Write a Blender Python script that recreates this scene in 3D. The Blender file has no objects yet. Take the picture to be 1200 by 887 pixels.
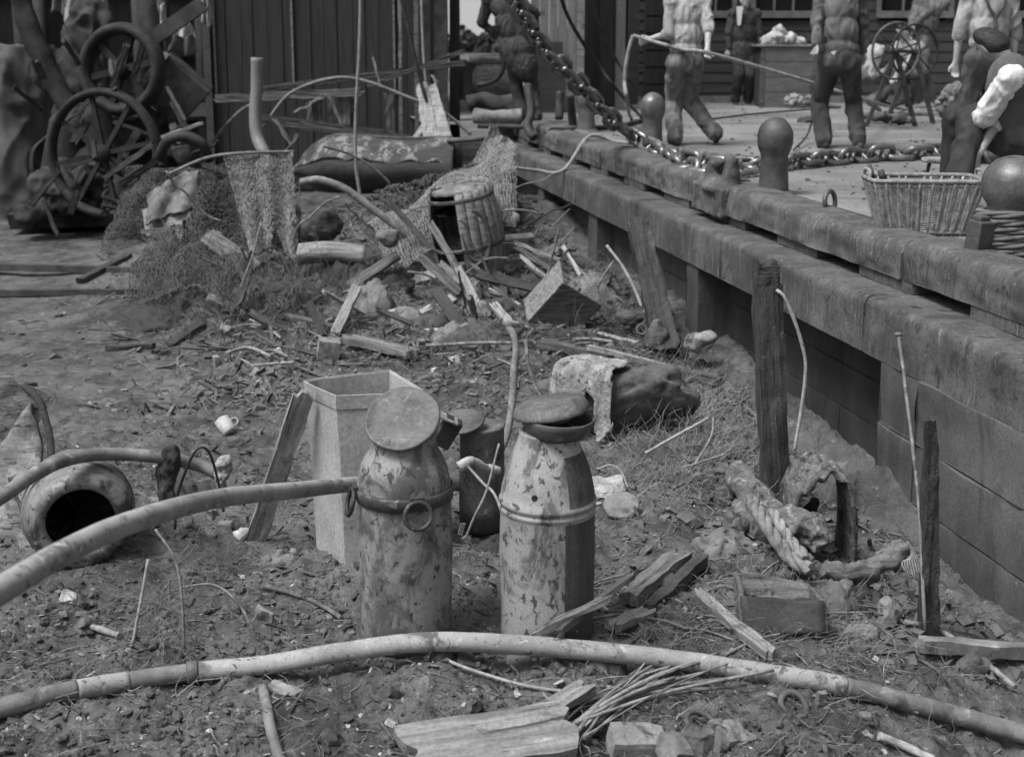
import bpy, bmesh, math, random
import numpy as np
from mathutils import Vector, Matrix, noise, Euler
random.seed(7); rng = np.random.default_rng(7)
scene = bpy.context.scene
COL = scene.collection
R = math.radians
# ------------------------------------------------------------------ camera model
F, PITCH, CX, CY, CAMZ = 1525.0, R(11.0), 600.0, 334.0, 2.19
CP, SP = math.cos(PITCH), math.sin(PITCH)
def ray(px, py):
    u, v = px-CX, py-CY
    return Vector((u, F*CP - v*SP, -(F*SP + v*CP)))
def WY(px, py, Y):
    r = ray(px, py); return Vector((0, 0, CAMZ)) + r*(Y/r.y)
def WZ(px, py, z):
    r = ray(px, py); return Vector((0, 0, CAMZ)) + r*((z-CAMZ)/r.z)
# wall frame
UX, UY = -0.2045, 0.979
def wl(s, n, z): return Vector((s*UX + n*UY, s*UY - n*UX, z))
# ------------------------------------------------------------------ numpy noise
def _hash(ix, iy, seed):
    h = (ix.astype(np.int64)*374761393 + iy.astype(np.int64)*668265263 + seed*974634777) & 0x7fffffff
    h = ((h ^ (h >> 13))*1274126177) & 0x7fffffff
    return ((h ^ (h >> 16)) & 0xffff)/65535.0
def vnoise(x, y, seed=0):
    x0 = np.floor(x); y0 = np.floor(y); fx = x-x0; fy = y-y0
    fx = fx*fx*(3-2*fx); fy = fy*fy*(3-2*fy)
    a = _hash(x0, y0, seed); b = _hash(x0+1, y0, seed); c = _hash(x0, y0+1, seed); d = _hash(x0+1, y0+1, seed)
    return (a*(1-fx)+b*fx)*(1-fy) + (c*(1-fx)+d*fx)*fy
def fbm(x, y, s, o=4, seed=0):
    r = 0; a = .5; t = 0
    for i in range(o):
        c, q = math.cos(i*1.3), math.sin(i*1.3)
        r = r + a*vnoise((x*c-y*q)*s+17*i, (x*q+y*c)*s-9*i, seed+i); t += a; a *= .55; s *= 2.1
    return r/t - .5
def sm(t): t = np.clip(t, 0, 1); return t*t*(3-2*t)
def Gbase(x, y):
    n = x*UY + y*(-UX)
    g = -.34*sm((x-.8)/1.2)*sm((6.3-y)/2.6)
    g = g + .50*np.exp(-((x+.5)/1.9)**2-((y-13.9)/1.5)**2)
    g = g + .16*np.exp(-((x-.9)/.9)**2-((y-10.6)/1.2)**2)
    g = g + .10*np.exp(-((x+.1)/.6)**2-((y-8.9)/.7)**2)
    g = g + .28*np.exp(-((x+3.1)/.8)**2-((y-12.0)/1.4)**2)
    g = g - .06*np.exp(-((x+1.0)/.5)**2-((y-4.6)/.45)**2)
    g = g - .05*sm((3.9-y)/1.0) - .20*sm((n-2.3)/.6)*sm((9.5-y)/3)*sm((y-4.6)/1)
    return g
def rough_mask(x, y):
    m = 1-.8*sm((-x-1.3-.06*y)/1.0)*sm((y-6.2)/1.8)
    return m*(1-.9*sm((y-17)/3))
def G(x, y):
    x = np.asarray(x, float); y = np.asarray(y, float)
    m = rough_mask(x, y)
    d = .10*fbm(x, y, 1.1, 3, 3) + .085*fbm(x, y, 4.3, 3, 11) + .075*np.abs(fbm(x, y, 10., 3, 23)) + .042*fbm(x, y, 27., 3, 31)
    return Gbase(x, y) + m*d - .012
def g1(x, y): return float(G(x, y))
def WG(px, py, up=0.0):
    z = 0.0
    for i in range(9):
        p = WZ(px, py, z+up); z = .5*z + .5*float(G(p.x, p.y))
    return WZ(px, py, z+up)
# ------------------------------------------------------------------ tagging
def tag(o, label=None, cat=None, group=None, kind=None):
    if label: o['label'] = label
    if cat: o['category'] = cat
    if group: o['group'] = group
    if kind: o['kind'] = kind
    return o
def thing(name, label, cat, loc=(0, 0, 0), rot=(0, 0, 0), group=None):
    o = bpy.data.objects.new(name, None); COL.objects.link(o)
    o.location = loc; o.rotation_euler = rot; o.empty_display_size = .1
    return tag(o, label, cat, group)
def copy_thing(root, loc=None, rot=None, label=None, scale=None):
    r = root.copy(); COL.objects.link(r)
    if loc is not None: r.location = loc
    if rot is not None: r.rotation_euler = rot
    if scale is not None: r.scale = (scale,)*3
    if label: r['label'] = label
    for ch in list(root.children):
        c = ch.copy(); COL.objects.link(c); c.parent = r
        for g in list(ch.children):
            d = g.copy(); COL.objects.link(d); d.parent = c
    return r
# ------------------------------------------------------------------ mesh builder
def frame_from(d, upv=Vector((0, 0, 1))):
    d = Vector(d).normalized()
    if abs(d.dot(upv)) > .98: upv = Vector((1, 0, 0))
    x = upv.cross(d).normalized(); y = d.cross(x)
    return x, y, d
class MB:
    def __init__(s): s.v = []; s.f = []; s.flat = []
    def add(s, vs, fs, M=None, smooth=True):
        b = len(s.v)
        s.v += [Vector(M @ Vector(v)) if M is not None else Vector(v) for v in vs]
        s.f += [tuple(i+b for i in f) for f in fs]; s.flat += [not smooth]*len(fs)
        return s
    def box(s, c, size, rot=(0, 0, 0), M=None):
        x, y, z = [d/2 for d in size]
        vs = [(-x, -y, -z), (x, -y, -z), (x, y, -z), (-x, y, -z), (-x, -y, z), (x, -y, z), (x, y, z), (-x, y, z)]
        T = Matrix.Translation(c) @ (Euler(rot).to_matrix().to_4x4())
        if M is not None: T = M @ T
        return s.add(vs, [(0, 3, 2, 1), (4, 5, 6, 7), (0, 1, 5, 4), (1, 2, 6, 5), (2, 3, 7, 6), (3, 0, 4, 7)], T, False)
    def bar(s, a, b, w, t, up=(0, 0, 1), seg=1, jit=0.0, taper=1.0, ragged=0.0, warp=0.0):
        """rectangular bar / plank from a to b; w across, t thick; ragged ends"""
        a, b = Vector(a), Vector(b); d = b-a; L = d.length
        ux = Vector(up).cross(d).normalized() if abs(Vector(up).cross(d).length) > 1e-5 else Vector((1, 0, 0))
        uy = d.normalized().cross(ux)
        nw = 5 if ragged > 0 else 1
        rings = []; ph = random.uniform(0, 6)
        n = max(seg, 1)
        for i in range(n+1):
            k = i/n; c = a+d*k + uy*math.sin(k*3.1+ph)*warp
            ww = w*(1+(taper-1)*k); ring = []
            pts = [(-.5+j/nw, -.5) for j in range(nw+1)] + [(.5-j/nw, .5) for j in range(nw+1)]
            for q, (x, y) in enumerate(pts):
                off = 0
                if ragged and (i == 0 or i == n):
                    jj = q if q <= nw else 2*nw+1-q
                    off = (noise.noise(Vector((jj*2.3+ph, i*3.1, ph)))*ragged)*(-1 if i == 0 else 1)
                j = Vector((noise.noise(Vector((k*L*9+ph, q*.7, 1))), noise.noise(Vector((k*L*9, q*.7+ph, 7))), 0))*jit
                ring.append(c + ux*(x*ww+j.x) + uy*(y*t+j.y) + d.normalized()*off)
            rings.append(ring)
        m = len(rings[0]); base = len(s.v)
        for r in rings: s.v += r
        for i in range(n):
            for q in range(m):
                q2 = (q+1) % m; o = base+i*m
                s.f.append((o+q, o+q2, o+m+q2, o+m+q)); s.flat.append(True)
        h = nw+1
        for e, rev in ((0, True), (n, False)):
            for q in range(nw):
                o = base+e*m; f = (o+q, o+q+1, o+2*h-2-q, o+2*h-1-q)
                s.f.append(tuple(reversed(f)) if rev else f); s.flat.append(True)
        return s
    def tube(s, path, r, n=10, cap=True, wob=0.0, seed=0):
        path = [Vector(p) for p in path]; N = len(path)
        rr = list(r) if hasattr(r, '__len__') else [r]*N
        t0 = (path[1]-path[0]).normalized(); x, y, _ = frame_from(t0)
        base = len(s.v); prev = t0
        for i, p in enumerate(path):
            t = (path[min(i+1, N-1)]-path[max(i-1, 0)]).normalized() if N > 2 else t0
            if prev.cross(t).length > 1e-6:
                q = prev.rotation_difference(t); x = q @ x; y = q @ y
            prev = t
            for k in range(n):
                a = 2*math.pi*k/n
                rad = rr[i]
                if wob: rad *= 1+wob*noise.noise(Vector((math.cos(a)*1.3+seed, math.sin(a)*1.3, i*.2+seed)))
                s.v.append(p+(x*math.cos(a)+y*math.sin(a))*rad)
        for i in range(N-1):
            for k in range(n):
                k2 = (k+1) % n; o = base+i*n
                s.f.append((o+k, o+k2, o+n+k2, o+n+k)); s.flat.append(False)
        if cap:
            s.f.append(tuple(base+k for k in reversed(range(n)))); s.flat.append(True)
            s.f.append(tuple(base+(N-1)*n+k for k in range(n))); s.flat.append(True)
        return s
    def lathe(s, prof, n=32, M=None, closed=False, flat=False):
        base = len(s.v); vs = []
        for r, z in prof:
            for k in range(n):
                a = 2*math.pi*k/n; vs.append((r*math.cos(a), r*math.sin(a), z))
        fs = []
        P = len(prof)
        for i in range(P-1 if not closed else P):
            j = (i+1) % P
            for k in range(n):
                k2 = (k+1) % n; fs.append((i*n+k, i*n+k2, j*n+k2, j*n+k))
        if not closed:
            if prof[0][0] > 1e-4: fs.append(tuple(reversed(range(n))))
            if prof[-1][0] > 1e-4: fs.append(tuple((P-1)*n+k for k in range(n)))
        return s.add(vs, fs, M, not flat)
    def ell(s, c, r, n=16, M=None, rot=None):
        prof = [(math.sin(math.pi*i/n), -math.cos(math.pi*i/n)) for i in range(n+1)]
        prof[0] = (1e-5, -1); prof[-1] = (1e-5, 1)
        T = Matrix.Translation(c) @ ((rot.to_4x4() if rot is not None else Matrix.Identity(4)) @ Matrix.Diagonal((r[0], r[1], r[2], 1)))
        if M is not None: T = M @ T
        return s.lathe(prof, n+4, T)
    def cap(s, a, b, ra, rb, n=12):
        """tapered capsule"""
        a, b = Vector(a), Vector(b); d = b-a; L = max(d.length, 1e-4)
        x, y, z = frame_from(d)
        M = Matrix((x, y, z)).transposed().to_4x4(); M.translation = a
        prof = [(ra*math.cos(t), ra*math.sin(t)) for t in [(-90+15*i)*math.pi/180 for i in range(7)]]
        prof += [(rb*math.cos(t), L+rb*math.sin(t)) for t in [15*i*math.pi/180 for i in range(7)]]
        prof[0] = (1e-5, prof[0][1]); prof[-1] = (1e-5, prof[-1][1])
        return s.lathe(prof, n, M)
    def torus(s, R_, r, n=28, m=10, M=None, arc=2*math.pi):
        vs = []; full = abs(arc-2*math.pi) < 1e-3; N = n if full else n+1
        for i in range(N):
            a = arc*i/n
            for j in range(m):
                b = 2*math.pi*j/m; q = R_+r*math.cos(b)
                vs.append((q*math.cos(a), q*math.sin(a), r*math.sin(b)))
        fs = []
        for i in range(n):
            i2 = (i+1) % N
            for j in range(m):
                j2 = (j+1) % m; fs.append((i*m+j, i2*m+j, i2*m+j2, i*m+j2))
        return s.add(vs, fs, M)
    def grid(s, fn, nu, nv, M=None, closed_u=False):
        vs = [fn(i/nu, j/nv) for i in range(nu+1) for j in range(nv+1)]
        fs = [(i*(nv+1)+j, (i+1)*(nv+1)+j, (i+1)*(nv+1)+j+1, i*(nv+1)+j+1) for i in range(nu) for j in range(nv)]
        return s.add(vs, fs, M)
    def rough(s, amp, scale, seed=0.0, oct=3):
        o = Vector((seed*3.7, seed*1.9, seed))
        for i, v in enumerate(s.v):
            p = v*scale+o
            s.v[i] = v + noise.noise_vector(p)*amp + noise.noise_vector(p*2.7)*amp*.45
        return s
    def grain(s, amp, a=40., z=3., seed=0.):
        for i, v in enumerate(s.v):
            q = Vector((v.x*a+seed, v.y*a, v.z*z)); s.v[i] = v+Vector((noise.noise(q), noise.noise(q+Vector((5, 5, 5))), noise.noise(q*.7)*.3))*amp
        return s
    def mesh(s, name, org):
        me = bpy.data.meshes.new(name)
        me.from_pydata([tuple(v-org) for v in s.v], [], s.f); me.update()
        me.polygons.foreach_set('use_smooth', [not q for q in s.flat])
        return me
    def obj(s, name, mat, parent=None, org=None, bevel=0.0, solid=0.0, sub=0, local=False):
        if org is None:
            if parent is not None: org = Vector((0, 0, 0)) if local else Vector(world_loc(parent))
            else:
                xs = [v.x for v in s.v]; ys = [v.y for v in s.v]; zs = [v.z for v in s.v]
                org = Vector(((min(xs)+max(xs))/2, (min(ys)+max(ys))/2, min(zs)))
        me = s.mesh(name, Vector(org)); me.materials.append(mat)
        o = bpy.data.objects.new(name, me); COL.objects.link(o)
        if parent is not None: o.parent = parent
        else: o.location = org
        if solid:
            m = o.modifiers.new('thick', 'SOLIDIFY'); m.thickness = solid; m.offset = 0
        if bevel:
            m = o.modifiers.new('bevel', 'BEVEL'); m.width = bevel; m.segments = 2; m.limit_method = 'ANGLE'; m.angle_limit = R(35)
        if sub:
            m = o.modifiers.new('sub', 'SUBSURF'); m.levels = sub; m.render_levels = sub
        return o
def world_loc(o):
    v = Vector(o.location); p = o.parent
    while p is not None: v = v+Vector(p.location); p = p.parent
    return v
def fuse(mb, voxel=.012, smooth=2, amp=0.0, scale=8.0, seed=1.0, stretch=(1, 1, 1), folds=False):
    """union of closed pieces -> one continuous skin"""
    me = bpy.data.meshes.new('tmp'); me.from_pydata([tuple(v) for v in mb.v], [], mb.f); me.update()
    o = bpy.data.objects.new('tmp', me); COL.objects.link(o)
    m = o.modifiers.new('r', 'REMESH'); m.mode = 'VOXEL'; m.voxel_size = voxel
    if smooth:
        k = o.modifiers.new('s', 'SMOOTH'); k.iterations = smooth; k.factor = .5
    dg = bpy.context.evaluated_depsgraph_get(); ev = o.evaluated_get(dg); em = ev.to_mesh()
    out = MB(); n = len(em.vertices); co = np.empty(n*3); em.vertices.foreach_get('co', co); co = co.reshape(-1, 3)
    nr = np.empty(n*3); em.vertices.foreach_get('normal', nr); nr = nr.reshape(-1, 3)
    out.v = [Vector(c) for c in co]; out.f = [tuple(p.vertices) for p in em.polygons]; out.flat = [False]*len(out.f)
    if amp:
        S = Vector(stretch); sd = Vector((seed*5.1, seed*2.3, seed))
        for i, v in enumerate(out.v):
            q = Vector((v.x*S.x, v.y*S.y, v.z*S.z))*scale+sd
            h = noise.noise(q)+.5*noise.noise(q*2.3)+.35*(abs(noise.noise(q*4.9))-.2)+.16*noise.noise(q*11)
            if folds:
                w_ = noise.noise_vector(q*.6)*.9; h = .9-2.6*abs(noise.noise(q+w_))-.8*abs(noise.noise(q*1.9+w_))
            out.v[i] = v+Vector(nr[i])*h*amp
    ev.to_mesh_clear(); bpy.data.objects.remove(o); bpy.data.meshes.remove(me)
    return out
def spline(pts, per=8):
    """Catmull-Rom through points"""
    P = [Vector(p) for p in pts]; P = [P[0]*2-P[1]]+P+[P[-1]*2-P[-2]]; out = []
    for i in range(1, len(P)-2):
        for k in range(per):
            t = k/per; a, b, c, d = P[i-1], P[i], P[i+1], P[i+2]
            out.append(.5*((2*b)+(c-a)*t+(2*a-5*b+4*c-d)*t*t+(3*b-a-3*c+d)*t**3))
    out.append(P[-2]); return out
def align(o, A, B, up=(0, 0, 1)):
    """give a mesh object a local X axis along A-B so that wood grain follows its length"""
    d = (Vector(B)-Vector(A)).normalized(); u = Vector(up)
    y = u.cross(d); y = y.normalized() if y.length > 1e-3 else Vector((0, 1, 0)).cross(d).normalized(); z = d.cross(y)
    Rm = Matrix((d, y, z)).transposed(); o.data.transform(Rm.inverted().to_4x4()); o.rotation_euler = Rm.to_euler(); return o
# ------------------------------------------------------------------ materials
def M(name, a, b, scale=6.0, lo=.35, hi=.65, stretch=(1, 1, 1), layers=(), rough=.8, bump=.35, bdist=.01, bscale=None, fine=70., metal=0., spec=.3, rvar=0.0, rand=0.25, detail=8):
    m = bpy.data.materials.new(name); m.use_nodes = True; nt = m.node_tree; N = nt.nodes; L = nt.links
    bs = N['Principled BSDF']; tc = N.new('ShaderNodeTexCoord')
    oi = N.new('ShaderNodeObjectInfo')
    def mapped(st):
        mp = N.new('ShaderNodeMapping'); mp.inputs['Scale'].default_value = st
        L.new(tc.outputs['Object'], mp.inputs['Vector']); L.new(mp.outputs[0], mpadd(mp)[0]); return mpadd_out[0]
    mpadd_out = [None]
    def mpadd(mp):
        ad = N.new('ShaderNodeVectorMath'); ad.operation = 'ADD'
        cb = N.new('ShaderNodeMath'); cb.operation = 'MULTIPLY'; cb.inputs[1].default_value = 37.0
        L.new(oi.outputs['Random'], cb.inputs[0]); L.new(cb.outputs[0], ad.inputs[1]); mpadd_out[0] = ad.outputs[0]
        return ad.inputs
    def nz(st, sc, det=detail, dist=0.0):
        v = mapped(st); n = N.new('ShaderNodeTexNoise'); n.inputs['Scale'].default_value = sc
        n.inputs['Detail'].default_value = det; n.inputs['Roughness'].default_value = .62; n.inputs['Distortion'].default_value = dist
        L.new(v, n.inputs['Vector']); return n.outputs['Fac']
    def rng_(fac, l, h, t0=0., t1=1.):
        r = N.new('ShaderNodeMapRange'); r.interpolation_type = 'SMOOTHSTEP'
        r.inputs[1].default_value = l; r.inputs[2].default_value = h; r.inputs[3].default_value = t0; r.inputs[4].default_value = t1
        L.new(fac, r.inputs[0]); return r.outputs[0]
    base = nz(stretch, scale); cur = rng_(base, lo, hi, a, b)
    for ly in layers:
        val, sc, st, l, h = ly[:5]
        f = rng_(nz(st, sc, 6, .6), l, h)
        mx = N.new('ShaderNodeMix'); mx.data_type = 'FLOAT'; L.new(f, mx.inputs[0]); L.new(cur, mx.inputs[2]); mx.inputs[3].default_value = val
        cur = mx.outputs[0]
    # fine grain multiply
    gr = rng_(nz((1, 1, 1), fine, 4), .3, .7, .82, 1.18)
    mu = N.new('ShaderNodeMath'); mu.operation = 'MULTIPLY'; L.new(cur, mu.inputs[0]); L.new(gr, mu.inputs[1]); cur = mu.outputs[0]
    rv = N.new('ShaderNodeMapRange'); rv.inputs[3].default_value = 1-rand; rv.inputs[4].default_value = 1+rand; L.new(oi.outputs['Random'], rv.inputs[0])
    mu2 = N.new('ShaderNodeMath'); mu2.operation = 'MULTIPLY'; L.new(cur, mu2.inputs[0]); L.new(rv.outputs[0], mu2.inputs[1]); cur = mu2.outputs[0]
    cc = N.new('ShaderNodeCombineColor')
    for i in range(3): L.new(cur, cc.inputs[i])
    L.new(cc.outputs[0], bs.inputs['Base Color'])
    bs.inputs['Metallic'].default_value = metal; bs.inputs['Specular IOR Level'].default_value = spec
    if rvar: L.new(rng_(nz((1, 1, 1), scale*.8), .35, .65, rough-rvar, rough+rvar*.4), bs.inputs['Roughness'])
    else: bs.inputs['Roughness'].default_value = rough
    if bump:
        b1 = nz(stretch, bscale or scale*2.5, 10)
        ad = N.new('ShaderNodeMath'); ad.operation = 'ADD'; L.new(b1, ad.inputs[0])
        b2 = nz((1, 1, 1), fine, 5); m3 = N.new('ShaderNodeMath'); m3.operation = 'MULTIPLY'; m3.inputs[1].default_value = .3
        L.new(b2, m3.inputs[0]); L.new(m3.outputs[0], ad.inputs[1])
        bp = N.new('ShaderNodeBump'); bp.inputs['Strength'].default_value = bump; bp.inputs['Distance'].default_value = bdist
        L.new(ad.outputs[0], bp.inputs['Height']); L.new(bp.outputs[0], bs.inputs['Normal'])
    return m
one = (1, 1, 1)
MUD = M('mud', .048, .125, 2.6, .35, .65, one, [(.17, 11, one, .52, .72), (.03, 6, one, .54, .68), (.022, 24, one, .57, .66), (.26, 46, one, .62, .70)], rough=.62, bump=.9, bdist=.02, bscale=22, fine=130, rvar=.25, rand=0, spec=.4)
CLOD = M('clod', .06, .14, 9, .3, .7, one, [(.14, 20, one, .58, .7)], rough=.7, bump=.7, bdist=.006, fine=160, rand=0)
SHARD = M('shard', .22, .5, 8, .3, .7, one, [(.1, 16, one, .5, .7)], rough=.6, bump=.3, bdist=.003, rand=0)
STONEW = M('quay_stone', .06, .125, 1.6, .35, .68, (1, 1, .6), [(.12, 3.2, (4, 4, .35), .55, .8), (.018, 2.0, (2.5, 2.5, .4), .55, .78), (.16, 26, one, .64, .74)], rough=.85, bump=.6, bdist=.012, bscale=14, rand=.10)
CAPW = M('coping_timber', .065, .125, 4.0, .33, .68, (1, 1, .6), [(.045, 9, one, .55, .68), (.045, 6, (5, 5, .35), .54, .72), (.22, 8, (5, 5, .35), .56, .74), (.035, 34, one, .60, .68), (.055, 1.6, one, .52, .7), (.2, 30, one, .64, .74)], rough=.85, bump=.8, bdist=.012, bscale=18, rand=.06)
RECESS = M('recess_stone', .045, .085, 2.0, .35, .65, (1, 1, .6), [(.07, 6, (3, 3, .5), .60, .8)], rough=.8, bump=.6, bdist=.01, rand=.05)
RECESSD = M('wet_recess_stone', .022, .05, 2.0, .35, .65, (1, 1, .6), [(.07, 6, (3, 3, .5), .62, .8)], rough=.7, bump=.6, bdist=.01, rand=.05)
FOOT = M('footing_stone', .055, .12, 3.0, .3, .7, one, [(.2, 14, one, .58, .72), (.03, 6, one, .55, .7)], rough=.9, bump=1, bdist=.03, bscale=12, rand=0)
DECK = M('deck_paving', .13, .23, .9, .35, .65, (1, 1, 1), [(.08, 2.2, (.5, 2, 1), .52, .72), (.09, 7, one, .58, .70), (.28, 30, one, .60, .72), (.06, 26, one, .62, .70)], rough=.85, bump=.4, bdist=.008, bscale=20, rand=0)
WOODO = M('old_wood', .06, .15, 5, .3, .7, (.5, 7, 7), [(.025, 6, (.4, 6, 6), .56, .68), (.22, 7, (.6, 3, 3), .58, .75)], rough=.85, bump=.7, bdist=.006)
WOODG = M('grey_wood', .12, .27, 5, .3, .7, (.5, 7, 7), [(.045, 7, (.35, 6, 6), .56, .66), (.36, 9, (.6, 2, 2), .6, .75), (.06, 5, one, .58, .72)], rough=.85, bump=.6, bdist=.005)
WOODP = M('pale_wood', .22, .40, 6, .3, .7, (.5, 6, 6), [(.10, 7, (.4, 5, 5), .56, .68)], rough=.8, bump=.5, bdist=.004)
WOODD = M('dark_wood', .03, .07, 5, .3, .7, one, [(.09, 9, one, .6, .75)], rough=.75, bump=.8, bdist=.008)
CHAR = M('charred_wood', .025, .055, 6, .3, .7, (.8, 4, 4), [(.09, 12, (.4, 4, 4), .62, .72)], rough=.6, bump=1, bdist=.015, bscale=30, spec=.5)
SHEDW = M('shed_board', .024, .045, 4, .3, .7, (8, 8, .4), [(.05, 14, (4, 4, .2), .6, .78)], rough=.8, bump=.5, bdist=.006, rand=.15)
IRON = M('dark_iron', .02, .05, 7, .3, .7, one, [(.09, 14, one, .6, .75)], rough=.75, bump=.4, bdist=.004, spec=.5, metal=.3)
IRONB = M('bollard_iron', .08, .15, 6, .3, .7, one, [(.16, 10, one, .56, .75), (.025, 5, one, .58, .75)], rough=.55, bump=.5, bdist=.006, spec=.5, metal=.4, rvar=.15)
CHAINM = M('chain_iron', .12, .26, 9, .3, .7, one, [(.03, 14, one, .55, .7)], rough=.36, bump=.4, bdist=.003, metal=.6, spec=.6)
RUST = M('rusty_iron', .05, .12, 8, .3, .7, one, [(.2, 14, one, .58, .7), (.02, 6, one, .58, .72)], rough=.7, bump=.6, bdist=.004)
GALV = M('galvanised_sheet', .32, .44, 5, .3, .7, (1, 1, .5), [(.36, 18, (2, 2, .5), .58, .72), (.09, 4, (2, 2, .7), .58, .76), (.06, 22, one, .64, .72)], rough=.7, bump=.4, bdist=.003, metal=.15, rand=0)
HOSE = M('canvas_hose', .22, .36, 4, .3, .7, one, [(.11, 9, one, .54, .68), (.46, 24, one, .56, .70), (.10, 30, one, .58, .66), (.05, 30, one, .64, .72)], rough=.85, bump=.6, bdist=.004, fine=220, rand=0)
HOSED = M('muddy_hose', .12, .24, 8, .3, .7, one, [(.06, 9, one, .54, .70), (.36, 16, one, .56, .72)], rough=.75, bump=.6, bdist=.005, fine=200, rand=0)
ROPE = M('rope', .16, .30, 14, .3, .7, one, [(.06, 8, one, .55, .7)], rough=.9, bump=.5, bdist=.004)
NET = M('net_twine', .13, .26, 12, .3, .7, one, [], rough=.9, bump=.2, bdist=.002)
NETD = M('dark_net_twine', .06, .13, 12, .3, .7, one, [], rough=.9, bump=.2, bdist=.002)
CLOTHG = M('grey_cloth', .10, .2, 7, .3, .7, one, [(.05, 10, one, .55, .7), (.28, 14, one, .6, .75)], rough=.95, bump=.5, bdist=.005, fine=160)
CLOTHW = M('pale_cloth', .25, .42, 7, .3, .7, one, [(.10, 9, one, .55, .68)], rough=.95, bump=.6, bdist=.006, fine=150)
CLOTHL = M('encrusted_cloth', .18, .38, 14, .3, .7, one, [(.05, 22, one, .54, .66)], rough=.95, bump=1, bdist=.01, bscale=40)
CRUST = M('mud_crusted_cloth', .07, .16, 14, .3, .7, one, [(.26, 26, one, .54, .66), (.03, 9, one, .54, .66), (.03, 40, one, .6, .66)], rough=.95, bump=1, bdist=.012, bscale=35)
CLOTHD = M('dark_cloth', .035, .07, 7, .3, .7, one, [(.09, 12, one, .6, .75)], rough=.95, bump=.4, bdist=.005)
ROCK = M('rock', .06, .13, 4, .3, .7, one, [(.17, 12, one, .58, .72), (.025, 5, one, .56, .7)], rough=.85, bump=.8, bdist=.015, bscale=14)
BRICK = M('brick', .13, .24, 8, .3, .7, one, [(.05, 10, one, .55, .68), (.36, 16, one, .62, .75)], rough=.9, bump=.7, bdist=.005)
EARTHEN = M('earthenware', .12, .26, 5, .3, .7, one, [(.045, 5, one, .48, .62), (.36, 13, one, .6, .72), (.03, 16, one, .58, .66)], rough=.65, bump=.4, bdist=.004, rand=0)
CERAM = M('ceramic', .3, .48, 8, .3, .7, one, [(.15, 12, one, .56, .7)], rough=.4, bump=.2, bdist=.002)
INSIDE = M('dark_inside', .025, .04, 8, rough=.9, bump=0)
WICK = M('wicker', .16, .3, 20, .3, .7, one, [(.08, 14, one, .55, .7)], rough=.8, bump=.4, bdist=.003)
TWIG = M('twig', .09, .24, 20, .3, .7, one, [(.04, 9, one, .55, .7)], rough=.85, bump=.3, bdist=.002, rand=.3)
TWIGP = M('pale_stick', .17, .32, 14, .3, .7, one, [(.12, 14, one, .55, .7)], rough=.8, bump=.4, bdist=.003)
WEEDP = M('pale_weed', .12, .34, 4, .3, .7, one, [], rough=.85, bump=0, rand=0)
WEED = M('weed', .05, .16, 3, .3, .7, one, [(.28, 9, one, .6, .75)], rough=.85, bump=0, rand=0)
CLB = dict(rough=.95, bump=.9, bdist=.02, bscale=7, fine=150)
SKIN = M('skin', .33, .42, 9, rough=.55, bump=.2, bdist=.002)
SHIRT = M('white_shirt', .36, .54, 7, .3, .7, (1, 1, .4), [(.22, 8, (1.5, 1.5, .5), .54, .72)], **CLB)
SHIRTW = M('bright_shirt', .6, .78, 6, .3, .7, (1, 1, .4), [(.45, 7, (1, 1, .4), .58, .75)], rand=0, **CLB)
TROUS = M('worn_trousers', .08, .19, 6, .3, .7, one, [(.19, 12, (1, 1, .4), .56, .7), (.03, 8, one, .58, .7)], rand=0, **CLB)
TROUSD = M('dark_trousers', .03, .06, 6, .3, .7, (1, 1, .4), [(.09, 9, (1, 1, .3), .56, .72)], rand=.1, **CLB)
COAT = M('dark_coat', .035, .075, 6, stretch=(1, 1, .4), **CLB)
GREYC = M('grey_coat', .07, .14, 6, stretch=(1, 1, .4), **CLB)
VESTM = M('grey_waistcoat', .12, .2, 6, stretch=(1, 1, .4), **CLB)
JERSEY = M('pale_jersey', .26, .42, 9, stretch=(1, 1, .4), **CLB)
HAIR = M('hair', .015, .035, 40, rough=.6, bump=.8, bdist=.006)
BOOT = M('boot_leather', .02, .05, 12, rough=.5, bump=.3, bdist=.003, spec=.5)
BLDG = M('warehouse_board', .04, .06, 2, .3, .7, (.3, 1, 6), [(.09, 5, one, .6, .75)], rough=.85, bump=.4, bdist=.006, rand=0)
BLDGL = M('pale_board', .15, .22, 3, .3, .7, (6, 6, .5), [(.10, 4, one, .55, .72)], rough=.8, bump=.3, bdist=.004, rand=.1)
FRAMEP = M('window_paint', .11, .17, 6, rough=.7, bump=.3, bdist=.003, rand=.05)
def glassm():
    m = bpy.data.materials.new('window_glass'); m.use_nodes = True
    b = m.node_tree.nodes['Principled BSDF']; b.inputs['Base Color'].default_value = (.015, .015, .015, 1)
    b.inputs['Roughness'].default_value = .12; b.inputs['Specular IOR Level'].default_value = .5
    n = m.node_tree.nodes.new('ShaderNodeTexNoise'); n.inputs['Scale'].default_value = 3
    bp = m.node_tree.nodes.new('ShaderNodeBump'); bp.inputs['Strength'].default_value = .05
    m.node_tree.links.new(n.outputs[0], bp.inputs['Height']); m.node_tree.links.new(bp.outputs[0], b.inputs['Normal'])
    return m
GLASS = glassm()
def churn_mat(name, light, dark, side=None, thr=(.46, .54), sc=5.0):
    """flaking paint: light patches over darker metal; optional dark vertical sector (side = angle, half-width)"""
    m = M(name, dark, dark*1.6, 9, .3, .7, one, [(light, sc, (1, 1, .6), thr[0], thr[1]), (light*.75, 22, (1, 1, .6), .55, .60), (dark*.7, 34, (1, 1, .7), .57, .62), (dark*.5, 3.0, (3, 3, .3), .60, .68)], rough=.6, bump=.6, bdist=.003, bscale=20, fine=150, rand=0, metal=.1, spec=.4)
    return m
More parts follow.
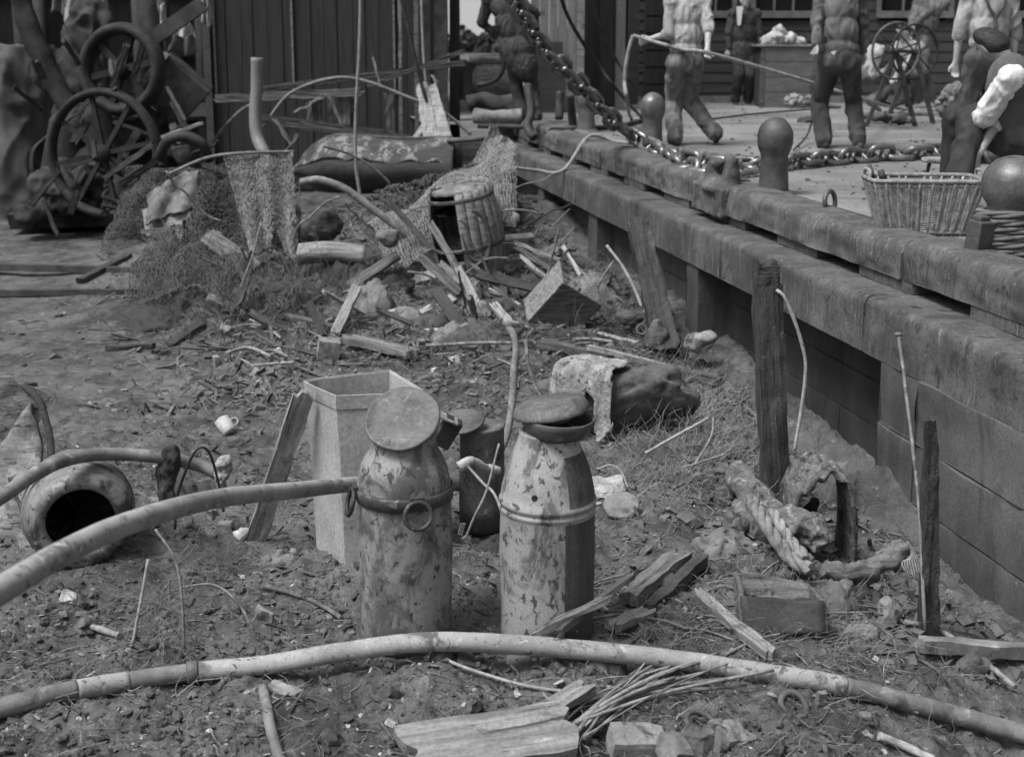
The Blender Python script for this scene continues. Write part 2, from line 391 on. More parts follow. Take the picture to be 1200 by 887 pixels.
CHURN_A = churn_mat('mottled_churn_paint', .27, .085, thr=(.44, .56), sc=10)
CHURN_B = churn_mat('flaking_churn_paint', .34, .11, thr=(.38, .46))
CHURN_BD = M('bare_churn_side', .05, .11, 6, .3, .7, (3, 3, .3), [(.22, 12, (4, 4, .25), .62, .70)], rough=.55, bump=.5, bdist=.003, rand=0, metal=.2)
LIDM = M('churn_lid_metal', .085, .15, 7, .3, .7, one, [(.2, 18, one, .56, .68), (.05, 9, one, .57, .7)], rough=.6, bump=.5, bdist=.003, metal=.2, rand=.05)
POSTW = M('rotted_post', .03, .07, 4, .3, .7, (.5, 7, 7), [(.13, 5, (.4, 8, 8), .58, .74), (.02, 4, (.5, 9, 9), .56, .7), (.17, 30, one, .66, .74)], rough=.9, bump=1, bdist=.012, bscale=7, rand=.1)
SOOT = M('sooty_iron', .012, .032, 6, .3, .7, one, [(.06, 11, one, .6, .75)], rough=.8, bump=.7, bdist=.01)
BANDM = M('churn_band_metal', .045, .085, 10, .3, .7, one, [(.16, 22, one, .58, .68)], rough=.55, bump=.4, bdist=.003, metal=.3)
# ================================================================== SETTING
def make_ground():
    # perspective-graded sheet: fine where near, coarse to the horizon
    ys = []; y = 1.2
    while y < 20: ys.append(y); y += max(.010, .0034*y) if y > 2.6 else .06
    while y < 900: ys.append(y); y *= 1.12
    ys = np.array(ys); nu = 620
    u = np.linspace(-1, 1, nu)
    X = np.outer(.72*ys+1.2, u) - .0*ys[:, None]; Y = np.repeat(ys[:, None], nu, 1)
    Z = G(X, Y)
    wn = X*UY - Y*UX
    Z = np.where(wn > 3.6, np.minimum(Z, -.05), Z)
    Z = np.where(Y > 22, -.3-.0*Y, Z)
    nv = len(ys); co = np.stack([X, Y, Z], -1).reshape(-1, 3)
    idx = np.arange(nv*nu).reshape(nv, nu)
    q = np.stack([idx[:-1, :-1], idx[:-1, 1:], idx[1:, 1:], idx[1:, :-1]], -1).reshape(-1, 4)
    me = bpy.data.meshes.new('mud_ground'); me.vertices.add(len(co)); me.vertices.foreach_set('co', co.ravel())
    me.loops.add(q.size); me.loops.foreach_set('vertex_index', q.ravel().astype(np.int32))
    me.polygons.add(len(q)); me.polygons.foreach_set('loop_start', np.arange(0, q.size, 4, dtype=np.int32))
    me.polygons.foreach_set('use_smooth', np.ones(len(q), bool)); me.update(); me.validate()
    me.materials.append(MUD)
    o = bpy.data.objects.new('mud_ground', me); COL.objects.link(o); tag(o, kind='structure')
make_ground()

def ico(sub):
    bm = bmesh.new(); bmesh.ops.create_icosphere(bm, subdivisions=sub, radius=1)
    v = np.array([x.co[:] for x in bm.verts]); f = np.array([[a.index for a in q.verts] for q in bm.faces]); bm.free(); return v, f
def np_mesh(name, V, Fc, mat, smooth=False):
    k = Fc.shape[1]; me = bpy.data.meshes.new(name); me.vertices.add(len(V)); me.vertices.foreach_set('co', V.astype(np.float32).ravel())
    me.loops.add(Fc.size); me.loops.foreach_set('vertex_index', Fc.ravel().astype(np.int32))
    me.polygons.add(len(Fc)); me.polygons.foreach_set('loop_start', np.arange(0, Fc.size, k, dtype=np.int32))
    me.polygons.foreach_set('use_smooth', np.full(len(Fc), smooth)); me.update(); me.materials.append(mat)
    o = bpy.data.objects.new(name, me); COL.objects.link(o); return o
def sample_ground(n, y0, y1, xl=-.47, xr=.30, power=2.0):
    """random points, denser near; left of the quay wall"""
    t = rng.random(n*2); inv = 1/y0**power*(1-t) + 1/y1**power*t; y = inv**(-1/power)
    x = (xl + (xr-xl)*rng.random(n*2))*y*1.05
    wn = x*UY - y*UX; k = wn < 3.0
    return x[k][:n], y[k][:n]
def randrot(n):
    q = rng.normal(size=(n, 4)); q /= np.linalg.norm(q, axis=1)[:, None]; a, b, c, d = q.T
    return np.stack([np.stack([1-2*(c*c+d*d), 2*(b*c-a*d), 2*(b*d+a*c)], -1), np.stack([2*(b*c+a*d), 1-2*(b*b+d*d), 2*(c*d-a*b)], -1), np.stack([2*(b*d-a*c), 2*(c*d+a*b), 1-2*(b*b+c*c)], -1)], -2)
def scatter(name, label, cat, mat, n, y0, y1, smin, smax, flat=.6, sub=1, thin=False, keep=1.0, pwr=2.0):
    V0, F0 = ico(sub); m = len(V0); x, y = sample_ground(n, y0, y1, power=pwr); n = len(x)
    k = rng.random(n) < (rough_mask(x, y)**1.5*.97+.03); cl = fbm(x, y, 1.7, 3, 77) > -.08+.16*(1-keep)
    k &= cl | (rng.random(n) < .25); x, y = x[k], y[k]; n = len(x)
    s = smin*(smax/smin)**(rng.random(n)**2.2); z = G(x, y)
    sh = V0[None]*(1+.5*(rng.random((n, m, 1))-.5)); sc = np.stack([s, s*(.5+.5*rng.random(n)), s*(.35+.4*rng.random(n))], -1)
    if thin: sc[:, 2] = s*.12
    P = np.einsum('nij,nmj->nmi', randrot(n), sh*sc[:, None, :])
    P[:, :, 2] *= flat; P += np.stack([x, y, z+s*.12], -1)[:, None, :]
    Fc = (F0[None]+(np.arange(n)*m)[:, None, None]).reshape(-1, 3)
    tag(np_mesh(name, P.reshape(-1, 3), Fc, mat), label, cat, kind='stuff')
scatter('clods', 'dark lumps of mud and gravel strewn over the river bed', 'gravel', MUD, 11000, 2.9, 15, .006, .034, .65, 1)
scatter('grit', 'fine grey grit and straw chips scattered over the mud', 'grit', CLOD, 26000, 2.9, 12, .002, .010, .8, 0, keep=.9)
scatter('shell_litter', 'pale chips of shell and crockery speckling the mud', 'shell litter', SHARD, 7500, 2.9, 15, .003, .021, .7, 1, thin=True, keep=.6)
scatter('rubble', 'small grey stones and rubble lying in the mud', 'rubble', ROCK, 750, 3.0, 16, .015, .065, .8, 2, keep=.4, pwr=1.3)

def strands(name, label, cat, mat, specs, kind='stuff'):
    """specs: list of (path np (k,3), r)"""
    Vs = []; Fs = []; b = 0
    for path, r in specs:
        path = np.asarray(path); k = len(path); t = np.gradient(path, axis=0); t /= np.linalg.norm(t, axis=1)[:, None]+1e-9
        up = np.array([0, 0, 1.]) if abs(t[0, 2]) < .8 else np.array([1., 0, 0])
        x = np.cross(t, up); x /= np.linalg.norm(x, axis=1)[:, None]+1e-9; y = np.cross(t, x)
        rr = r*np.linspace(1, .45, k)[:, None]
        for a in (0, 2.094, 4.189): Vs.append(path + (x*math.cos(a)+y*math.sin(a))*rr)
        i = np.arange(k-1)
        for a in range(3):
            a2 = (a+1) % 3; Fs.append(np.stack([b+a*k+i, b+a2*k+i, b+a2*k+i+1, b+a*k+i+1], -1))
        b += 3*k
    return tag(np_mesh(name, np.concatenate(Vs), np.concatenate(Fs), mat, True), label, cat, kind=kind)
def rand_twig(x, y, L, r, lift=.01, wild=.35, el=None, k=7):
    a = rng.random()*6.283; e = (rng.random()*.35 if el is None else el); d = np.array([math.cos(a)*math.cos(e), math.sin(a)*math.cos(e), math.sin(e)])
    p = np.array([x, y, g1(x, y)+lift]); pts = [p]
    for i in range(k-1):
        d = d+rng.normal(size=3)*wild*np.array([1, 1, .4]); d /= np.linalg.norm(d); p = p+d*L/k
        zz = g1(p[0], p[1])+.004
        if p[2] < zz: p = np.array([p[0], p[1], zz]); d[2] = abs(d[2])*.5
        if p[0]*UY - p[1]*UX > 3.12: break
        pts.append(p)
    return (pts if len(pts) > 1 else [pts[0], pts[0]+np.array([0, 0, .01])], r)
tx, ty = sample_ground(1500, 2.9, 14, power=1.6)
sp = []
for x, y in zip(tx, ty):
    if rng.random() > float(rough_mask(x, y)): continue
    sp.append(rand_twig(x, y, .06+.22*rng.random()**2, .0012+.0022*rng.random()))
strands('twig_litter', 'thin broken twigs and rootlets littering the mud', 'twigs', TWIG, sp)
# tangles of thin weed / brush in the places the photograph shows them
def tangle(name, label, px, py, spread, n, L, r=.0014, el=.9, mat=WEED, wild=.3, dep=1.3):
    c = WG(px, py); S = []
    for i in range(n):
        x = c.x+rng.normal()*spread[0]; y = c.y+rng.normal()*spread[1]*dep
        if x*UY-y*UX > 3.05: continue
        S.append(rand_twig(x, y, L*(.4+.9*rng.random()), r*(.6+.9*rng.random()), .0, wild, el*rng.random(), 8))
    return strands(name, label, 'weed', mat, S)
tangle('brush_tangle', 'pale tangle of thin weed stems beside the white draped rock', 815, 500, (.24, .42), 1300, .30, .0019, 1.2, WEEDP)
tangle('brush_tangle', 'loose weed stems at the foot of the charred post', 765, 560, (.22, .25), 420, .24, .0016, .8, WEEDP)
tangle('brush_tangle', 'long weed stems growing under the hanging net', 290, 345, (.42, .5), 900, .45, .0022, 1.3, WEED, .22)
tangle('brush_tangle', 'straggling weed across the rubbish heap', 480, 330, (.8, .6), 1100, .35, .0022, 1.0)
tangle('brush_tangle', 'rough stems and straw behind the churns', 560, 430, (.6, .7), 900, .30, .0018, .6)
tangle('brush_tangle', 'thin weed by the foot of the quay wall', 700, 345, (.4, .8), 700, .4, .0025, 1.1)
tangle('brush_tangle', 'matted straw and roots beneath the near hose', 860, 800, (.25, .2), 420, .22, .0011, .25, TWIG)
tangle('brush_tangle', 'fine dark roots on the mud at lower left', 200, 740, (.3, .25), 260, .25, .0013, .4, TWIG)
tangle('brush_tangle', 'straw and splinters to the right of the churns', 790, 720, (.25, .25), 260, .2, .0013, .35, TWIG)

tangle('brush_tangle', 'dark straggling weed on the slope beside the hanging net', 340, 380, (.5, .4), 600, .3, .002, .9)
tangle('brush_tangle', 'weed and straw matted at the foot of the raking timber', 770, 420, (.3, .5), 500, .28, .002, .9)
tangle('brush_tangle', 'roots and straw on the mud by the broken crate', 950, 735, (.3, .25), 420, .22, .0014, .5, TWIG)
tangle('brush_tangle', 'straw in the mud in front of the jar', 240, 660, (.35, .3), 380, .2, .0012, .5, TWIG)
# ------------------------------------------------------------------ quay wall
Q = thing('quay_wall', 'long quay wall with weathered coping timbers and recessed bays', 'quay wall', wl(8, 3.175, 0))
def wbox(mb, s0, s1, n0, n1, z0, z1):
    c = [wl(s, n, z) for z in (z0, z1) for s, n in ((s0, n0), (s1, n0), (s1, n1), (s0, n1))]
    mb.add(c, [(0, 1, 2, 3), (7, 6, 5, 4), (0, 4, 5, 1), (1, 5, 6, 2), (2, 6, 7, 3), (3, 7, 4, 0)], None, False)
def slab(mb, s0, s1, n0, n1, z0, z1, ds=.06, dz=.06, amp=.008, seed=0, rnd=.03, bow=0):
    """block with a rough, gridded face towards the mud and a rounded arris"""
    ns = max(2, int((s1-s0)/ds)); prof = []
    nz_ = max(2, int((z1-z0)/dz))
    for i in range(nz_+1): prof.append((n0, z0+(z1-rnd-z0)*i/nz_))
    for i in range(1, 5):
        a = i/4*math.pi/2; prof.append((n0+rnd*(1-math.cos(a)), z1-rnd+rnd*math.sin(a)))
    k = max(2, int((n1-n0-rnd)/.08))
    for i in range(1, k+1): prof.append((n0+rnd+(n1-n0-rnd)*i/k, z1))
    P = len(prof); vs = []
    for i in range(ns+1):
        s = s0+(s1-s0)*i/ns
        for j, (n, z) in enumerate(prof):
            q = Vector((s*2.1, z*5+seed, n*3)); h = noise.noise(q)*1.3+noise.noise(q*3.7)*.6
            e = (1.0 if i in (0, ns) else 0)*.005
            vs.append(wl(s, n+h*amp+e, z+(noise.noise(q*1.7+Vector((9, 1, 0)))*amp*.9 if 0 < j < P-1 else 0)+bow*math.sin(s*1.1+seed)*(1 if z > z0 else .3)))
    fs = [(i*P+j, i*P+j+1, (i+1)*P+j+1, (i+1)*P+j) for i in range(ns) for j in range(P-1)]
    fs = [tuple(reversed(f)) for f in fs]
    mb.add(vs, fs)
    b = len(vs)
    # end faces and underside
    v2 = []
    for s in (s0, s1):
        for (n, z) in ((n0+.002, z0), (n0+.002, z1-rnd), (n0+rnd, z1-.002), (n1, z1-.002), (n1, z0)): v2.append(wl(s, n, z))
    mb.add(v2, [(0, 1, 2, 3, 4), (9, 8, 7, 6, 5), (0, 4, 9, 5), (3, 8, 9, 4)], None, False)
JZ = [-.62, -.36, -.08, .22, .54]
# plain masonry below the lintel, near part: courses with staggered joints
body = MB()
edge = 5.93
for k in range(4):
    z0, z1 = JZ[k], JZ[k+1]; s = .4; j = 0
    while s < edge-.01:
        L = [1.18, 1.42, .95, 1.6][(k+j) % 4]; e = min(s+L, edge)
        if edge-e < .35: e = edge
        slab(body, s+.004, e-.004, 3.160+.006*noise.noise(Vector((s, k, 3))), 3.55, z0+.004, z1-(.001 if k == 3 else .004), seed=k*7+j, rnd=.008, amp=.012); s = e; j += 1
# piers between the recessed bays
PIERS = [(8.72, 8.98), (11.45, 11.75), (13.6, 13.85), (15.7, 16.2)]
for a, b in PIERS: slab(body, a, b, 3.19, 3.5, -.4, .535, seed=a, rnd=.01)
body.obj('masonry', STONEW, Q)
back = MB()
for k in range(3):
    s = edge-.3
    while s < 16.1:
        slab(back, s+.004, min(s+1.25, 16.15), 3.42 if s < 8.5 else 3.36, 3.6, [-.5, .02, .28][k]+.004, [.02, .28, .56][k]-.004, .12, .1, .006, k*3+s, .01); s += 1.25
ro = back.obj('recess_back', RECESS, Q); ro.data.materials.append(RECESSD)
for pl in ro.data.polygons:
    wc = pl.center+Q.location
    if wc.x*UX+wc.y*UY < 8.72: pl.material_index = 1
mort = MB(); wbox(mort, .42, 16.1, 3.20, 3.33, -.6, .535) if False else None
mort = MB(); wbox(mort, .42, edge-.03, 3.215, 3.6, -.62, .83); wbox(mort, .42, 16.15, 3.56, 3.64, -.5, 1.03); mort.obj('mortar_core', INSIDE, Q)
lint = MB(); s = .4; j = 0
for L in [1.95, 2.05, 1.75, 2.1, 1.9, 2.0, 1.8, 2.2]:
    e = min(s+L, 16.2); slab(lint, s+.004, e-.004, 3.166, 3.56, .541, .835, seed=j*5+2, rnd=.045, amp=.011, ds=.05, dz=.045); s = e; j += 1
lint.obj('lower_beam', CAPW, Q)
# coping timber resting on short blocks, leaving dark slots
blk = MB(); s = .3
while s < 16.1:
    wbox(blk, s, min(s+.60, 16.1), 3.41, 3.6, .84, .905); s += 1.16
blk.obj('packing_block', CAPW, Q)
cop = MB(); s = .35; j = 0
for L in [2.9, 2.95, 2.8, 3.1, 2.3, 2.1]:
    e = min(s+L, 16.25); slab(cop, s+.006, e-.006, 3.39+.012*((j % 2)), 3.68, .905, 1.105+.012*(j % 2), seed=j*9+4, rnd=.065, amp=.022, ds=.04, dz=.03, bow=.008); s = e; j += 1
cop.obj('coping', CAPW, Q)
ftg = MB()
def ffn(u, v):
    s = 2.2+u*11; n = 3.19-(.42*v*(1+.2*math.sin(s*1.7)*v)); z = -.015-.34*v**1.1-.26*float(sm((5.2-s)/2.0))*(v**.5)
    q = Vector((s*2.5, v*3, 2)); z -= .55*float(sm((5.8-s)/1.3)); n += .10*v*float(sm((6.2-s)/1.5)); return wl(s, n+noise.noise(q)*.05+noise.noise(q*4)*.02, z+noise.noise(q*1.6)*.06+noise.noise(q*5)*.035+noise.noise(q*13)*.015)
ftg.grid(ffn, 420, 26)
ftg.obj('footing', FOOT, Q)
end = MB(); wbox(end, 16.22, 16.26, 3.17, 9, -.3, 1.04); end.obj('end_face', RECESS, Q)
# iron / worn chock let into the coping
p = wl(8.85, 3.45, 1.06)
ch = thing('fairlead_chock', 'worn split fairlead with two horns set in the coping left of the nearest full bollard', 'fairlead', wl(9.0, 3.45, .93))
m = MB()
for ds_, h in ((-.17, .17), (.17, .12)):
    a = wl(9.0+ds_, 3.44, 1.0); b = wl(9.0+ds_*1.0, 3.46, 1.10+h); m.cap(a, b, .10, .05, 14)
    m.cap(b, wl(9.0+ds_*.45, 3.47, 1.12+h), .05, .035, 12)
m.box(wl(9.0, 3.44, .985), (.22, .60, .20), (0, 0, .206)); m.ell(wl(9.0, 3.44, 1.08), (.14, .3, .07))
f = fuse(m, .012, 3, .016, 7); f.obj('chock_body', CAPW, ch)
# deck
d = MB(); P = [wl(-3, 3.66, 1.05), wl(-3, 40, 1.05), wl(60, 40, 1.05), wl(60, -2, 1.05), wl(16.25, -.0, 1.05), wl(16.25, 3.66, 1.05)]
d.add([wl(-3, 3.66, 1.05), wl(-3, 24, 1.05), wl(30, 24, 1.05), wl(30, 3.66, 1.05)], [(0, 1, 2, 3)], None, False)
d.add([wl(16.25, 2.3, 1.049), wl(16.25, 3.66, 1.049), wl(30, 3.66, 1.049), wl(30, 2.3, 1.049)], [(0, 1, 2, 3)], None, False)
o = d.obj('quay_deck', DECK, org=(0, 0, 0)); tag(o, kind='structure')
n = 2600; V0, F0 = ico(0); dx = 1.0+9*rng.random(n); dy = 6.5+14.5*rng.random(n); k = (dx*UY-dy*UX > 3.8); dx, dy = dx[k], dy[k]; n = len(dx); s_ = .004*(7**(rng.random(n)**2.5))
P_ = np.einsum('nij,nmj->nmi', randrot(n), V0[None]*(1+.6*(rng.random((n, 12, 1))-.5))*s_[:, None, None]); P_[:, :, 2] *= .5; P_ += np.stack([dx, dy, 1.052+s_*.3], -1)[:, None]
tag(np_mesh('deck_grit', P_.reshape(-1, 3), (F0[None]+(np.arange(n)*12)[:, None, None]).reshape(-1, 3), CLOD), 'grit and coal crumbs scattered on the quay paving', 'grit', kind='stuff')
# far bank with trees seen in the gap
fb = MB(); fb.grid(lambda u, v: Vector((-60+u*120, 150+v*60, -1+2.5*math.sin(v*math.pi/2)*(1+.25*noise.noise(Vector((u*14, v*2, 0)))))), 80, 8)
o = fb.obj('far_bank', MUD, org=(0, 150, -1)); tag(o, kind='structure')
sk_ = MB(); sk_.grid(lambda u, v: Vector((-420+840*u, 500+90*v, -8+150*v)), 8, 6)
o = sk_.obj('sky', M('overcast_cloud', .34, .42, .01, rough=1, bump=0, rand=0, spec=0), org=(0, 500, 0)); tag(o, kind='structure')
n = 14000; x = -40+80*rng.random(n); y = 155+30*rng.random(n); z = -.2+3.1*rng.random(n)*(.5+.5*np.sin(x*.7)**2)*np.clip(rng.random(n)*1.5, 0, 1)
V0 = np.array([[-.3, 0, -.3], [.3, 0, -.3], [.3, .1, .3], [-.3, -.1, .3]]); Pv = np.einsum('nij,mj->nmi', randrot(n), V0)+np.stack([x, y, z], -1)[:, None]
tag(np_mesh('far_trees', Pv.reshape(-1, 3), np.arange(n*4).reshape(-1, 4), CHAR), 'hazy line of trees along the far bank', 'trees', kind='stuff')

# ------------------------------------------------------------------ warehouse across the deck
W = thing('warehouse', 'low boarded warehouse with white framed windows closing the quay', 'warehouse', (5, 21.6, 1.05))
def bxx(mb, x0, x1, y0, y1, z0, z1): mb.box(((x0+x1)/2, (y0+y1)/2, (z0+z1)/2), (x1-x0, y1-y0, z1-z0))
YB = 21.5
m = MB(); z = 1.05
wins = [(845-77, 858), (885, 952), (1032, 1112), (1150, 1215)]
wx = [(WY(a, 10, YB).x, WY(b, 10, YB).x) for a, b in wins]; WZ0, WZ1 = 2.50, 3.75
wx[0] = (WY(800, 10, YB).x, WY(858, 10, YB).x)
x_l, x_r = WY(745, 0, YB).x, 14.0
while z < 6.2:                                           # weatherboards, split round the windows
    z1 = z+.165; cuts = [x_l]
    if z1 > WZ0 and z < WZ1:
        for a, b in wx: cuts += [a, b]
    cuts.append(x_r)
    for i in range(0, len(cuts), 2):
        a, b = cuts[i], cuts[i+1]
        m.add([(a, YB-.013, z), (b, YB-.013, z), (b, YB, z1), (a, YB, z1), (a, YB+.1, z), (b, YB+.1, z), (b, YB+.1, z1), (a, YB+.1, z1)], [(0, 1, 2, 3), (0, 4, 5, 1), (3, 2, 6, 7), (0, 3, 7, 4), (1, 5, 6, 2)], None, False)
    z = z1
m.obj('wall', BLDG, W)
m = MB(); bxx(m, x_l+.05, x_r-.05, YB+1.6, YB+1.65, 1.05, 6.2); m.obj('dark_backing', INSIDE, W)  # dark sheet added behind the boards to block bright sky in the gaps
for a, b in wx:
    f = MB(); w = .07
    bxx(f, a-w, b+w, YB-.07, YB-.01, WZ0-.09, WZ0+.02); bxx(f, a-w, b+w, YB-.06, YB-.01, WZ1, WZ1+.08)
    bxx(f, a-w, a, YB-.055, YB-.01, WZ0+.022, WZ1-.002); bxx(f, b, b+w, YB-.055, YB-.01, WZ0+.022, WZ1-.002)
    nn = 3
    for i in range(1, nn): c = a+(b-a)*i/nn; bxx(f, c-.015, c+.015, YB-.01, YB+.03, WZ0+.022, WZ1-.002)
    for i in range(1, 4): c = WZ0+(WZ1-WZ0)*i/4; bxx(f, a+.001, b-.001, YB-.005, YB+.025, c-.014, c+.014)
    fr = f.obj('window', FRAMEP, W)
    g = MB(); bxx(g, a, b, YB+.035, YB+.045, WZ0, WZ1); g.obj('pane', GLASS, fr)
m = MB(); bxx(m, x_l, x_r, YB-.09, YB-.032, 1.05, 1.16); m.obj('plinth', FRAMEP, W)
m = MB(); m.add([(x_l-2.6, YB-.5, 6.2), (x_r+.5, YB-.5, 6.2), (x_r+.5, YB+5, 8.6), (x_l-2.6, YB+5, 8.6)], [(0, 1, 2, 3)], None, False); m.obj('roof', BLDG, W, solid=.1)
m = MB(); bxx(m, x_l-.02, x_l+.0, YB-.02, YB+6, 1.05, 6.2); m.obj('side_wall', BLDG, W)
m = MB(); bxx(m, x_r, x_r+.1, YB, YB+6, 1.05, 6.2); m.obj('end_wall', BLDG, W)
# dark open doorway bay and pale hoarding left of it
D = thing('open_bay', 'dark open bay with heavy door posts between hoarding and warehouse wall', 'doorway', (WY(735, 100, 20.6).x, 20.6, 1.05))
m = MB(); a, b = WY(704, 100, 21).x, WY(745, 100, 21).x
bxx(m, a-.3, x_l+.05, YB+1.2, YB+1.25, 1.05, 6.2); m.obj('back_wall', INSIDE, D)
m = MB(); bxx(m, WY(742, 0, 20.9).x-.06, WY(742, 0, 20.9).x+.10, 20.85, 21.0, 1.05, 6.2); m.obj('post', BLDG, D)
m = MB(); bxx(m, WY(756, 0, 21.3).x, WY(800, 0, 21.3).x, 21.32, 21.37, 1.05, 3.6)
for i in range(9): bxx(m, WY(756, 0, 21.3).x+.02, WY(800, 0, 21.3).x-.02, 21.29, 21.318, 1.1+i*.27, 1.1+i*.27+.24)
m.obj('shutter', SHEDW, D)
H = thing('hoarding', 'tall pale board hoarding with a bright corner post behind the hanging chain', 'hoarding', (WY(665, 130, 18.9).x, 18.9, 1.05))
m = MB(); x0 = WY(622, 0, 18.9).x; x1 = WY(676, 0, 18.9).x; n = 5
for i in range(n): bxx(m, x0+(x1-x0)*i/n+.003, x0+(x1-x0)*(i+1)/n-.003, 18.9+.008*(i % 2), 18.94, 1.05+.02*(i % 3), 6.2)
m.obj('boards', BLDGL, H)
m = MB(); bxx(m, x1+.002, x1+.11, 18.86, 18.95, 1.05, 6.2); m.obj('corner_post', WOODG, H)
m = MB(); a, b = WY(703, 0, 19.6).x, WY(722, 0, 19.6).x; bxx(m, a, b, 19.6, 19.66, 1.05, 6.2); bxx(m, x1+.04, a, 19.9, 19.93, 1.05, 6.2); m.obj('side_board', SHEDW, H)
m = MB(); bxx(m, b+.002, b+.14, 19.55, 19.67, 1.05, 6.2); m.obj('end_post', BLDGL, H)
m = MB(); bxx(m, WY(624, 0, 18.8).x, WY(660, 0, 18.8).x, 18.78, 18.84, 1.05, 2.05); m.obj('lower_panel', BLDG, H)
# ------------------------------------------------------------------ tarred shed at the back left
S = thing('tarred_shed', 'tall black boarded shed rising behind the rubbish heap', 'shed', (WY(370, 150, 18).x, 18, .3))
m = MB(); x0 = WY(246, 0, 18).x; x1 = WY(494, 0, 18).x; x = x0; i = 0
while x < x1-.02:
    w = .19+.03*math.sin(i*2.3); e = min(x+w, x1); bxx(m, x+.004, e-.004, 18+.012*(i % 2), 18.05, .05, 6.4); x = e; i += 1
m.obj('boards', SHEDW, S)
m = MB(); bxx(m, x0, x1, 18.052, 18.09, .05, 6.4); m.obj('backing', INSIDE, S)
m = MB()
for px in (249, 341, 461): c = WY(px, 0, 17.97).x; bxx(m, c-.012, c+.012, 17.96, 17.998, 1.35, 6.4)
m.obj('cover_strip', WOODG, S)
m = MB(); bxx(m, x0-.10, x0-.002, 17.9, 18.1, .05, 6.4); m.obj('corner_post', CHAR, S)
m = MB()
bxx(m, x0, x0+.04, 18.1, 22, .05, 6.4); m.obj('side_wall', SHEDW, S); m = MB(); bxx(m, x1-.04, x1, 18.1, 22, .05, 6.4); m.obj('side_wall', SHEDW, S)
m = MB(); m.add([(x0-.3, 17.6, 6.4), (x1+.3, 17.6, 6.4), (x1+.3, 22.2, 7.8), (x0-.3, 22.2, 7.8)], [(0, 1, 2, 3)], None, False); m.obj('roof', SHEDW, S, solid=.08)
# timber wharf behind the machinery, far left
Wf = thing('timber_wharf', 'dark timber wharf of upright piles behind the winch', 'wharf', (-7.5, 21, 0))
m = MB()
for i in range(24):
    x = -14+i*.48+.1*math.sin(i*3)
    m.tube([(x, 20.6+.1*math.sin(i), -.2), (x+.03, 20.6+.1*math.sin(i), 4.6+.3*math.sin(i*1.7))], .11, 10)
m.obj('pile', CHAR, Wf).__setitem__('kind', 'stuff') if False else m.obj('piles', CHAR, Wf)
m = MB()
for i in range(13): bxx(m, -14.2, -3.6, 21.0+.07*(i % 2), 21.06+.07*(i % 2), -.2+i*.5, .34+i*.5)
m.obj('boards', SHEDW, Wf)
m = MB(); 
for z in (1.0,): m.bar((-14, 20.4, z), (-3.7, 20.4, z), .14, .2)
m.obj('waling', CHAR, Wf)

def debris(name, label, cat, mat, n, x0, x1, y0, y1, smin, smax, asp=(1, .4, .2), lift=.0):
    x = rng.uniform(x0, x1, n*3); y = y0+(y1-y0)*rng.random(n*3)**1.1; wn = x*UY-y*UX
    k = (wn < 3.05) & (rng.random(n*3) < rough_mask(x, y)**1.5) & (fbm(x, y, 1.3, 3, int(smax*1000)) > -.1); x, y = x[k][:n], y[k][:n]; n = len(x)
    V0 = np.array([[a, b, c] for a in (-.5, .5) for b in (-.5, .5) for c in (-.5, .5)])
    F0 = np.array([[0, 1, 3, 2], [4, 6, 7, 5], [0, 4, 5, 1], [2, 3, 7, 6], [0, 2, 6, 4], [1, 5, 7, 3]])
    s = smin*(smax/smin)**(rng.random(n)**1.6); sc = np.stack([s*asp[0], s*asp[1]*(.5+rng.random(n)), s*asp[2]*(.5+rng.random(n))], -1)
    P = V0[None]*(1+.35*(rng.random((n, 8, 3))-.5))*sc[:, None]; Rm = randrot(n); P = np.einsum('nij,nmj->nmi', Rm, P)
    P[:, :, 2] *= .6; P += np.stack([x, y, G(x, y)+lift+s*.08], -1)[:, None]
    Fc = (F0[None]+(np.arange(n)*8)[:, None, None]).reshape(-1, 4)
    tag(np_mesh(name, P.reshape(-1, 3), Fc, mat), label, cat, kind='stuff')
HB = (-3.8, 1.9, 7.4, 14.5)
debris('wood_splinters', 'dark splinters and laths matted over the rubbish heap', 'splinters', WOODO, 3600, *HB, .04, .30, (1, .08, .05))
debris('wood_splinters', 'grey splinters lying over the rubbish heap', 'splinters', WOODG, 1700, *HB, .03, .20, (1, .12, .06))
debris('rubbish', 'dark lumps filling the rubbish heap', 'rubbish', CLOD, 3800, *HB, .015, .07, (1, .7, .6))
debris('rubbish', 'broken brick and stone packed into the rubbish heap', 'rubbish', BRICK, 800, *HB, .012, .06, (1, .7, .5))
debris('wood_splinters', 'small splinters lying in the mud near the churns', 'splinters', WOODO, 1800, -2.2, 2.2, 3.3, 8, .02, .12, (1, .12, .07))
debris('rubbish', 'small pale bits of crockery and brick between the bin and the jar', 'rubbish', BRICK, 500, -1.9, -.7, 4.4, 6.2, .01, .045, (1, .6, .4))
debris('rubbish', 'small pale bits of brick at the quay foot', 'rubbish', BRICK, 450, .3, 2.0, 4.0, 8.5, .01, .05, (1, .6, .4))
debris('wood_splinters', 'splinters and laths washed against the quay foot', 'splinters', WOODO, 900, .5, 2.4, 4.6, 9.5, .03, .22, (1, .09, .05))
debris('rubbish', 'muddy rubble banked against the quay foot', 'rubbish', CLOD, 1500, .5, 2.4, 4.6, 9.5, .015, .08, (1, .7, .6))
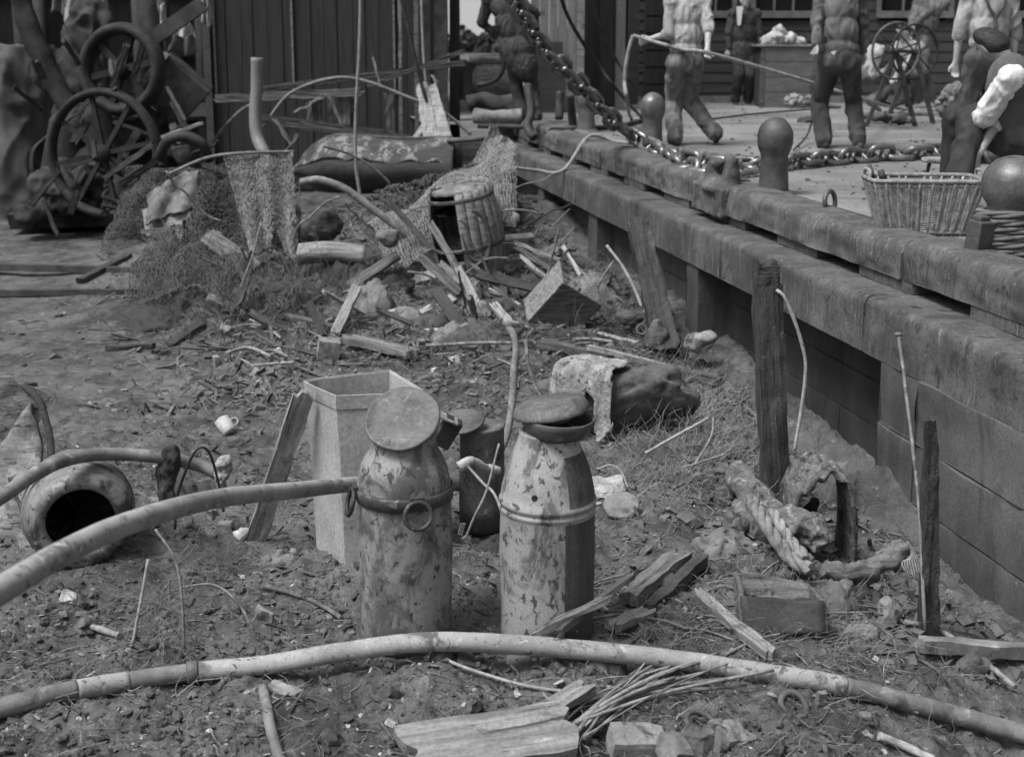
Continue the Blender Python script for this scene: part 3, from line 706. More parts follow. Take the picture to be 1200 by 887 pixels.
def drape(name, px, py, w, d, h, rot, mat, label, cat, seed=1, fold=.03, fs=7., aniso=.35, Y=None, lift=0, sq=.7, edge=.25, nn=None, up=0.0):
    """cloth / heap lying on the ground: folded height field with a ragged hem"""
    c = WG(px, py) if Y is None else WY(px, py, Y)
    n = nn or int(max(24, min(90, max(w, d)/.012))); m = MB(); S = seed*3.3
    def f(u, v):
        a, b = u*2-1, v*2-1; r = (abs(a)**(2/sq)+abs(b)**(2/sq))**(sq/2)
        rag = 1+edge*noise.noise(Vector((a*2.2+S, b*2.2, 1)))+.5*edge*noise.noise(Vector((a*6+S, b*6, 2)))
        q = rotz((a*w/2*rag, b*d/2*rag, 0), rot); x, y = c.x+q.x, c.y+q.y
        k = max(0, 1-min(1, r)**2.2); W_ = noise.noise_vector(Vector((a*w*3+S, b*d*3, 0)))*.6
        g = 1-2.4*abs(noise.noise(Vector((a*w*fs+S+W_.x, b*d*fs*aniso+W_.y, 3)))); g2 = 1-2.2*abs(noise.noise(Vector((a*w*fs*2.3+S+W_.x, b*d*fs*aniso*2+W_.y, 5))))
        base = (g1(x, y) if Y is None else c.z)
        z = base-.02+up+h*(k**.55)*(1+.35*noise.noise(Vector((a*1.7+S, b*1.7, 9))))+fold*(.25+k)*(g+.45*g2)*.6
        return Vector((x+.015*noise.noise(Vector((a*9, b*9, S))), y-(.35*h*k if up else 0), z))
    m.grid(f, n, n); return tag(m.obj(name, mat, solid=.008), label, cat)
# ================================================================== NEAR OBJECTS
def rotz(v, a): c, s = math.cos(a), math.sin(a); return Vector((v[0]*c-v[1]*s, v[0]*s+v[1]*c, v[2]))
def fr(p, z, x=None):
    """matrix at p whose local Z points along z"""
    z = Vector(z).normalized(); X = Vector(x) if x is not None else Vector((1, 0, 0))
    y = z.cross(X).normalized(); X = y.cross(z); Mx = Matrix((X, y, z)).transposed().to_4x4(); Mx.translation = Vector(p); return Mx
def one(mb, name, mat, label, cat, group=None, **k):
    return tag(mb.obj(name, mat, **k), label, cat, group)
# --- the two churns
cy = WZ(477, 746, 0).y
def churn(px, prof, label, mats, lid, scale=1.0, ring=True):
    p = WZ(px, 748, 0); T = thing('milk_churn', label, 'milk churn', p)
    L = Matrix.Translation(p)
    m = MB(); m.lathe(prof, 72, L)
    for i, v in enumerate(m.v):       # dents
        q = v*4.0; d = Vector((v.x-p.x, v.y-p.y, 0))
        if d.length > .03: m.v[i] = v + d.normalized()*(noise.noise(q)*.006+noise.noise(q*2.3)*.003)
    o = m.obj('can_body', mats[0], T)
    return T, L, p, o
import math as _m
# left churn
profA = [(.150, 0), (.162, .012), (.166, .05), (.166, .15), (.167, .25), (.168, .35), (.168, .45), (.168, .535)]
shA = [(.168, .60), (.166, .625), (.158, .66), (.146, .69), (.132, .715), (.120, .735), (.116, .765), (.120, .80)]
T, L, p, o = churn(477, profA+shA, 'mottled milk churn with a flat round lid tipped towards us and a ring handle', (CHURN_A,), None)
m = MB(); m.lathe([(.169, .548), (.176, .552), (.177, .592), (.170, .600)], 64, L, closed=True); m.obj('band', BANDM, T)
for a in (-1.25, 1.75, 3.4):
    m = MB(); d = Vector((math.cos(a), math.sin(a), 0)); c = p+d*.178+Vector((0, 0, .592))
    m.box(c+Vector((0, 0, .0)), (.05, .016, .035), (0, 0, a+math.pi/2)); hd = m.obj('handle_lug', BANDM, T, bevel=.003)
    m = MB(); m.torus(.047, .0085, 32, 10, fr(c+d*.018+Vector((0, 0, -.045)), d+Vector((0, 0, .25)))); m.obj('ring_handle', BANDM, hd, org=world_loc(T))
m = MB(); c = p+Vector((.015, -.105, .70)); m.box(c, (.075, .004, .03), (.55, 0, 0)); m.rough(.004, 30); m.obj('maker_plate', CERAM, T, bevel=.003)
m = MB(); tl = Vector((-.10, -.62, .80)).normalized(); c = p+Vector((.0, -.03, .845))
m.lathe([(1e-4, -.034), (.09, -.03), (.10, -.012), (.131, -.006), (.137, .002), (.137, .010), (.132, .016), (.126, .012), (.09, .012), (1e-4, .016)], 64, fr(c, tl))
m.rough(.0035, 9); m.obj('lid', LIDM, T)
# right churn
profB = [(.156, 0), (.166, .012), (.170, .05), (.170, .2), (.171, .35), (.171, .5), (.172, .508), (.1755, .513), (.1755, .521), (.171, .526), (.1705, .533), (.176, .538), (.177, .549), (.171, .556), (.167, .59), (.155, .64), (.138, .69), (.122, .73), (.109, .76), (.104, .79), (.104, .80)]
T, L, p, o = churn(641, profB, 'flaking pale milk churn with a mushroom lid cocked sideways in its open neck', (CHURN_B,), None)
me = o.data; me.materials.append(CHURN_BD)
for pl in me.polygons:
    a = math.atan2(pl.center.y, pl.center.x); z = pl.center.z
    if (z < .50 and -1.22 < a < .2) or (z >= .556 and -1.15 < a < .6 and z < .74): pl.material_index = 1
m = MB()
m.lathe([(.104, .79), (.115, .805), (.128, .835), (.134, .855), (.130, .858), (.120, .838), (.108, .82), (.098, .80)], 56, fr(p, Vector((.04, -.02, 1))), closed=True); m.rough(.005, 8); m.obj('neck_flare', LIDM, T)
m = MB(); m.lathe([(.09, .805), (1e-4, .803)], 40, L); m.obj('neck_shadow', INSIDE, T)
m = MB(); tl = Vector((-.16, .02, 1.0)).normalized(); c = p+Vector((.012, .0, .868))
m.lathe([(1e-4, -.03), (.07, -.03), (.085, -.005), (.136, -.004), (.139, .003), (.134, .012), (.125, .030), (.10, .040), (.05, .044), (1e-4, .045)], 60, fr(c, tl)); m.rough(.004, 8); m.obj('lid', LIDM, T)
m = MB(); c = p+Vector((-.05, -.152, .60)); m.tube([c, c+Vector((0, -.006, .0))], .011, 12); m.obj('rivet', BANDM, T)
# --- galvanised bin (six sided, open)
p = WG(431, 637); p.z = g1(p.x, p.y)-.02; TB = WY(423, 430, p.y)
B = thing('metal_bin', 'tall tapering galvanised metal bin with angled corners, open and empty', 'metal bin', p)
def poly(cx, cy, w, d, z, rot=.04):
    pts = [(-.5, .02), (-.19, -.5), (.5, -.42), (.49, -.34), (.20, .40), (-.42, .12)]
    return [Vector((cx, cy, z))+rotz((x*w, y*d, 0), rot) for x, y in pts]
H = .75; m = MB()
def shell(m, za, zb, wa, wb, nz=14, ns=8, inner=False):
    rings = []
    for i in range(nz+1):
        k = i/nz; z = za+(zb-za)*k; w = wa+(wb-wa)*k; P = poly(p.x, p.y, w, w*.88, p.z+z); r = []
        for a in range(6):
            for j in range(ns): r.append(P[a].lerp(P[(a+1) % 6], j/ns))
        rings.append(r)
    n = len(rings[0]); vs = []
    for r in rings: vs += r
    vs = [v+Vector((noise.noise(v*5)*.008, noise.noise(v*5+Vector((9, 0, 0)))*.008, 0)) for v in vs]
    m.add(vs, [(i*n+k, i*n+(k+1) % n, (i+1)*n+(k+1) % n, (i+1)*n+k) for i in range(nz) for k in range(n)], None, False)
shell(m, 0, H, .44, .50); m.obj('bin_wall', GALV, B, solid=.006)
m = MB(); shell(m, H-.055, H+.005, .508, .516, 2); m.obj('rim_band', GALV, B, solid=.006)
m = MB(); P = poly(p.x, p.y, .30, .26, p.z+.03); m.add(P, [(0, 1, 2, 3, 4, 5)]); m.obj('bin_floor', RUST, B)
# board leaning on the bin
a = WG(300, 632); b = WY(356, 462, p.y-.12)
m = MB(); m.bar(a, b, .085, .028, up=(.3, -1, .2), seg=14, jit=.006, ragged=.03); align(one(m, 'board', WOODG, 'narrow weathered board leaning against the left side of the metal bin', 'board'), a, b, (.3, -1, .2))
# --- hoses
def hose(name, pts, r, mat, label, n=16, wob=.05, joints=()):
    path = spline(pts, 14); m = MB(); m.tube(path, r, n, True, .035, 3.3)
    o = one(m, name, mat, label, 'hose')
    return path
def gp(px, py, up=.035): q = WG(px, py, up); return q
near = [(-90, 842), (0, 829), (70, 812), (150, 798), (230, 787), (310, 779), (400, 764), (500, 752), (600, 755), (700, 763), (800, 774), (900, 789), (980, 802), (1060, 822), (1140, 843), (1230, 868)]
pts = []
for x, y in near:
    q = WG(x, y, .03); pts.append(q)
zs = [q.z for q in pts]
pts = [WZ(x, y, (zs[max(i-1, 0)]+zs[i]*2+zs[min(i+1, len(zs)-1)])/4+.012) for i, (x, y) in enumerate(near)]
for i, (x, y) in enumerate(near):
    if 380 <= x <= 760: pts[i] = WY(x, y, min(pts[i].y, 4.22+.0*x))
T = thing('water_hose', 'pale canvas hose lying right across the foreground in front of both churns', 'hose', pts[7])
path = spline(pts, 16); n = len(path)
def seg(i0, i1, nm, mat, r=.034, wob=.03): m = MB(); m.tube(path[i0:i1], r, 18, True, wob, 1.3); return m.obj(nm, mat, T)
k = lambda px: min(range(n), key=lambda i: abs((path[i].x/(path[i].y*CP+(CAMZ-path[i].z)*SP))*F+CX-px))
k1, k2, k3, k4 = k(90), k(150), k(225), k(990)
seg(0, k1+1, 'muddy_length', HOSED); seg(k1, k2+1, 'pale_length', HOSE, .0345); seg(k2, k3+1, 'muddy_length', HOSED, .032); seg(k3, k4+1, 'pale_length', HOSE, .034, .035); seg(k4, n, 'muddy_length', HOSED, .033)
for i in (k3,):
    m = MB(); d = path[i+1]-path[i-1]; m.lathe([(.036, -.02), (.040, -.014), (.040, .014), (.036, .02)], 24, fr(path[i], d), closed=True); m.obj('coupling', RUST, T)
# upper hose, held up off the mud
hp = [WY(-120, 762, 2.15), WY(0, 692, 2.6), WY(70, 650, 2.9), WY(150, 613, 3.3), WY(250, 585, 3.9), WY(340, 575, 4.5), WY(422, 567, 5.05), WY(500, 566, 5.35), WY(556, 568, 5.6)]
hose('water_hose', hp, [.040]*60+[.034]*60 if False else .031, HOSE, 'thick grey hose coming in at the left and passing behind the left churn')
# darker hose over the jar with rags bound on
hp = [WY(-60, 615, 4.2), WY(0, 583, 4.55), WY(40, 556, 4.85), WY(80, 538, 5.1), WY(130, 532, 5.3), WY(190, 536, 5.4), (WY(232, 545, 5.5)), WY(258, 556, 5.5)]
hose('water_hose', hp, .028, HOSED, 'dark muddy hose running over the earthenware jar with rags tied round it')
m = MB(); c = WY(262, 548, 5.47); m.ell(c, (.035, .03, .055)); m.ell(c+Vector((-.015, 0, -.05)), (.025, .03, .05)); m.ell(c+Vector((.01, .0, .03)), (.03, .02, .03)); f = fuse(m, .006, 1, .015, 28, 2)
one(f, 'rag', CLOTHW, 'pale rag stuffed on the end of the dark muddy hose', 'rag')
m = MB(); c = WY(200, 540, 5.38)
for i in range(5): m.ell(c+Vector((random.uniform(-.03, .03), random.uniform(-.02, .02), .03-i*.045)), (.04, .035, .05))
f = fuse(m, .007, 1, .018, 22, 5, (1, 1, .4)); one(f, 'rag', CLOTHD, 'dark wet rag hanging down from the muddy hose beside the jar', 'rag')
m = MB(); m.tube(spline([WY(205, 620, 5.3), WY(208, 580, 5.3), WY(228, 530, 5.28), WY(245, 530, 5.3), WY(258, 575, 5.32), WY(262, 600, 5.3)]), .006, 8); one(m, 'wire_loop', IRON, 'bent dark wire looped over the end of the muddy hose', 'wire')
# --- earthenware jar on its side
c = WY(95, 612, 5.12); ax = Vector((.36, -.88, .02)).normalized()
T = thing('stoneware_jar', 'big stained stoneware jar lying on its side with its dark mouth facing us', 'jar', (c.x, c.y, g1(c.x, c.y)))
m = MB(); J = fr(c, ax) @ Matrix.Scale(1.13, 4)
m.lathe([(1e-4, -.42), (.12, -.42), (.165, -.38), (.195, -.30), (.206, -.21), (.203, -.12), (.19, -.06), (.178, -.045), (.182, -.03), (.176, -.012), (.168, 0), (.150, .006), (.130, .004), (.122, -.01), (.124, -.05), (.15, -.12), (.15, -.32), (1e-4, -.36)], 64, J)
m.rough(.004, 7); m.obj('jar_body', EARTHEN, T)
m = MB(); m.torus(.230, .006, 56, 8, fr(c-ax*.17, ax)); m.torus(.223, .006, 56, 8, fr(c-ax*.12, ax)); m.obj('raised_ring', EARTHEN, T)
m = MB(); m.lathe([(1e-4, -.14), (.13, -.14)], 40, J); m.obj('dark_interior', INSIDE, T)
# broken boat bow / plank slab at far left
T = thing('broken_bow', 'splintered pointed bow of a small boat standing up at the left edge', 'boat wreck', WG(20, 640))
m = MB(); A = [WY(-70, 640, 5.9), WY(22, 452, 5.9), WY(64, 690, 5.4), WY(-60, 740, 5.2)]
m.grid(lambda u, v: A[3].lerp(A[0], v).lerp(A[2].lerp(WY(40, 470, 5.9), v), u)+Vector((0, -.08*math.sin(u*math.pi)-.02*math.sin(v*14), 0)), 20, 30); m.rough(.015, 9); m.obj('plank_side', WOODG, T, solid=.03)
m = MB(); m.bar(WY(-50, 610, 5.7), WY(30, 450, 5.9), .26, .04, up=(.6, -1, .3), seg=20, jit=.01, ragged=.06); m.rough(.006, 12); m.obj('gunwale', WOODG, T)
m = MB(); m.tube(spline([WY(28, 452, 5.86), WY(46, 470, 5.8), WY(58, 510, 5.7), WY(60, 560, 5.6), WY(58, 640, 5.5)]), .016, 10, True, .3); m.obj('stem', CHAR, T)
m = MB(); m.bar(WY(5, 560, 5.5), WY(48, 690, 5.3), .05, .03, up=(0, -1, 0), seg=10, jit=.01, ragged=.04); m.obj('rib', WOODG, T)
# --- mug
c = WG(265, 500, .04); T = thing('enamel_mug', 'small pale enamel mug lying tipped in the mud', 'mug', (c.x, c.y, c.z-.04))
J = fr(c, Vector((-.55, .45, .6))); m = MB(); m.lathe([(1e-4, -.045), (.036, -.045), (.04, -.035), (.043, .05), (.040, .05), (.037, -.03), (1e-4, -.03)], 32, J); m.obj('cup', GALV, T)
m = MB(); m.torus(.022, .005, 16, 8, fr(J @ Vector((.052, 0, 0)), J.to_3x3() @ Vector((0, 1, 0)))); m.obj('handle', GALV, T)
# --- little can with tilted plate behind the left churn
c = WG(560, 625); c.y = 5.35; c = Vector((WY(565, 560, 5.5).x, 5.5, g1(-.1, 5.5)))
T = thing('oil_drum', 'short dark drum standing behind the left churn with a plate on top', 'drum', c)
m = MB(); m.lathe([(1e-4, 0), (.10, 0), (.103, .1), (.10, .3), (.098, .45), (.103, .46), (.098, .47), (1e-4, .46)], 40, Matrix.Translation(c)); m.rough(.006, 6); m.obj('drum_body', RUST, T)
q = WY(541, 494, 5.45); m = MB(); m.lathe([(1e-4, -.006), (.098, -.006), (.103, 0), (.098, .006), (1e-4, .008)], 40, fr(q, Vector((-.12, -.25, 1)))); m.rough(.004, 10)
one(m, 'round_plate', RUST, 'thin round plate resting on the short drum behind the left churn', 'plate')
q = WY(524, 506, 5.1); m = MB(); m.box(q, (.075, .05, .13), (.2, .5, .2)); one(m, 'tin_box', INSIDE, 'small black tin box standing just behind the left churn lid', 'tin box', bevel=.004)
q = WY(523, 489, 5.08); m = MB(); m.box(q, (.10, .06, .008), (.2, .45, .2)); one(m, 'slip_of_tin', WOODG, 'pale slip of tin lying on the small black tin box', 'tin')
q = [WY(538, 548, 5.2), WY(552, 540, 5.22), WY(570, 548, 5.3), WY(584, 552, 5.35)]
m = MB(); m.tube(spline(q), [.022]*9+[.016]*9+[.02]*7, 10, True, .3); one(m, 'bone', CERAM, 'pale knuckled bone like stick between the two churns', 'bone')
m = MB(); m.tube(spline([WY(548, 546, 5.15), WY(566, 566, 5.05), WY(580, 580, 4.95), WY(592, 612, 4.85)]), .006, 8); one(m, 'stick', TWIGP, 'short pale stick sloping down between the churns', 'stick')
# upright branch behind
for pts, r, mt, lb in (
    ([(592, 377), (604, 400), (602, 440), (599, 480), (592, 515), (578, 545), (566, 585)], .018, TWIGP, 'tall pale crooked branch standing upright behind the gap between the churns'),
    ([(585, 520), (570, 575), (556, 605), (545, 632)], .005, TWIGP, 'thin twig dangling a scrap of paper between the churns'),
    ([(616, 398), (620, 430), (632, 462), (650, 480)], .008, TWIG, 'thin dark root right of the pale crooked branch'),
    ([(700, 550), (716, 545), (728, 553), (736, 572)], .004, TWIGP, 'small curl of wire right of the right churn neck')):
    Y0 = 6.2 if r > .01 else 5.2
    m = MB(); m.tube(spline([WY(a, b, Y0+.002*(400-b)) for a, b in pts]), r, 10, True, .25, r*99); one(m, 'branch' if r > .006 else 'twig', mt, lb, 'branch')
m = MB(); q = WY(541, 620, 5.0); m.box(q, (.02, .003, .055), (.2, .2, .3)); m.box(q+Vector((.02, 0, -.04)), (.03, .003, .03), (.2, .9, .3)); one(m, 'paper_scrap', CERAM, 'scrap of white paper caught on a twig between the churns', 'paper')
# --- rock with encrusted cloth
c = WG(715, 508); c = Vector((c.x, c.y+.12, g1(c.x, c.y)))
V, Fc = ico(5); m = MB(); vs = []
for v in V:
    q = Vector(v); h = 1+.28*noise.noise(q*1.3+Vector((3, 1, 5)))+.12*noise.noise(q*3.1)+.04*noise.noise(q*9)
    q = Vector((q.x*.44, q.y*.25, q.z*.19))*h
    q.z += .04*float(sm(q.x/.2))
    dd = q.dot(Vector((.35, -.75, -.25)))
    if dd > .11: q -= Vector((.35, -.75, -.25)).normalized()*(dd-.11)*.75
    vs.append(rotz(q, -.25)+c+Vector((.04, 0, .16)))
m.add(vs, [tuple(f) for f in Fc]); one(m, 'boulder', ROCK, 'large dark boulder half covered by a crusted pale cloth', 'boulder')
BO = bpy.data.objects['boulder']; bv = [v.co+BO.location for v in BO.data.vertices]
def top_at(x, y):
    best = None
    for v in bv:
        d = (v.x-x)**2+(v.y-y)**2
        if d < .0025 and (best is None or v.z > best): best = v.z
    return best
m = MB(); PQ = []
def clf(u, v):
    x = c.x-.33+.40*u+.05*math.sin(v*5); y = c.y+.16-.42*v+.05*math.sin(u*6)
    t = top_at(x, y); g = g1(x, y)
    z = (t if t is not None else g)
    fold = .035*(1-2*abs(noise.noise(Vector((u*6+v*2.5, v*1.6, 2)))))+.018*(1-2*abs(noise.noise(Vector((u*13, v*3, 4)))))
    return Vector((x, y, z+.012+fold*(.3+v)))
m.grid(clf, 44, 44)
for it in range(5):      # let the cloth bridge gaps
    n = 45; z = np.array([v.z for v in m.v]).reshape(n, n); zz = np.pad(z, 1, mode='edge'); av = (zz[:-2, 1:-1]+zz[2:, 1:-1]+zz[1:-1, :-2]+zz[1:-1, 2:])/4
    z2 = np.maximum(av, z*.5+av*.5).ravel()
    for i_, v in enumerate(m.v): v.z = z2[i_]
keep_ = [noise.noise(Vector((v.x*9, v.y*9, 5)))+min(i_//45, 44-i_//45, i_ % 45, 44-i_ % 45)*.13+.25 > .62 for i_, v in enumerate(m.v)]
m.f = [f for f in m.f if all(keep_[k_] for k_ in f)]; m.flat = [False]*len(m.f)
m.rough(.006, 30); m.rough(.004, 70); one(m, 'crusted_cloth', CLOTHL, 'pale crusted cloth draped over the left end of the boulder', 'cloth', solid=.010)
# --- flattened tins and paper right of the churn
c = WG(728, 592, .05); m = MB(); m.lathe([(1e-4, -.012), (.078, -.012), (.084, -.005), (.084, .005), (.074, .008), (1e-4, .002)], 36, fr(c, Vector((-.1, -.45, 1)))); m.rough(.006, 16)
one(m, 'flattened_tin', BRICK, 'flattened round tin lid lying right of the churns', 'tin lid')
c = WG(712, 576, .03); m = MB(); m.grid(lambda u, v: c+Vector(((u-.5)*.17, (v-.5)*.16, .05*v+.03*noise.noise(Vector((u*3, v*3, 1))))), 14, 14); one(m, 'paper_sheet', CERAM, 'crumpled pale sheet lying just behind the flattened tin lid', 'paper', solid=.003)
# --- posts standing in the mud
def post(name, a, b, w0, w1, Y, mat, label, cat, rag=.05, d=.9, seg=22, jit=.012):
    A = WY(*a, Y); Bp = WY(*b, Y); m = MB()
    m.bar(Bp, A, w0, w0*d, up=(0, -1, 0.0), seg=seg, jit=jit, taper=w1/w0, ragged=rag); return m, one(m, name, mat, label, cat)
PY = 6.15
T = thing('mooring_post', 'thick old post with a burnt top standing against the quay wall', 'post', (WY(905, 565, PY).x, PY, -.05))
A = WY(899, 335, PY); Bq = WY(909, 575, PY)
m = MB(); m.bar(Bq, A, .138, .11, up=(0, -1, 0), seg=60, jit=.004, taper=.9, ragged=.03); m.rough(.012, 4); m.grain(.010, 28, 2); m.grain(.004, 80, 8); align(m.obj('shaft', POSTW, T), Bq-world_loc(T), A-world_loc(T), (0, -1, 0))
m = MB(); m.bar(A+Vector((.0, .0, -.005)), WY(897, 306, PY), .105, .09, up=(0, -1, 0), seg=6, jit=.02, ragged=.06); m.obj('charred_top', CHAR, T)
# leaning slab at the back of it
m = MB(); m.tube(spline([WY(910, 340, PY-.05), WY(920, 350, PY-.08), WY(936, 390, PY-.1), WY(944, 430, PY-.12), WY(939, 480, PY-.14), WY(931, 528, PY-.2)]), [.012]*20+[.009]*22 if False else .009, 8, True, .3)
one(m, 'stick', TWIGP, 'long pale bent stick hanging beside the thick burnt post', 'stick')
PY2 = 4.85
T2 = MB(); A = WY(1090, 492, PY2); Bq = WY(1089, 742, PY2)
m = MB(); m.bar(Bq, A, .072, .05, up=(0, -1, 0), seg=60, jit=.003, taper=.6, ragged=.02); m.rough(.010, 6); m.grain(.008, 40, 4); m.grain(.004, 90, 12)
align(one(m, 'charred_stake', CHAR, 'thin charred stake standing upright near the right edge', 'stake'), Bq, A, (0, -1, 0))
T = thing('rod', 'thin rusty rod with a knob leaning against the quay wall behind the stake', 'rod', WY(1080, 740, 4.75))
q = [WY(1053, 392, 5.3), WY(1058, 430, 5.25), WY(1068, 510, 5.1), WY(1077, 600, 4.95), WY(1084, 738, 4.74)]
m = MB(); m.tube(spline(q), .0075, 8, True, .25); m.obj('shank', HOSED, T)
m = MB(); m.ell(q[0], (.018, .012, .010)); m.obj('knob', RUST, T)
# raking timber against the wall in the middle distance
a = WY(783, 415, 8.75); b = WY(748, 262, 9.6)
m = MB(); m.bar(a, b, .19, .13, up=(0, -1, 0), seg=40, jit=.008, taper=.8, ragged=.06); m.rough(.02, 3); m.grain(.012, 25, 2.5); align(one(m, 'raking_timber', POSTW, 'thick mossy timber raking up against the quay wall in the middle distance', 'timber'), a, b, (0, -1, 0))
m = MB(); a = WY(772, 395, 8.6); b = WY(762, 408, 8.6); m.torus(.033, .008, 24, 8, fr(WY(752, 386, 8.55), Vector((0, -1, .3)))); one(m, 'iron_ring', RUST, 'small iron ring hanging at the foot of the raking timber', 'ring')
m = MB(); m.tube(spline([WY(711, 288, 9.2), WY(728, 310, 9.1), WY(742, 335, 9.0), WY(752, 360, 8.9)]), .011, 8, True, .2); one(m, 'stick', TWIGP, 'pale curved stick leaning at the foot of the raking timber', 'stick')
m = MB(); m.tube([WY(720, 305, 9.1), WY(708, 322, 9.0), WY(700, 336, 8.9)], .009, 8); one(m, 'stick', TWIG, 'short straight stick propped against the pale curved stick', 'stick')
# --- rags, bottle sack and thick rope right
m = MB(); P_ = [WY(868, 552, 5.95), WY(882, 572, 5.8), WY(898, 594, 5.65), WY(912, 618, 5.5)]
for i_ in range(3): m.cap(P_[i_]-Vector((0, 0, .03)), P_[i_+1]-Vector((0, 0, .03)), .060+.01*i_, .070+.01*i_)
m.cap(WY(873, 595, 5.62), WY(892, 620, 5.5), .05, .045); m.ell(WY(869, 614, 5.5), (.026, .03, .02))
f = fuse(m, .009, 2, .026, 6, 3, (1, 1, 1), True); one(f, 'sodden_sack', CRUST, 'sodden grey sack slumped beside the thick burnt post', 'sack')
m = MB(); m.ell(WY(924, 611, 5.40), (.075, .08, .060)); m.ell(WY(940, 617, 5.36), (.085, .08, .068)); m.box(WY(957, 628, 5.32), (.08, .10, .09), (.2, .5, .1)); m.ell(WY(950, 614, 5.4), (.06, .06, .05)); f = fuse(m, .007, 1, .020, 11, 6, (1, 1, 1), True)
one(f, 'canvas_bag', CRUST, 'stuffed pale canvas bag lying across the thick rope', 'bag')
# lay a thick three strand rope
def laid_rope(pts, r, label, name='thick_rope', mat=ROPE, pitch=None):
    path = spline(pts, 16); T = MB(); N = len(path); pitch = pitch or r*7; L = 0; fx = frame_from(path[1]-path[0])
    ax, ay = fx[0], fx[1]; strands_ = [[], [], []]; prev = (path[1]-path[0]).normalized()
    for i, q in enumerate(path):
        t = (path[min(i+1, N-1)]-path[max(i-1, 0)]).normalized(); rq = prev.rotation_difference(t); ax = rq @ ax; ay = rq @ ay; prev = t
        if i: L += (q-path[i-1]).length
        for j in range(3):
            a = L/pitch*6.283+j*2.094; strands_[j].append(q+(ax*math.cos(a)+ay*math.sin(a))*r*.52)
    for st in strands_: T.tube(st, r*.56, 8)
    return one(T, name, mat, label, 'rope')
laid_rope([WY(880, 585, 5.45), WY(893, 607, 5.32), WY(908, 630, 5.22), WY(928, 655, 5.12), WY(950, 668, 5.05)], .031, 'thick stranded rope curling out from under the canvas bag')
laid_rope([WY(905, 600, 5.38), WY(925, 632, 5.22), WY(946, 655, 5.1)], .026, 'second thick rope end lying beside the stranded rope')
# draped leather with a hole
m = MB(); cc = WY(955, 632, 5.55)
def lea(u, v):
    a = math.pi*(1.05-u*1.15); x = .135*math.cos(a)+.02; z = .24*max(0, math.sin(a))**.7+.20; y = -.12+.30*v+.03*math.sin(u*15)
    z -= .22*(1 if u > .62 else 0)*sm((u-.62)/.38) if u > .62 else 0
    z += .012*math.sin(u*40+v*4)
    return Vector((cc.x+x, 5.55+y, cc.z+z-.10+.03*noise.noise(Vector((u*6, v*6, 1)))))
m.grid(lambda u, v: lea(u, float(v)), 60, 24); one(m, 'leather_hide', CRUST, 'stiff grey hide arched like a hood at the foot of the quay wall', 'hide', solid=.02)
m = MB(); m.tube(spline([WY(945, 590, 5.72), WY(950, 605, 5.7), WY(952, 630, 5.65)]), [.04]*17, 12, True, .5); f = fuse(m, .009, 1, .03, 9, 8, (1, 1, .35), True); one(f, 'sack_fold', CLOTHD, 'folded dark sacking bunched inside the arched hide', 'sacking')
# dark log rope-bound
m = MB(); m.tube(spline([WY(965, 668, 5.0), WY(1000, 672, 5.0), WY(1030, 662, 5.05), WY(1062, 642, 5.1)]), .038, 16, True, .5); m.rough(.018, 14); m.rough(.006, 40); one(m, 'driftwood_log', WOODO, 'soft dark log lying at the foot of the quay wall left of the stake', 'log')
m = MB(); c = WY(1068, 648, 4.98)
for i in range(8): m.tube(spline([c+Vector((i*.006-.02, 0, .05-.01*i)), c+Vector((.03-.01*i, -.02, -.03)), c+Vector((.05-.012*i, -.04, -.13+.01*i))]), .004, 6)
one(m, 'frayed_rope', ROPE, 'frayed rope end spilling down beside the charred stake', 'rope')
# broken crate in the right foreground
c = WG(915, 715, .02); T = thing('broken_crate', 'broken dark wooden crate sunk in the mud right of the churns', 'crate', (c.x, c.y, g1(c.x, c.y)))
def P3(px, py, Y): return WY(px, py, Y)
def quad(m, a, b, c_, d, t=.02, n=10, am=.006):
    m.grid(lambda u, v: a.lerp(b, u).lerp(d.lerp(c_, u), v), n, n)
for nm, mt, q in (('front_board', WOODD, [(868, 700, 4.62), (965, 704, 4.58), (968, 742, 4.52), (872, 745, 4.55)]), ('end_board', WOODO, [(866, 672, 4.85), (870, 700, 4.62), (872, 745, 4.55), (850, 730, 4.8)]), ('back_board', WOODO, [(868, 668, 4.9), (948, 684, 4.9), (962, 712, 4.82), (870, 705, 4.85)]), ('side_board', WOODO, [(965, 703, 4.59), (948, 685, 4.9), (952, 720, 4.85), (968, 742, 4.52)])):
    m = MB(); a, b, c2, d = [P3(*x) for x in q]; quad(m, a, b, c2, d); m.rough(.008, 9); m.obj(nm, mt, T, solid=.018)
def plank(a, b, w, t, mat, label, name='plank', up=(0, 0, 1), ra=.05, seg=14, jit=.008, ya=None, yb=None, lift=.02, taper=1.):
    A = WG(*a, lift) if ya is None else WY(*a, ya); Bq = WG(*b, lift) if yb is None else WY(*b, yb)
    m = MB(); m.bar(A, Bq, w, t, up=up, seg=seg, jit=jit, ragged=ra, taper=taper, warp=.006); return align(one(m, name, mat, label, 'timber'), A, Bq, up)
plank((818, 694), (905, 768), .05, .03, WOODG, 'weathered plank sloping down right in front of the broken crate', lift=.03)
plank((478, 884), (672, 850), .20, .04, WOODG, 'broad splintered board lying flat at the bottom edge', ra=.10, seg=20, lift=.075, jit=.006, up=(-.1, -.35, 1))
plank((622, 846), (688, 806), .075, .03, WOODG, 'short weathered board lying just behind the broad splintered one', lift=.06)
plank((738, 702), (798, 652), .075, .05, WOODG, 'chunk of broken timber with splintered ends right of the churns', 'broken_timber', lift=.06, jit=.012)
plank((760, 712), (825, 655), .05, .04, WOODD, 'dark timber chunk lying behind the splintered one', 'broken_timber', lift=.03)
plank((718, 736), (760, 715), .06, .03, WOODG, 'flat wood offcut lying near the base of the right churn', lift=.03)
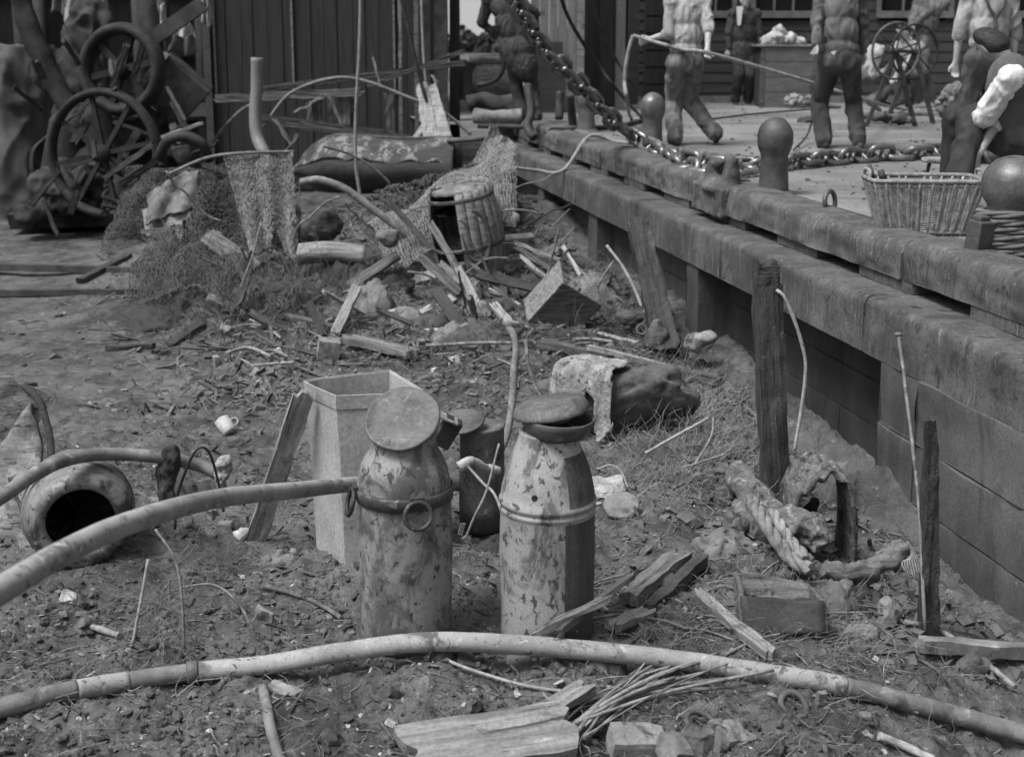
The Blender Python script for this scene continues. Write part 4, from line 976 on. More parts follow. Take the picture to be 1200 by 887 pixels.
plank((632, 742), (712, 700), .035, .02, WOODG, 'narrow pale lath leaning up against the right churn', ya=4.25, yb=4.28)
plank((655, 742), (742, 672), .022, .018, WOODO, 'thin dark lath crossing behind the pale one at the right churn', ya=4.22, yb=4.4)
plank((1078, 756), (1225, 762), .05, .05, HOSED, 'horizontal grey rail lying on the mud at the right edge', 'rail', lift=.05)
plank((298, 398+240), (320, 600), .03, .012, WOODG, 'short slip of wood standing in the mud left of the bin', ya=5.2, yb=5.2) if False else None
def stick(pts, r, mat, label, lift=.015, name='stick', ys=None):
    P_ = [WG(a, b, lift) if ys is None else WY(a, b, ys[i]) for i, (a, b) in enumerate(pts)]
    m = MB(); m.tube(spline(P_), r, 8, True, .25, pts[0][0]); return one(m, name, mat, label, 'stick')
stick([(1060, 728), (1100, 738), (1140, 765), (1190, 805)], .011, TWIGP, 'curved pale stick sloping down at the right edge', .03)
stick([(1030, 862), (1060, 874), (1095, 890)], .014, TWIGP, 'pale stick end at the bottom right edge', .02)
stick([(308, 805), (315, 840), (322, 870), (332, 900)], .018, HOSED, 'stubby muddy pipe pointing at us at the bottom edge', .03, 'pipe')
stick([(500, 758), (530, 776), (575, 792), (620, 804), (680, 812)], .006, TWIGP, 'long thin twig lying just below the near hose')
stick([(310, 686), (345, 696), (375, 708), (400, 724)], .009, TWIG, 'bent twig lying left of the left churn')
stick([(155, 755), (163, 715), (174, 655)], .006, TWIGP, 'thin stick standing upright below the stoneware jar', ys=[4.3, 4.35, 4.4])
stick([(182, 620), (205, 655), (213, 700), (216, 760)], .005, TWIG, 'long bent stem arching down below the grey hose', ys=[4.4, 4.35, 4.3, 4.25])
stick([(212, 688), (250, 685), (278, 705), (297, 738)], .005, TWIG, 'thin arching root on the mud left of the churns', ys=[4.6, 4.55, 4.5, 4.45])
stick([(140, 745), (120, 738), (95, 730)], .012, TWIGP, 'short pale stick end lying below the jar')
stick([(756, 531), (790, 512), (830, 490)], .008, TWIGP, 'pale stick rising over the brush by the boulder', ys=[5.9, 5.95, 6.0])
stick([(836, 490), (834, 510), (820, 535), (806, 555)], .006, TWIGP, 'forked pale stick beside the charred post', ys=[6.0, 5.95, 5.85, 5.8])
stick([(800, 548), (825, 540), (850, 532)], .005, TWIGP, 'thin twig crossing the forked pale stick', ys=[5.8, 5.82, 5.85])
for i in range(22):      # bundle of laths fanning out beneath the near hose
    y0 = 856+random.uniform(-12, 10); a = (672+random.uniform(-15, 20), y0); b = (800+random.uniform(-60, 110), 790+random.uniform(-30, 22))
    mid = ((a[0]+b[0])/2+random.uniform(-15, 15), (a[1]+b[1])/2-random.uniform(4, 16))
    o = stick([a, mid, b], random.uniform(.003, .007), random.choice([TWIG, TWIG, TWIGP]), 'thin splintered lath in the fan of laths below the near hose', .02+.002*i, 'lath'); o['group'] = 'laths fanned out below the near hose'
for i in range(26):
    a = (640+random.uniform(0, 300), 720+random.uniform(-45, 60)); L_ = random.uniform(30, 90); an = random.uniform(-.9, .5)
    b = (a[0]+L_*math.cos(an), a[1]+L_*math.sin(an)*.6); 
    o = stick([a, ((a[0]+b[0])/2, (a[1]+b[1])/2-random.uniform(0, 8)), b], random.uniform(.002, .006), random.choice([TWIG, TWIGP, TWIG]), 'loose twig lying in the litter right of the churns', .02, 'twig'); o['group'] = 'twigs lying in the litter right of the churns'
# rubble and bricks in the foreground
def brick(px, py, size, rot, mat, label, name='brick', cat='brick', lift=.02, amp=.006):
    c = WG(px, py, lift); m = MB(); n = 5
    for ax_ in range(3):
        for sg in (-1, 1):
            def fn(u, v, ax_=ax_, sg=sg):
                q = [0, 0, 0]; q[ax_] = sg*.5; q[(ax_+1) % 3] = (u-.5)*sg; q[(ax_+2) % 3] = v-.5
                return Vector((q[0]*size[0], q[1]*size[1], q[2]*size[2]))
            m.grid(fn, n, n)
    bm = bmesh.new(); vs = [bm.verts.new(v) for v in m.v]
    for f in m.f: bm.faces.new([vs[i] for i in f])
    bmesh.ops.remove_doubles(bm, verts=bm.verts, dist=1e-4); bm.verts.index_update(); mm = MB(); E = Euler(rot).to_matrix()
    for v in bm.verts:
        q = v.co.copy(); k = sum(abs(q[i])/size[i] > .45 for i in range(3))
        if k >= 2: q *= 1-.07*(k-1)*random.random()
        mm.v.append(E @ (q+Vector(noise.noise_vector(q*22+Vector((px, py, 0))))*amp)+c)
    mm.f = [tuple(v.index for v in f.verts) for f in bm.faces]; mm.flat = [True]*len(mm.f); bm.free()
    return one(mm, name, mat, label, cat)
brick(745, 872, (.17, .10, .09), (.2, .1, .15), BRICK, 'squared pale stone at the bottom edge below the laths', 'stone_block', 'stone', .04)
brick(790, 880, (.08, .10, .07), (.3, .3, .5), BRICK, 'smaller stone beside the squared pale one at the bottom edge', 'stone_block', 'stone', .03)
brick(385, 409, (.15, .11, .14), (.1, .15, .2), BRICK, 'squared pale brick standing beyond the metal bin', lift=.07)
brick(335, 811, (.12, .05, .035), (.3, .1, -.5), BRICK, 'lumpy white chunk of plaster below the near hose', 'plaster_lump', 'plaster', .02, .02)
brick(855, 862, (.13, .10, .06), (.3, .2, .4), BRICK, 'flat pale stone lying at the lower right', 'stone', 'stone', .01, .02)
brick(820, 868, (.12, .1, .07), (.1, .4, .9), ROCK, 'grey stone next to the flat pale stone at the lower right', 'stone', 'stone', .02, .02)
brick(962, 820, (.035, .02, .07), (.2, 0, .3), BRICK, 'small upright chip of brick below the near hose', 'brick_chip', 'brick', .02)
c = WG(930, 826, .01); m = MB(); m.torus(.045, .012, 28, 8, fr(c, Vector((.2, -.6, .8)))); one(m, 'pipe_collar', RUST, 'dark round pipe mouth sunk in mud below the near hose', 'pipe')
m = MB(); m.torus(.05, .009, 24, 8, fr(WG(822, 848, .02), Vector((.3, -.3, 1)))); one(m, 'wire_ring', RUST, 'twisted wire ring half buried at lower right', 'wire')
q = [(265, 618, .06, .05), (285, 625, .06, .05), (207, 628, .07, .05), (220, 612, .05, .04), (248, 602, .05, .05), (178, 590, .06, .05), (80, 700, .05, .05), (310, 722, .08, .02), (98, 430+300, .06, .03)]
for i, (x, y, a, h) in enumerate(q):
    brick(x, y, (a, a*.8, h), (i*.7, i*.4, i*1.3), CERAM if i in (0, 1, 6) else BRICK, ['white broken jug base left of the bin', 'rounded white pebble beside the broken jug base', 'pale stone chip below the muddy hose', 'pale chip tucked behind the grey hose', 'pale chip close to the rag on the muddy hose', 'pale chip just right of the jar mouth', 'white stone below the stoneware jar', 'flat slate lying left of the left churn', 'small pale stone far down by the short stick'][i], 'crockery_piece' if i < 2 else 'stone_chip', 'stone', .02, .015)
brick(885, 640+0, (.02, .03, .02), (0, 0, 0), CERAM, 'tiny white shard below the sodden sack', 'crockery_piece', 'crockery', .02, .006)
for i, (x, y) in enumerate([(700, 590), (1026, 772), (905, 812), (655, 800), (106+0, 790), (606, 812), (457, 846), (437, 787), (920, 665), (1012, 738), (455, 780), (770, 640)]):
    o = brick(x, y, (.034, .022, .008), (i*.2, i*.1, i), CERAM, 'small white shard lying in the foreground mud', 'white_shard', 'shard', .012, .008); o['group'] = 'white shards in the foreground mud'
# splintered boards low right (under churn)
brick(545, 778, (.07, .09, .05), (.1, .3, .2), MUD, 'low dark mud caked stone under the near hose', 'stone', 'stone', .0)
# ================================================================== MIDDLE DISTANCE: rubbish heap
plank((635, 402), (842, 445), .10, .05, WOODO, 'long weathered beam lying along the mud toward the quay wall', 'beam', lift=.05, seg=24)
plank((690, 408), (800, 432), .03, .03, WOODP, 'pale batten lying on the long weathered beam', 'batten', lift=.09, seg=16)
plank((408, 397), (482, 415), .11, .05, WOODG, 'short pale plank lying behind the metal bin', lift=.06)
stick([(500, 405), (560, 402), (600, 402)], .013, TWIG, 'thin straight pole lying behind the short pale plank', .06, 'pole')
m = MB(); m.tube(spline([WG(680, 437, .05), WG(700, 432, .06), WG(712, 418, .16), WG(728, 425, .06), WG(650, 440, .03)][:4]), .012, 8); one(m, 'bent_iron', IRON, 'bent dark iron strap behind the boulder', 'iron')
# tumbled wooden box
c = WG(660, 392, .0); T = thing('wooden_box', 'upended open wooden box lying on the heap near the wall', 'box', (c.x, c.y, c.z))
J = Matrix.Translation(c+Vector((0, .15, .20))) @ Euler((.5, .55, .35)).to_matrix().to_4x4()
for nm, s_, o_, mt in (('bottom', (.34, .02, .42), (0, -.13, 0), WOODO), ('side', (.02, .28, .42), (-.17, 0, 0), WOODG), ('side', (.02, .28, .42), (.17, 0, 0), WOODO), ('end_board', (.32, .28, .02), (0, 0, -.2), WOODO)):
    m = MB(); m.box(o_, s_, M=J); m.obj(nm, mt, T, bevel=.004)
# broken cask: lying on end with a panel, dark opening on its left
BY = 11.2; c = WY(556, 320, BY); c.z -= .02
T = thing('broken_cask', 'big broken cask standing tilted on the heap with a dark open side', 'cask', c)
J = Matrix.Translation(c) @ Euler((.08, -.16, 0)).to_matrix().to_4x4(); H = .80
st = 22
def rad(z): return .26+.05*math.sin(math.pi*min(max(z/H, 0), 1))
staves = []
for k in range(st):
    a0 = 2*math.pi*k/st; a1 = 2*math.pi*(k+.93)/st; am = (a0+a1)/2
    if 3.5 < am < 4.25: zt = 0.16
    elif 4.25 <= am < 4.5: zt = .2
    else: zt = H+.02*math.sin(k*7)
    zb = 0.0 if zt > .3 else 0.0
    m = MB()
    def fn(u, v, a0=a0, a1=a1, zt=zt): a = a0+(a1-a0)*u; z = v*zt; r = rad(z); return (r*math.cos(a), r*math.sin(a), z)
    m.grid(fn, 2, 10, J); staves.append(m)
m = MB()
for s_ in staves: b = len(m.v); m.v += s_.v; m.f += [tuple(i+b for i in f) for f in s_.f]; m.flat += s_.flat
m.obj('staves', WOODG, T, solid=.022)
for z in (.30, .72):
    m = MB(); m.lathe([(rad(z)+.012, z-.018), (rad(z)+.015, z-.014), (rad(z)+.015, z+.014), (rad(z)+.012, z+.018)], 44, J, closed=True); m.obj('hoop', RUST, T)
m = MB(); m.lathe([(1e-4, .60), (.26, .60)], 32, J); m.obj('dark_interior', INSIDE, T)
m = MB(); m.lathe([(1e-4, .795), (.14, .80), (.262, .775)], 40, J); m.rough(.02, 6); m.obj('head', CLOTHG, T)
m = MB(); m.torus(.11, .016, 32, 8, J @ fr((.09, -.285, .40), Vector((.2, -1, .05))) @ Matrix.Diagonal((1, 2.0, 1, 1))); m.obj('carved_oval', WOODO, T)
# white splintered timber in front of it
for i, (a, b, w, Y, mt, lb) in enumerate([((537, 314), (562, 360), .06, 10.6, WOODP, 'white splintered timber pointing up in front of the broken cask'), ((516, 308), (540, 330), .05, 10.8, WOODG, 'short pale splinter left of the white splintered timber'), ((455, 235), (530, 320), .05, 11.4, WOODD, 'dark pole slanting down to the foot of the cask'), ((505, 262), (545, 330), .06, 11.0, WOODG, 'weathered stave slanting against the left of the cask'), ((492, 300), (540, 345), .07, 10.7, WOODO, 'wide brown stave below the weathered one'), ((588, 322), (594, 362), .05, 10.6, WOODD, 'short dark stump right of the white splintered timber'), ((600, 330), (612, 372), .04, 10.4, WOODO, 'thin upright stave by the short dark stump'), ((660, 345), (648, 372), .07, 9.9, WOODP, 'pale wedge of wood standing on the upended box'), ((605, 290), (650, 318), .04, 11.0, WOODO, 'thin dark batten right of the cask'), ((603, 284), (655, 305), .03, 11.1, WOODG, 'second batten right of the cask lying higher'), ((610, 300), (645, 330), .03, 10.9, WOODP, 'short pale batten under the other two right of the cask'), ((660, 290), (680, 322), .03, 10.6, WOODP, 'thin white lath standing near the wall'), ((645, 322), (668, 290), .02, 10.5, WOODG, 'thin lath crossing the white one near the wall'), ((640, 330), (655, 270), .015, 10.6, TWIGP, 'slim cane standing upright near the wall')]):
    plank(a, b, w, w*.55, mt, lb, 'stave', up=(0, -1, .2), ya=Y, yb=Y-.25, ra=.05)
# pale box / tile near net foot
c = WY(606, 283, 11.6); m = MB(); m.box(c, (.30, .16, .10), (.1, -.08, .12)); one(m, 'pale_case', BRICK, 'small pale case on the heap below the hanging net', 'case', bevel=.008)
m = MB(); m.ell(WY(605, 256, 11.9)+Vector((0, 0, 0)), (.035, .03, .05)); one(m, 'net_float', CERAM, 'white cork float hanging in the net', 'float')
# hull of an upturned dinghy
HY = 14.4
T = thing('wrecked_dinghy', 'hull of a wrecked dinghy with a pale gunwale lying behind the nets', 'boat', WY(435, 225, HY))
def hull(u, v):
    px = 342+u*190; top = 162+34*max(0, 1-u/.32)**2.2+(6*(u-.6) if u > .6 else 0); bot = 208+18*float(sm(u/.15))
    q = WY(px, top+(bot-top)*v, HY); q.y -= .50*math.sin(math.pi*min(1, .02+v*.98))**.7*(1-.3*abs(u-.6)); q.y += .5*(1-u)**4
    return q+Vector(noise.noise_vector(q*2))*.025
m = MB(); m.grid(hull, 60, 24); m.obj('hull', CHAR, T, solid=.03)
m = MB(); m.grid(lambda u, v: hull(u, v*.34)+Vector((0, -.03, .012)), 60, 8); 
m.v = [v+Vector((0, 0, -.10*max(0, noise.noise(v*5)))) for v in m.v]; m.obj('pale_strake', M('peeling_paint', .05, .10, 5, .3, .7, (1, 1, 1), [(.26, 9, (1, 1, .4), .50, .62), (.34, 22, (1, 1, .4), .56, .64)], rough=.8, bump=.5), T, solid=.02)
m = MB(); m.tube([hull(i/20, 0)+Vector((0, .0, .02)) for i in range(21)], .016, 10, True, .2); m.obj('gunwale', RUST, T)
m = MB(); m.tube(spline([WY(525, 165, 14.2), WY(548, 164, 14.1), WY(580, 160, 14.0)]), .03, 10); m.obj('rail', RUST, T)
m = MB(); m.tube([WY(534, 168, 14.3), WY(535, 205, 14.3)], .07, 10); m.obj('stem_post', IRON, T)
# collapsed staging of charred timber in front of the shed
ST = [((253, 116), (425, 108), .10, 16.2, WOODO, 'long horizontal beam across the front of the tarred shed'), ((300, 106), (545, 74), .07, 16.0, CHAR, 'charred rafter rising to the right before the shed'), ((305, 138), (450, 156), .07, 15.6, CHAR, 'charred lower rail sloping gently down before the shed'), ((330, 147), (548, 168), .06, 15.4, CHAR, 'second charred rail just above the dinghy'),
      ((372, 108), (372, 150), .09, 16.3, WOODO, 'short upright left in the row of shed palings'), ((388, 108), (390, 152), .10, 16.35, WOODO, 'wide upright board in the row of shed palings'), ((404, 108), (404, 152), .14, 16.3, WOODG, 'pale wide upright board nearest the hanging rope'), ((412, 108), (412, 152), .08, 16.4, WOODO, 'narrow upright right of the pale wide board'), ((456, 112), (458, 160), .11, 16.2, WOODO, 'stout upright at the right end of the palings'), ((362, 122), (364, 150), .07, 16.2, WOODG, 'low pale upright at the left end of the palings'), ((385, 112), (399, 143), .03, 16.1, TWIGP, 'thin diagonal brace among the palings'),
      ((345, 92+40), (380, 112), .03, 16.0, TWIG, 'thin brace slanting up to the long beam'), ((322, 140), (342, 170), .035, 15.3, WOODG, 'short broken prop crossing behind the net'), ((348, 160), (330, 185), .03, 14.8, WOODG, 'pale broken stake sticking out of the net top'),
      ((430, 102), (545, 60), .05, 15.8, CHAR, 'charred pole slanting up to the shed posts'), ((437, 68), (445, 100), .02, 15.7, WOODP, 'thin white splinter hanging on the charred pole'), ((505, 88), (512, 98), .03, 15.6, WOODP, 'tiny white splinter on the shed post')]
for a, b, w, Y, mt, lb in ST: plank(a, b, w, w*.6, mt, lb, 'burnt_timber', up=(0, -1, .1), ya=Y, yb=Y, ra=.06, jit=.012)
for i, (px, w, Y, z1, mt, lb) in enumerate([(499, .10, 17.3, 4.5, WOODD, 'left dark post of the group beside the shed'), (516, .17, 17.0, 4.6, WOODD, 'broad dark post second in the group beside the shed'), (532, .13, 17.2, 4.4, SHEDW, 'dark post at the right of the group beside the shed'), (468, .04, 16.6, 4.6, WOODG, 'slim pale pole standing before the shed'), (487, .05, 16.8, 4.6, WOODG, 'slim pale pole close to the leaning white tripod')]):
    a = WY(px, 40, Y); m = MB(); m.bar((a.x, Y, .1), (a.x+.02, Y, z1), w, w, up=(0, -1, 0), seg=20, jit=.015); one(m, 'post', mt, lb, 'post')
T = thing('white_tripod', 'three whitewashed boards leaning together before the shed posts', 'boards', WY(500, 162, 15.2))
for a, b, w in (((494, 98), (505, 163), .13), ((504, 100), (520, 163), .14), ((512, 120), (487, 162), .05)):
    m = MB(); m.bar(WY(*a, 15.5), WY(*b, 15.2), w, .02, up=(0, -1, .1), seg=10, jit=.015, ragged=.04, taper=1.35); m.obj('board', WOODP, T)
# ropes & curved poles before the shed
for pts, Y, r, mt, lb, nm in (([(308, 150), (340, 110), (390, 92), (430, 96), (480, 115), (520, 132), (552, 158)], 15.6, .02, TWIGP, 'long pale rope sagging in an arc before the shed', 'rope'),
    ([(423, -30), (421, 60), (417, 130), (417, 190), (423, 236)], 13.2, .017, TWIGP, 'pale rope hanging straight down before the dinghy', 'rope'),
    ([(465, -20), (480, 40), (497, 110), (520, 170)], 15.4, .022, IRON, 'dark stay slanting down before the shed posts', 'stay'),
    ([(493, -20), (496, 60), (500, 105)], 15.9, .015, TWIGP, 'thin pale line hanging by the shed posts', 'rope'),
    ([(246, 172), (262, 150), (285, 128), (300, 122)], 15.0, .02, TWIG, 'bent cane bowed at the corner of the shed', 'cane'),
    ([(352, 214), (375, 211), (405, 222), (430, 240), (470, 270), (500, 298), (532, 332)], 11.6, .035, HOSED, 'thick muddy pipe arching down across the nets to the cask', 'pipe'),
    ([(306, 262), (296, 300), (285, 330), (262, 400)], 10.6, .010, TWIGP, 'long thin cane leaning down from the hanging net', 'cane'),
    ([(298, 300), (283, 360), (272, 420)], 10.2, .006, TWIG, 'second finer cane beside the long thin one', 'cane'),
    ([(603, 197), (630, 200), (660, 200), (685, 190), (700, 178), (722, 167), (740, 165)], 12.2, .018, TWIGP, 'pale rope trailed over the coping of the quay', 'rope')):
    if 'coping' in lb:
        P_ = [WZ(603, 197, .87)]+[WY(a, b, 13.0) for a, b in pts[1:3]]+[wl(12.9, 3.5, 1.14), wl(12.9, 3.8, 1.08), wl(12.6, 4.1, 1.07)]
    else: P_ = [WY(a, b, Y) for a, b in pts]
    m = MB(); m.tube(spline(P_, 10), r, 10, True, .12, 2); one(m, nm, mt, lb, nm)
# stove pipe
T = MB(); P_ = [WY(301, 68, 13.6), WY(301, 100, 13.6), WY(299, 135, 13.55), WY(301, 160, 13.5), WY(309, 178, 13.4), WY(318, 200, 13.2)]
m = MB(); m.tube(spline(P_, 8), .062, 18, True, .06); one(m, 'bent_pipe', M('pale_pipe', .12, .19, 5, .3, .7, (1, 1, .5), [(.3, 14, (1, 1, .4), .6, .75)], rough=.6, bump=.3), 'bent pale pipe standing up behind the hanging net', 'pipe')
# ------------------------------------------------------------------ nets
def net(name, fn, nu, nv, r, mat, label, jit=.02, sag=.0, drop=.0):
    P_ = [[fn(i/nu, j/nv)+Vector((random.uniform(-jit, jit), random.uniform(-jit, jit), random.uniform(-jit, jit))) for j in range(nv+1)] for i in range(nu+1)]
    sp = []
    for i in range(nu+1):
        for j in range(nv+1):
            for (a, b) in ((i+1, j), (i, j+1)):
                if a <= nu and b <= nv and random.random() > drop:
                    p0, p1 = P_[i][j], P_[a][b]; md = (p0+p1)/2+Vector((0, 0, -.12*(p1-p0).length)); sp.append(([tuple(p0), tuple(md), tuple(p1)], r))
    o = strands(name, label, 'fishing net', mat, sp, kind=None); return o
def lerp4(c, u, v): return c[0].lerp(c[1], u).lerp(c[3].lerp(c[2], u), v)
cs = [WY(236, 188, 12.2), WY(345, 176, 12.6), WY(352, 330, 11.4), WY(262, 300, 11.3)]
cs2 = [WY(262, 182, 12.2), WY(343, 176, 12.5), WY(350, 325, 11.3), WY(298, 322, 11.2)]
net('fishing_net', lambda u, v: lerp4(cs2, u, v*(.86+.16*math.sin(u*8)+.1*noise.noise(Vector((u*9, 1, 1)))))+Vector((.0, .10*math.sin(u*17+v*2)*(.4+v)*.45, -.02*math.sin(u*9))), 40, 54, .006, NET, 'pale fishing net hanging in folds from a line below the bent pipe', .009)
net('fishing_net', lambda u, v: lerp4([WY(200, 215, 12.4), WY(285, 182, 12.4), WY(335, 325, 11.4), WY(225, 330, 11.3)], u, v)+Vector((0, .14*math.sin(u*9+v*5)+.1, 0)), 46, 46, .0055, NETD, 'dark fishing net bunched behind the pale hanging one', .014)
m = MB(); m.tube(spline([WY(196, 205, 12.3), WY(240, 186, 12.2), WY(280, 180, 12.2), WY(345, 178, 12.5)]), .015, 8); one(m, 'head_line', ROPE, 'head line carrying the hanging nets beside the machinery', 'rope')
cs3 = [WY(578, 152, 14.2), WY(606, 170, 13.8), WY(604, 262, 12.0), WY(520, 240, 12.2)]
net('fishing_net', lambda u, v: lerp4(cs3, u, v)+Vector((.0, .10*math.sin(u*12+v*3), .02*math.sin(v*11))), 24, 40, .0075, NET, 'fishing net peaked over a stump at the end of the quay', .007)
def nfn(u, v):
    a = WY(425+u*160, 272-u*100, 12.6); b = WY(455+u*150, 320-u*62, 11.2); q = a.lerp(b, v); q.z += .18*math.sin(v*math.pi)+.05*math.sin(u*13+v*4); return q
net('fishing_net', nfn, 60, 36, .0075, NET, 'grey fishing net heaped along the rubbish in front of the dinghy', .008)
net('fishing_net', lambda u, v: WY(440+u*110, 225-u*28, 13.0).lerp(WY(470+u*110, 280-u*60, 12.5), v)+Vector((0, .12*math.sin(u*14), .05*math.sin(v*9))), 50, 30, .006, NETD, 'dark fishing net lying between the dinghy and the grey net', .03)
# dark solid mass under the nets (wet bundle)
m = MB()
for x, y, r_ in ((450, 262, .26), (490, 245, .30), (530, 225, .28), (565, 200, .24), (580, 230, .22), (480, 285, .24), (590, 250, .2)): m.ell(WY(x, y+14, 13.0), (r_*1.3, .3, r_*.7))
f = fuse(m, .03, 2, .05, 5, 2); one(f, 'net_bundle', CLOTHD, 'dark wet bundle of netting on top of the rubbish heap', 'net bundle')
m = MB()
for x, y, r_ in ((255, 230, .22), (290, 240, .25), (270, 285, .3), (320, 280, .28), (300, 320, .3), (240, 275, .2)): m.ell(WY(x, y+10, 12.9), (r_, .25, r_))
f = fuse(m, .03, 2, .06, 5, 4); one(f, 'net_bundle', CLOTHD, 'dark heap of netting and weed behind the hanging net', 'net bundle')
# peg carrying net
m = MB(); m.bar(WY(580, 200, 14), WY(578, 148, 14), .09, .09, up=(0, -1, 0), seg=8, jit=.03, ragged=.08); one(m, 'stump', WOODO, 'splintered stump poking up through the peaked net', 'stump')
# lumps on the heap
def lump(px, py, Y, r3, mat, label, name, cat, amp=.03, sc=5, seed=1, vox=.014, st=(1, 1, 1)):
    if mat in (CLOTHG, CLOTHD, CLOTHW, WOODD) and Y < 12 and name not in ('log',) and not (name == 'stone'):
        return drape(name, px, py+6, r3[0]*2.3, r3[1]*2.6, r3[2]*1.25, seed, mat, label, cat, seed, fold=.05)
    c = WY(px, py, Y)
    if Y < 6: c = WG(px, py+4, r3[2]*.35)
    m = MB(); stone = mat in (BRICK, ROCK); r3 = Vector(r3)*(.82 if stone else .95)
    rs = random.Random(seed)
    for k in range(4): m.ell(c+Vector((rs.uniform(-.4, .4)*r3.x, rs.uniform(-.3, .3)*r3.y, rs.uniform(-.35, .25)*r3.z)), (r3.x*rs.uniform(.6, .85), r3.y*rs.uniform(.6, .9), r3.z*rs.uniform(.55, .85)), 14)
    f = fuse(m, vox*.8, 1, amp*(.6 if stone else 1.1), sc*(1.2 if stone else 1.5), seed, st)
    if stone:
        for k in range(9):
            d = Vector((rs.gauss(0, 1), rs.gauss(0, 1)-.3, rs.gauss(0, 1)+.3)).normalized(); ext = abs(d.x)*r3.x+abs(d.y)*r3.y+abs(d.z)*r3.z; lim = ext*rs.uniform(.5, .7)
            f.v = [v-d*((v-c).dot(d)-lim)*.85 if (v-c).dot(d) > lim else v for v in f.v]
        f.rough(.004, 25)
    return one(f, name, mat, label, cat)
lump(378, 262, 11.8, (.24, .18, .22), ROCK, 'rough grey rock under the arching muddy pipe', 'boulder', 'rock', .08, 3.5, 3, .02)
lump(455, 280, 11.0, (.12, .12, .13), BRICK, 'pale rounded pot half buried under the pipe', 'clay_pot', 'pot', .02, 6, 5, .012)
m = MB(); m.grid(lambda u, v: WY(350+u*78, 287+v*22, 11.3)+Vector((0, -.1*math.sin(v*3), .02*math.sin(u*4))), 20, 8); one(m, 'broad_board', WOODG, 'broad pale board lying at the left of the clay pot', 'board', solid=.03)
lump(438, 362, 9.6, (.14, .14, .18), CLOTHG, 'folded grey sacking standing up behind the short plank', 'sacking', 'sacking', .05, 9, 7, .01, (2, 2, .35))
lump(475, 372, 9.5, (.17, .13, .13), BRICK, 'smooth pale stone next to the folded sacking', 'stone', 'stone', .03, 5, 9)
lump(505, 384, 9.3, (.26, .15, .11), WOODD, 'dark sodden log in front of the pale stone', 'log', 'log', .03, 6, 10, .014)
lump(548, 345, 10.2, (.16, .12, .12), CLOTHG, 'grey bundle under the white splintered timber', 'bundle', 'bundle', .05, 6, 12)
lump(590, 362, 9.8, (.13, .12, .09), WOODD, 'rounded dark stone below the broken cask', 'stone', 'stone', .03, 5, 13)
lump(535, 372, 9.8, (.12, .11, .10), ROCK, 'grey stone beside the upright branch top', 'stone', 'stone', .03, 6, 14)
lump(455, 325, 10.4, (.3, .2, .1), CLOTHD, 'dark sodden heap of sacking in the middle of the rubbish', 'sacking', 'sacking', .06, 4, 16, .02)
lump(410, 322, 10.6, (.3, .2, .12), CLOTHD, 'low dark mound of wet sacking left of the middle heap', 'sacking', 'sacking', .08, 4, 18, .02)
lump(330, 352, 10.2, (.35, .25, .14), CLOTHD, 'dark weedy mound at the foot of the hanging net', 'mound', 'mound', .08, 4, 20, .02)
lump(735, 372, 9.2, (.13, .1, .08), ROCK, 'dark rounded stone at the foot of the raking timber', 'stone', 'stone', .03, 6, 22)
lump(770, 392, 8.8, (.10, .1, .13), ROCK, 'upright stone jammed beside the raking timber', 'stone', 'stone', .03, 6, 24)
lump(812, 360+40, 8.6, (.16, .14, .09), BRICK, 'pale rubble lump lying by the pier of the quay wall', 'stone', 'stone', .04, 6, 26)
lump(828, 398, 8.3, (.10, .1, .07), BRICK, 'smaller pale rubble lump right of the pier foot', 'stone', 'stone', .04, 7, 27)
lump(1145, 772, 4.5, (.09, .08, .07), ROCK, 'grey stone at the right under the curved stick', 'stone', 'stone', .02, 9, 28, .009)
lump(1040, 715, 4.7, (.07, .06, .08), BRICK, 'pale rough stone left of the charred stake', 'stone', 'stone', .02, 11, 30, .008)
lump(1005, 735, 4.6, (.10, .07, .06), BRICK, 'rough stone right of the broken crate', 'stone', 'stone', .03, 10, 31, .009)
lump(985, 700, 4.8, (.09, .07, .05), CLOTHG, 'muddy rag lump beyond the broken crate', 'rag', 'rag', .03, 12, 32, .008)
lump(700, 800, 4.0, (.06, .05, .03), MUD, 'flat mud caked stone just under the near hose centre', 'stone', 'stone', .02, 12, 33, .007) if False else None
# scattered individually countable stones & bits over the heap
names = [('stone', BRICK), ('stone', ROCK), ('brick_fragment', BRICK), ('wood_chunk', WOODG), ('wood_chunk', WOODO), ('white_shard', CERAM)]
for i in range(70):
    px = 250+random.random()*560; py = 330+random.random()**1.3*110
    if 355 < px < 495 and py > 415: continue
    q = WG(px, py)
    if q.x*UY-q.y*UX > 3.0: continue
    nm, mt = random.choice(names); s_ = random.uniform(.03, .09)*(1.5 if 'wood' in nm else 1)
    o = brick(px, py, (s_, s_*random.uniform(.4, .9), s_*random.uniform(.3, .7)), (random.random()*3, random.random()*3, random.random()*3), mt, {'stone': 'loose stone lying among the rubbish behind the churns', 'brick_fragment': 'loose brick fragment lying among the rubbish behind the churns', 'wood_chunk': 'loose chunk of wood lying among the rubbish behind the churns', 'white_shard': 'white shard lying among the rubbish behind the churns'}[nm], nm, nm.replace('_', ' '), .02, .012)
    o['group'] = nm.replace('_', ' ')+'s strewn behind the churns'
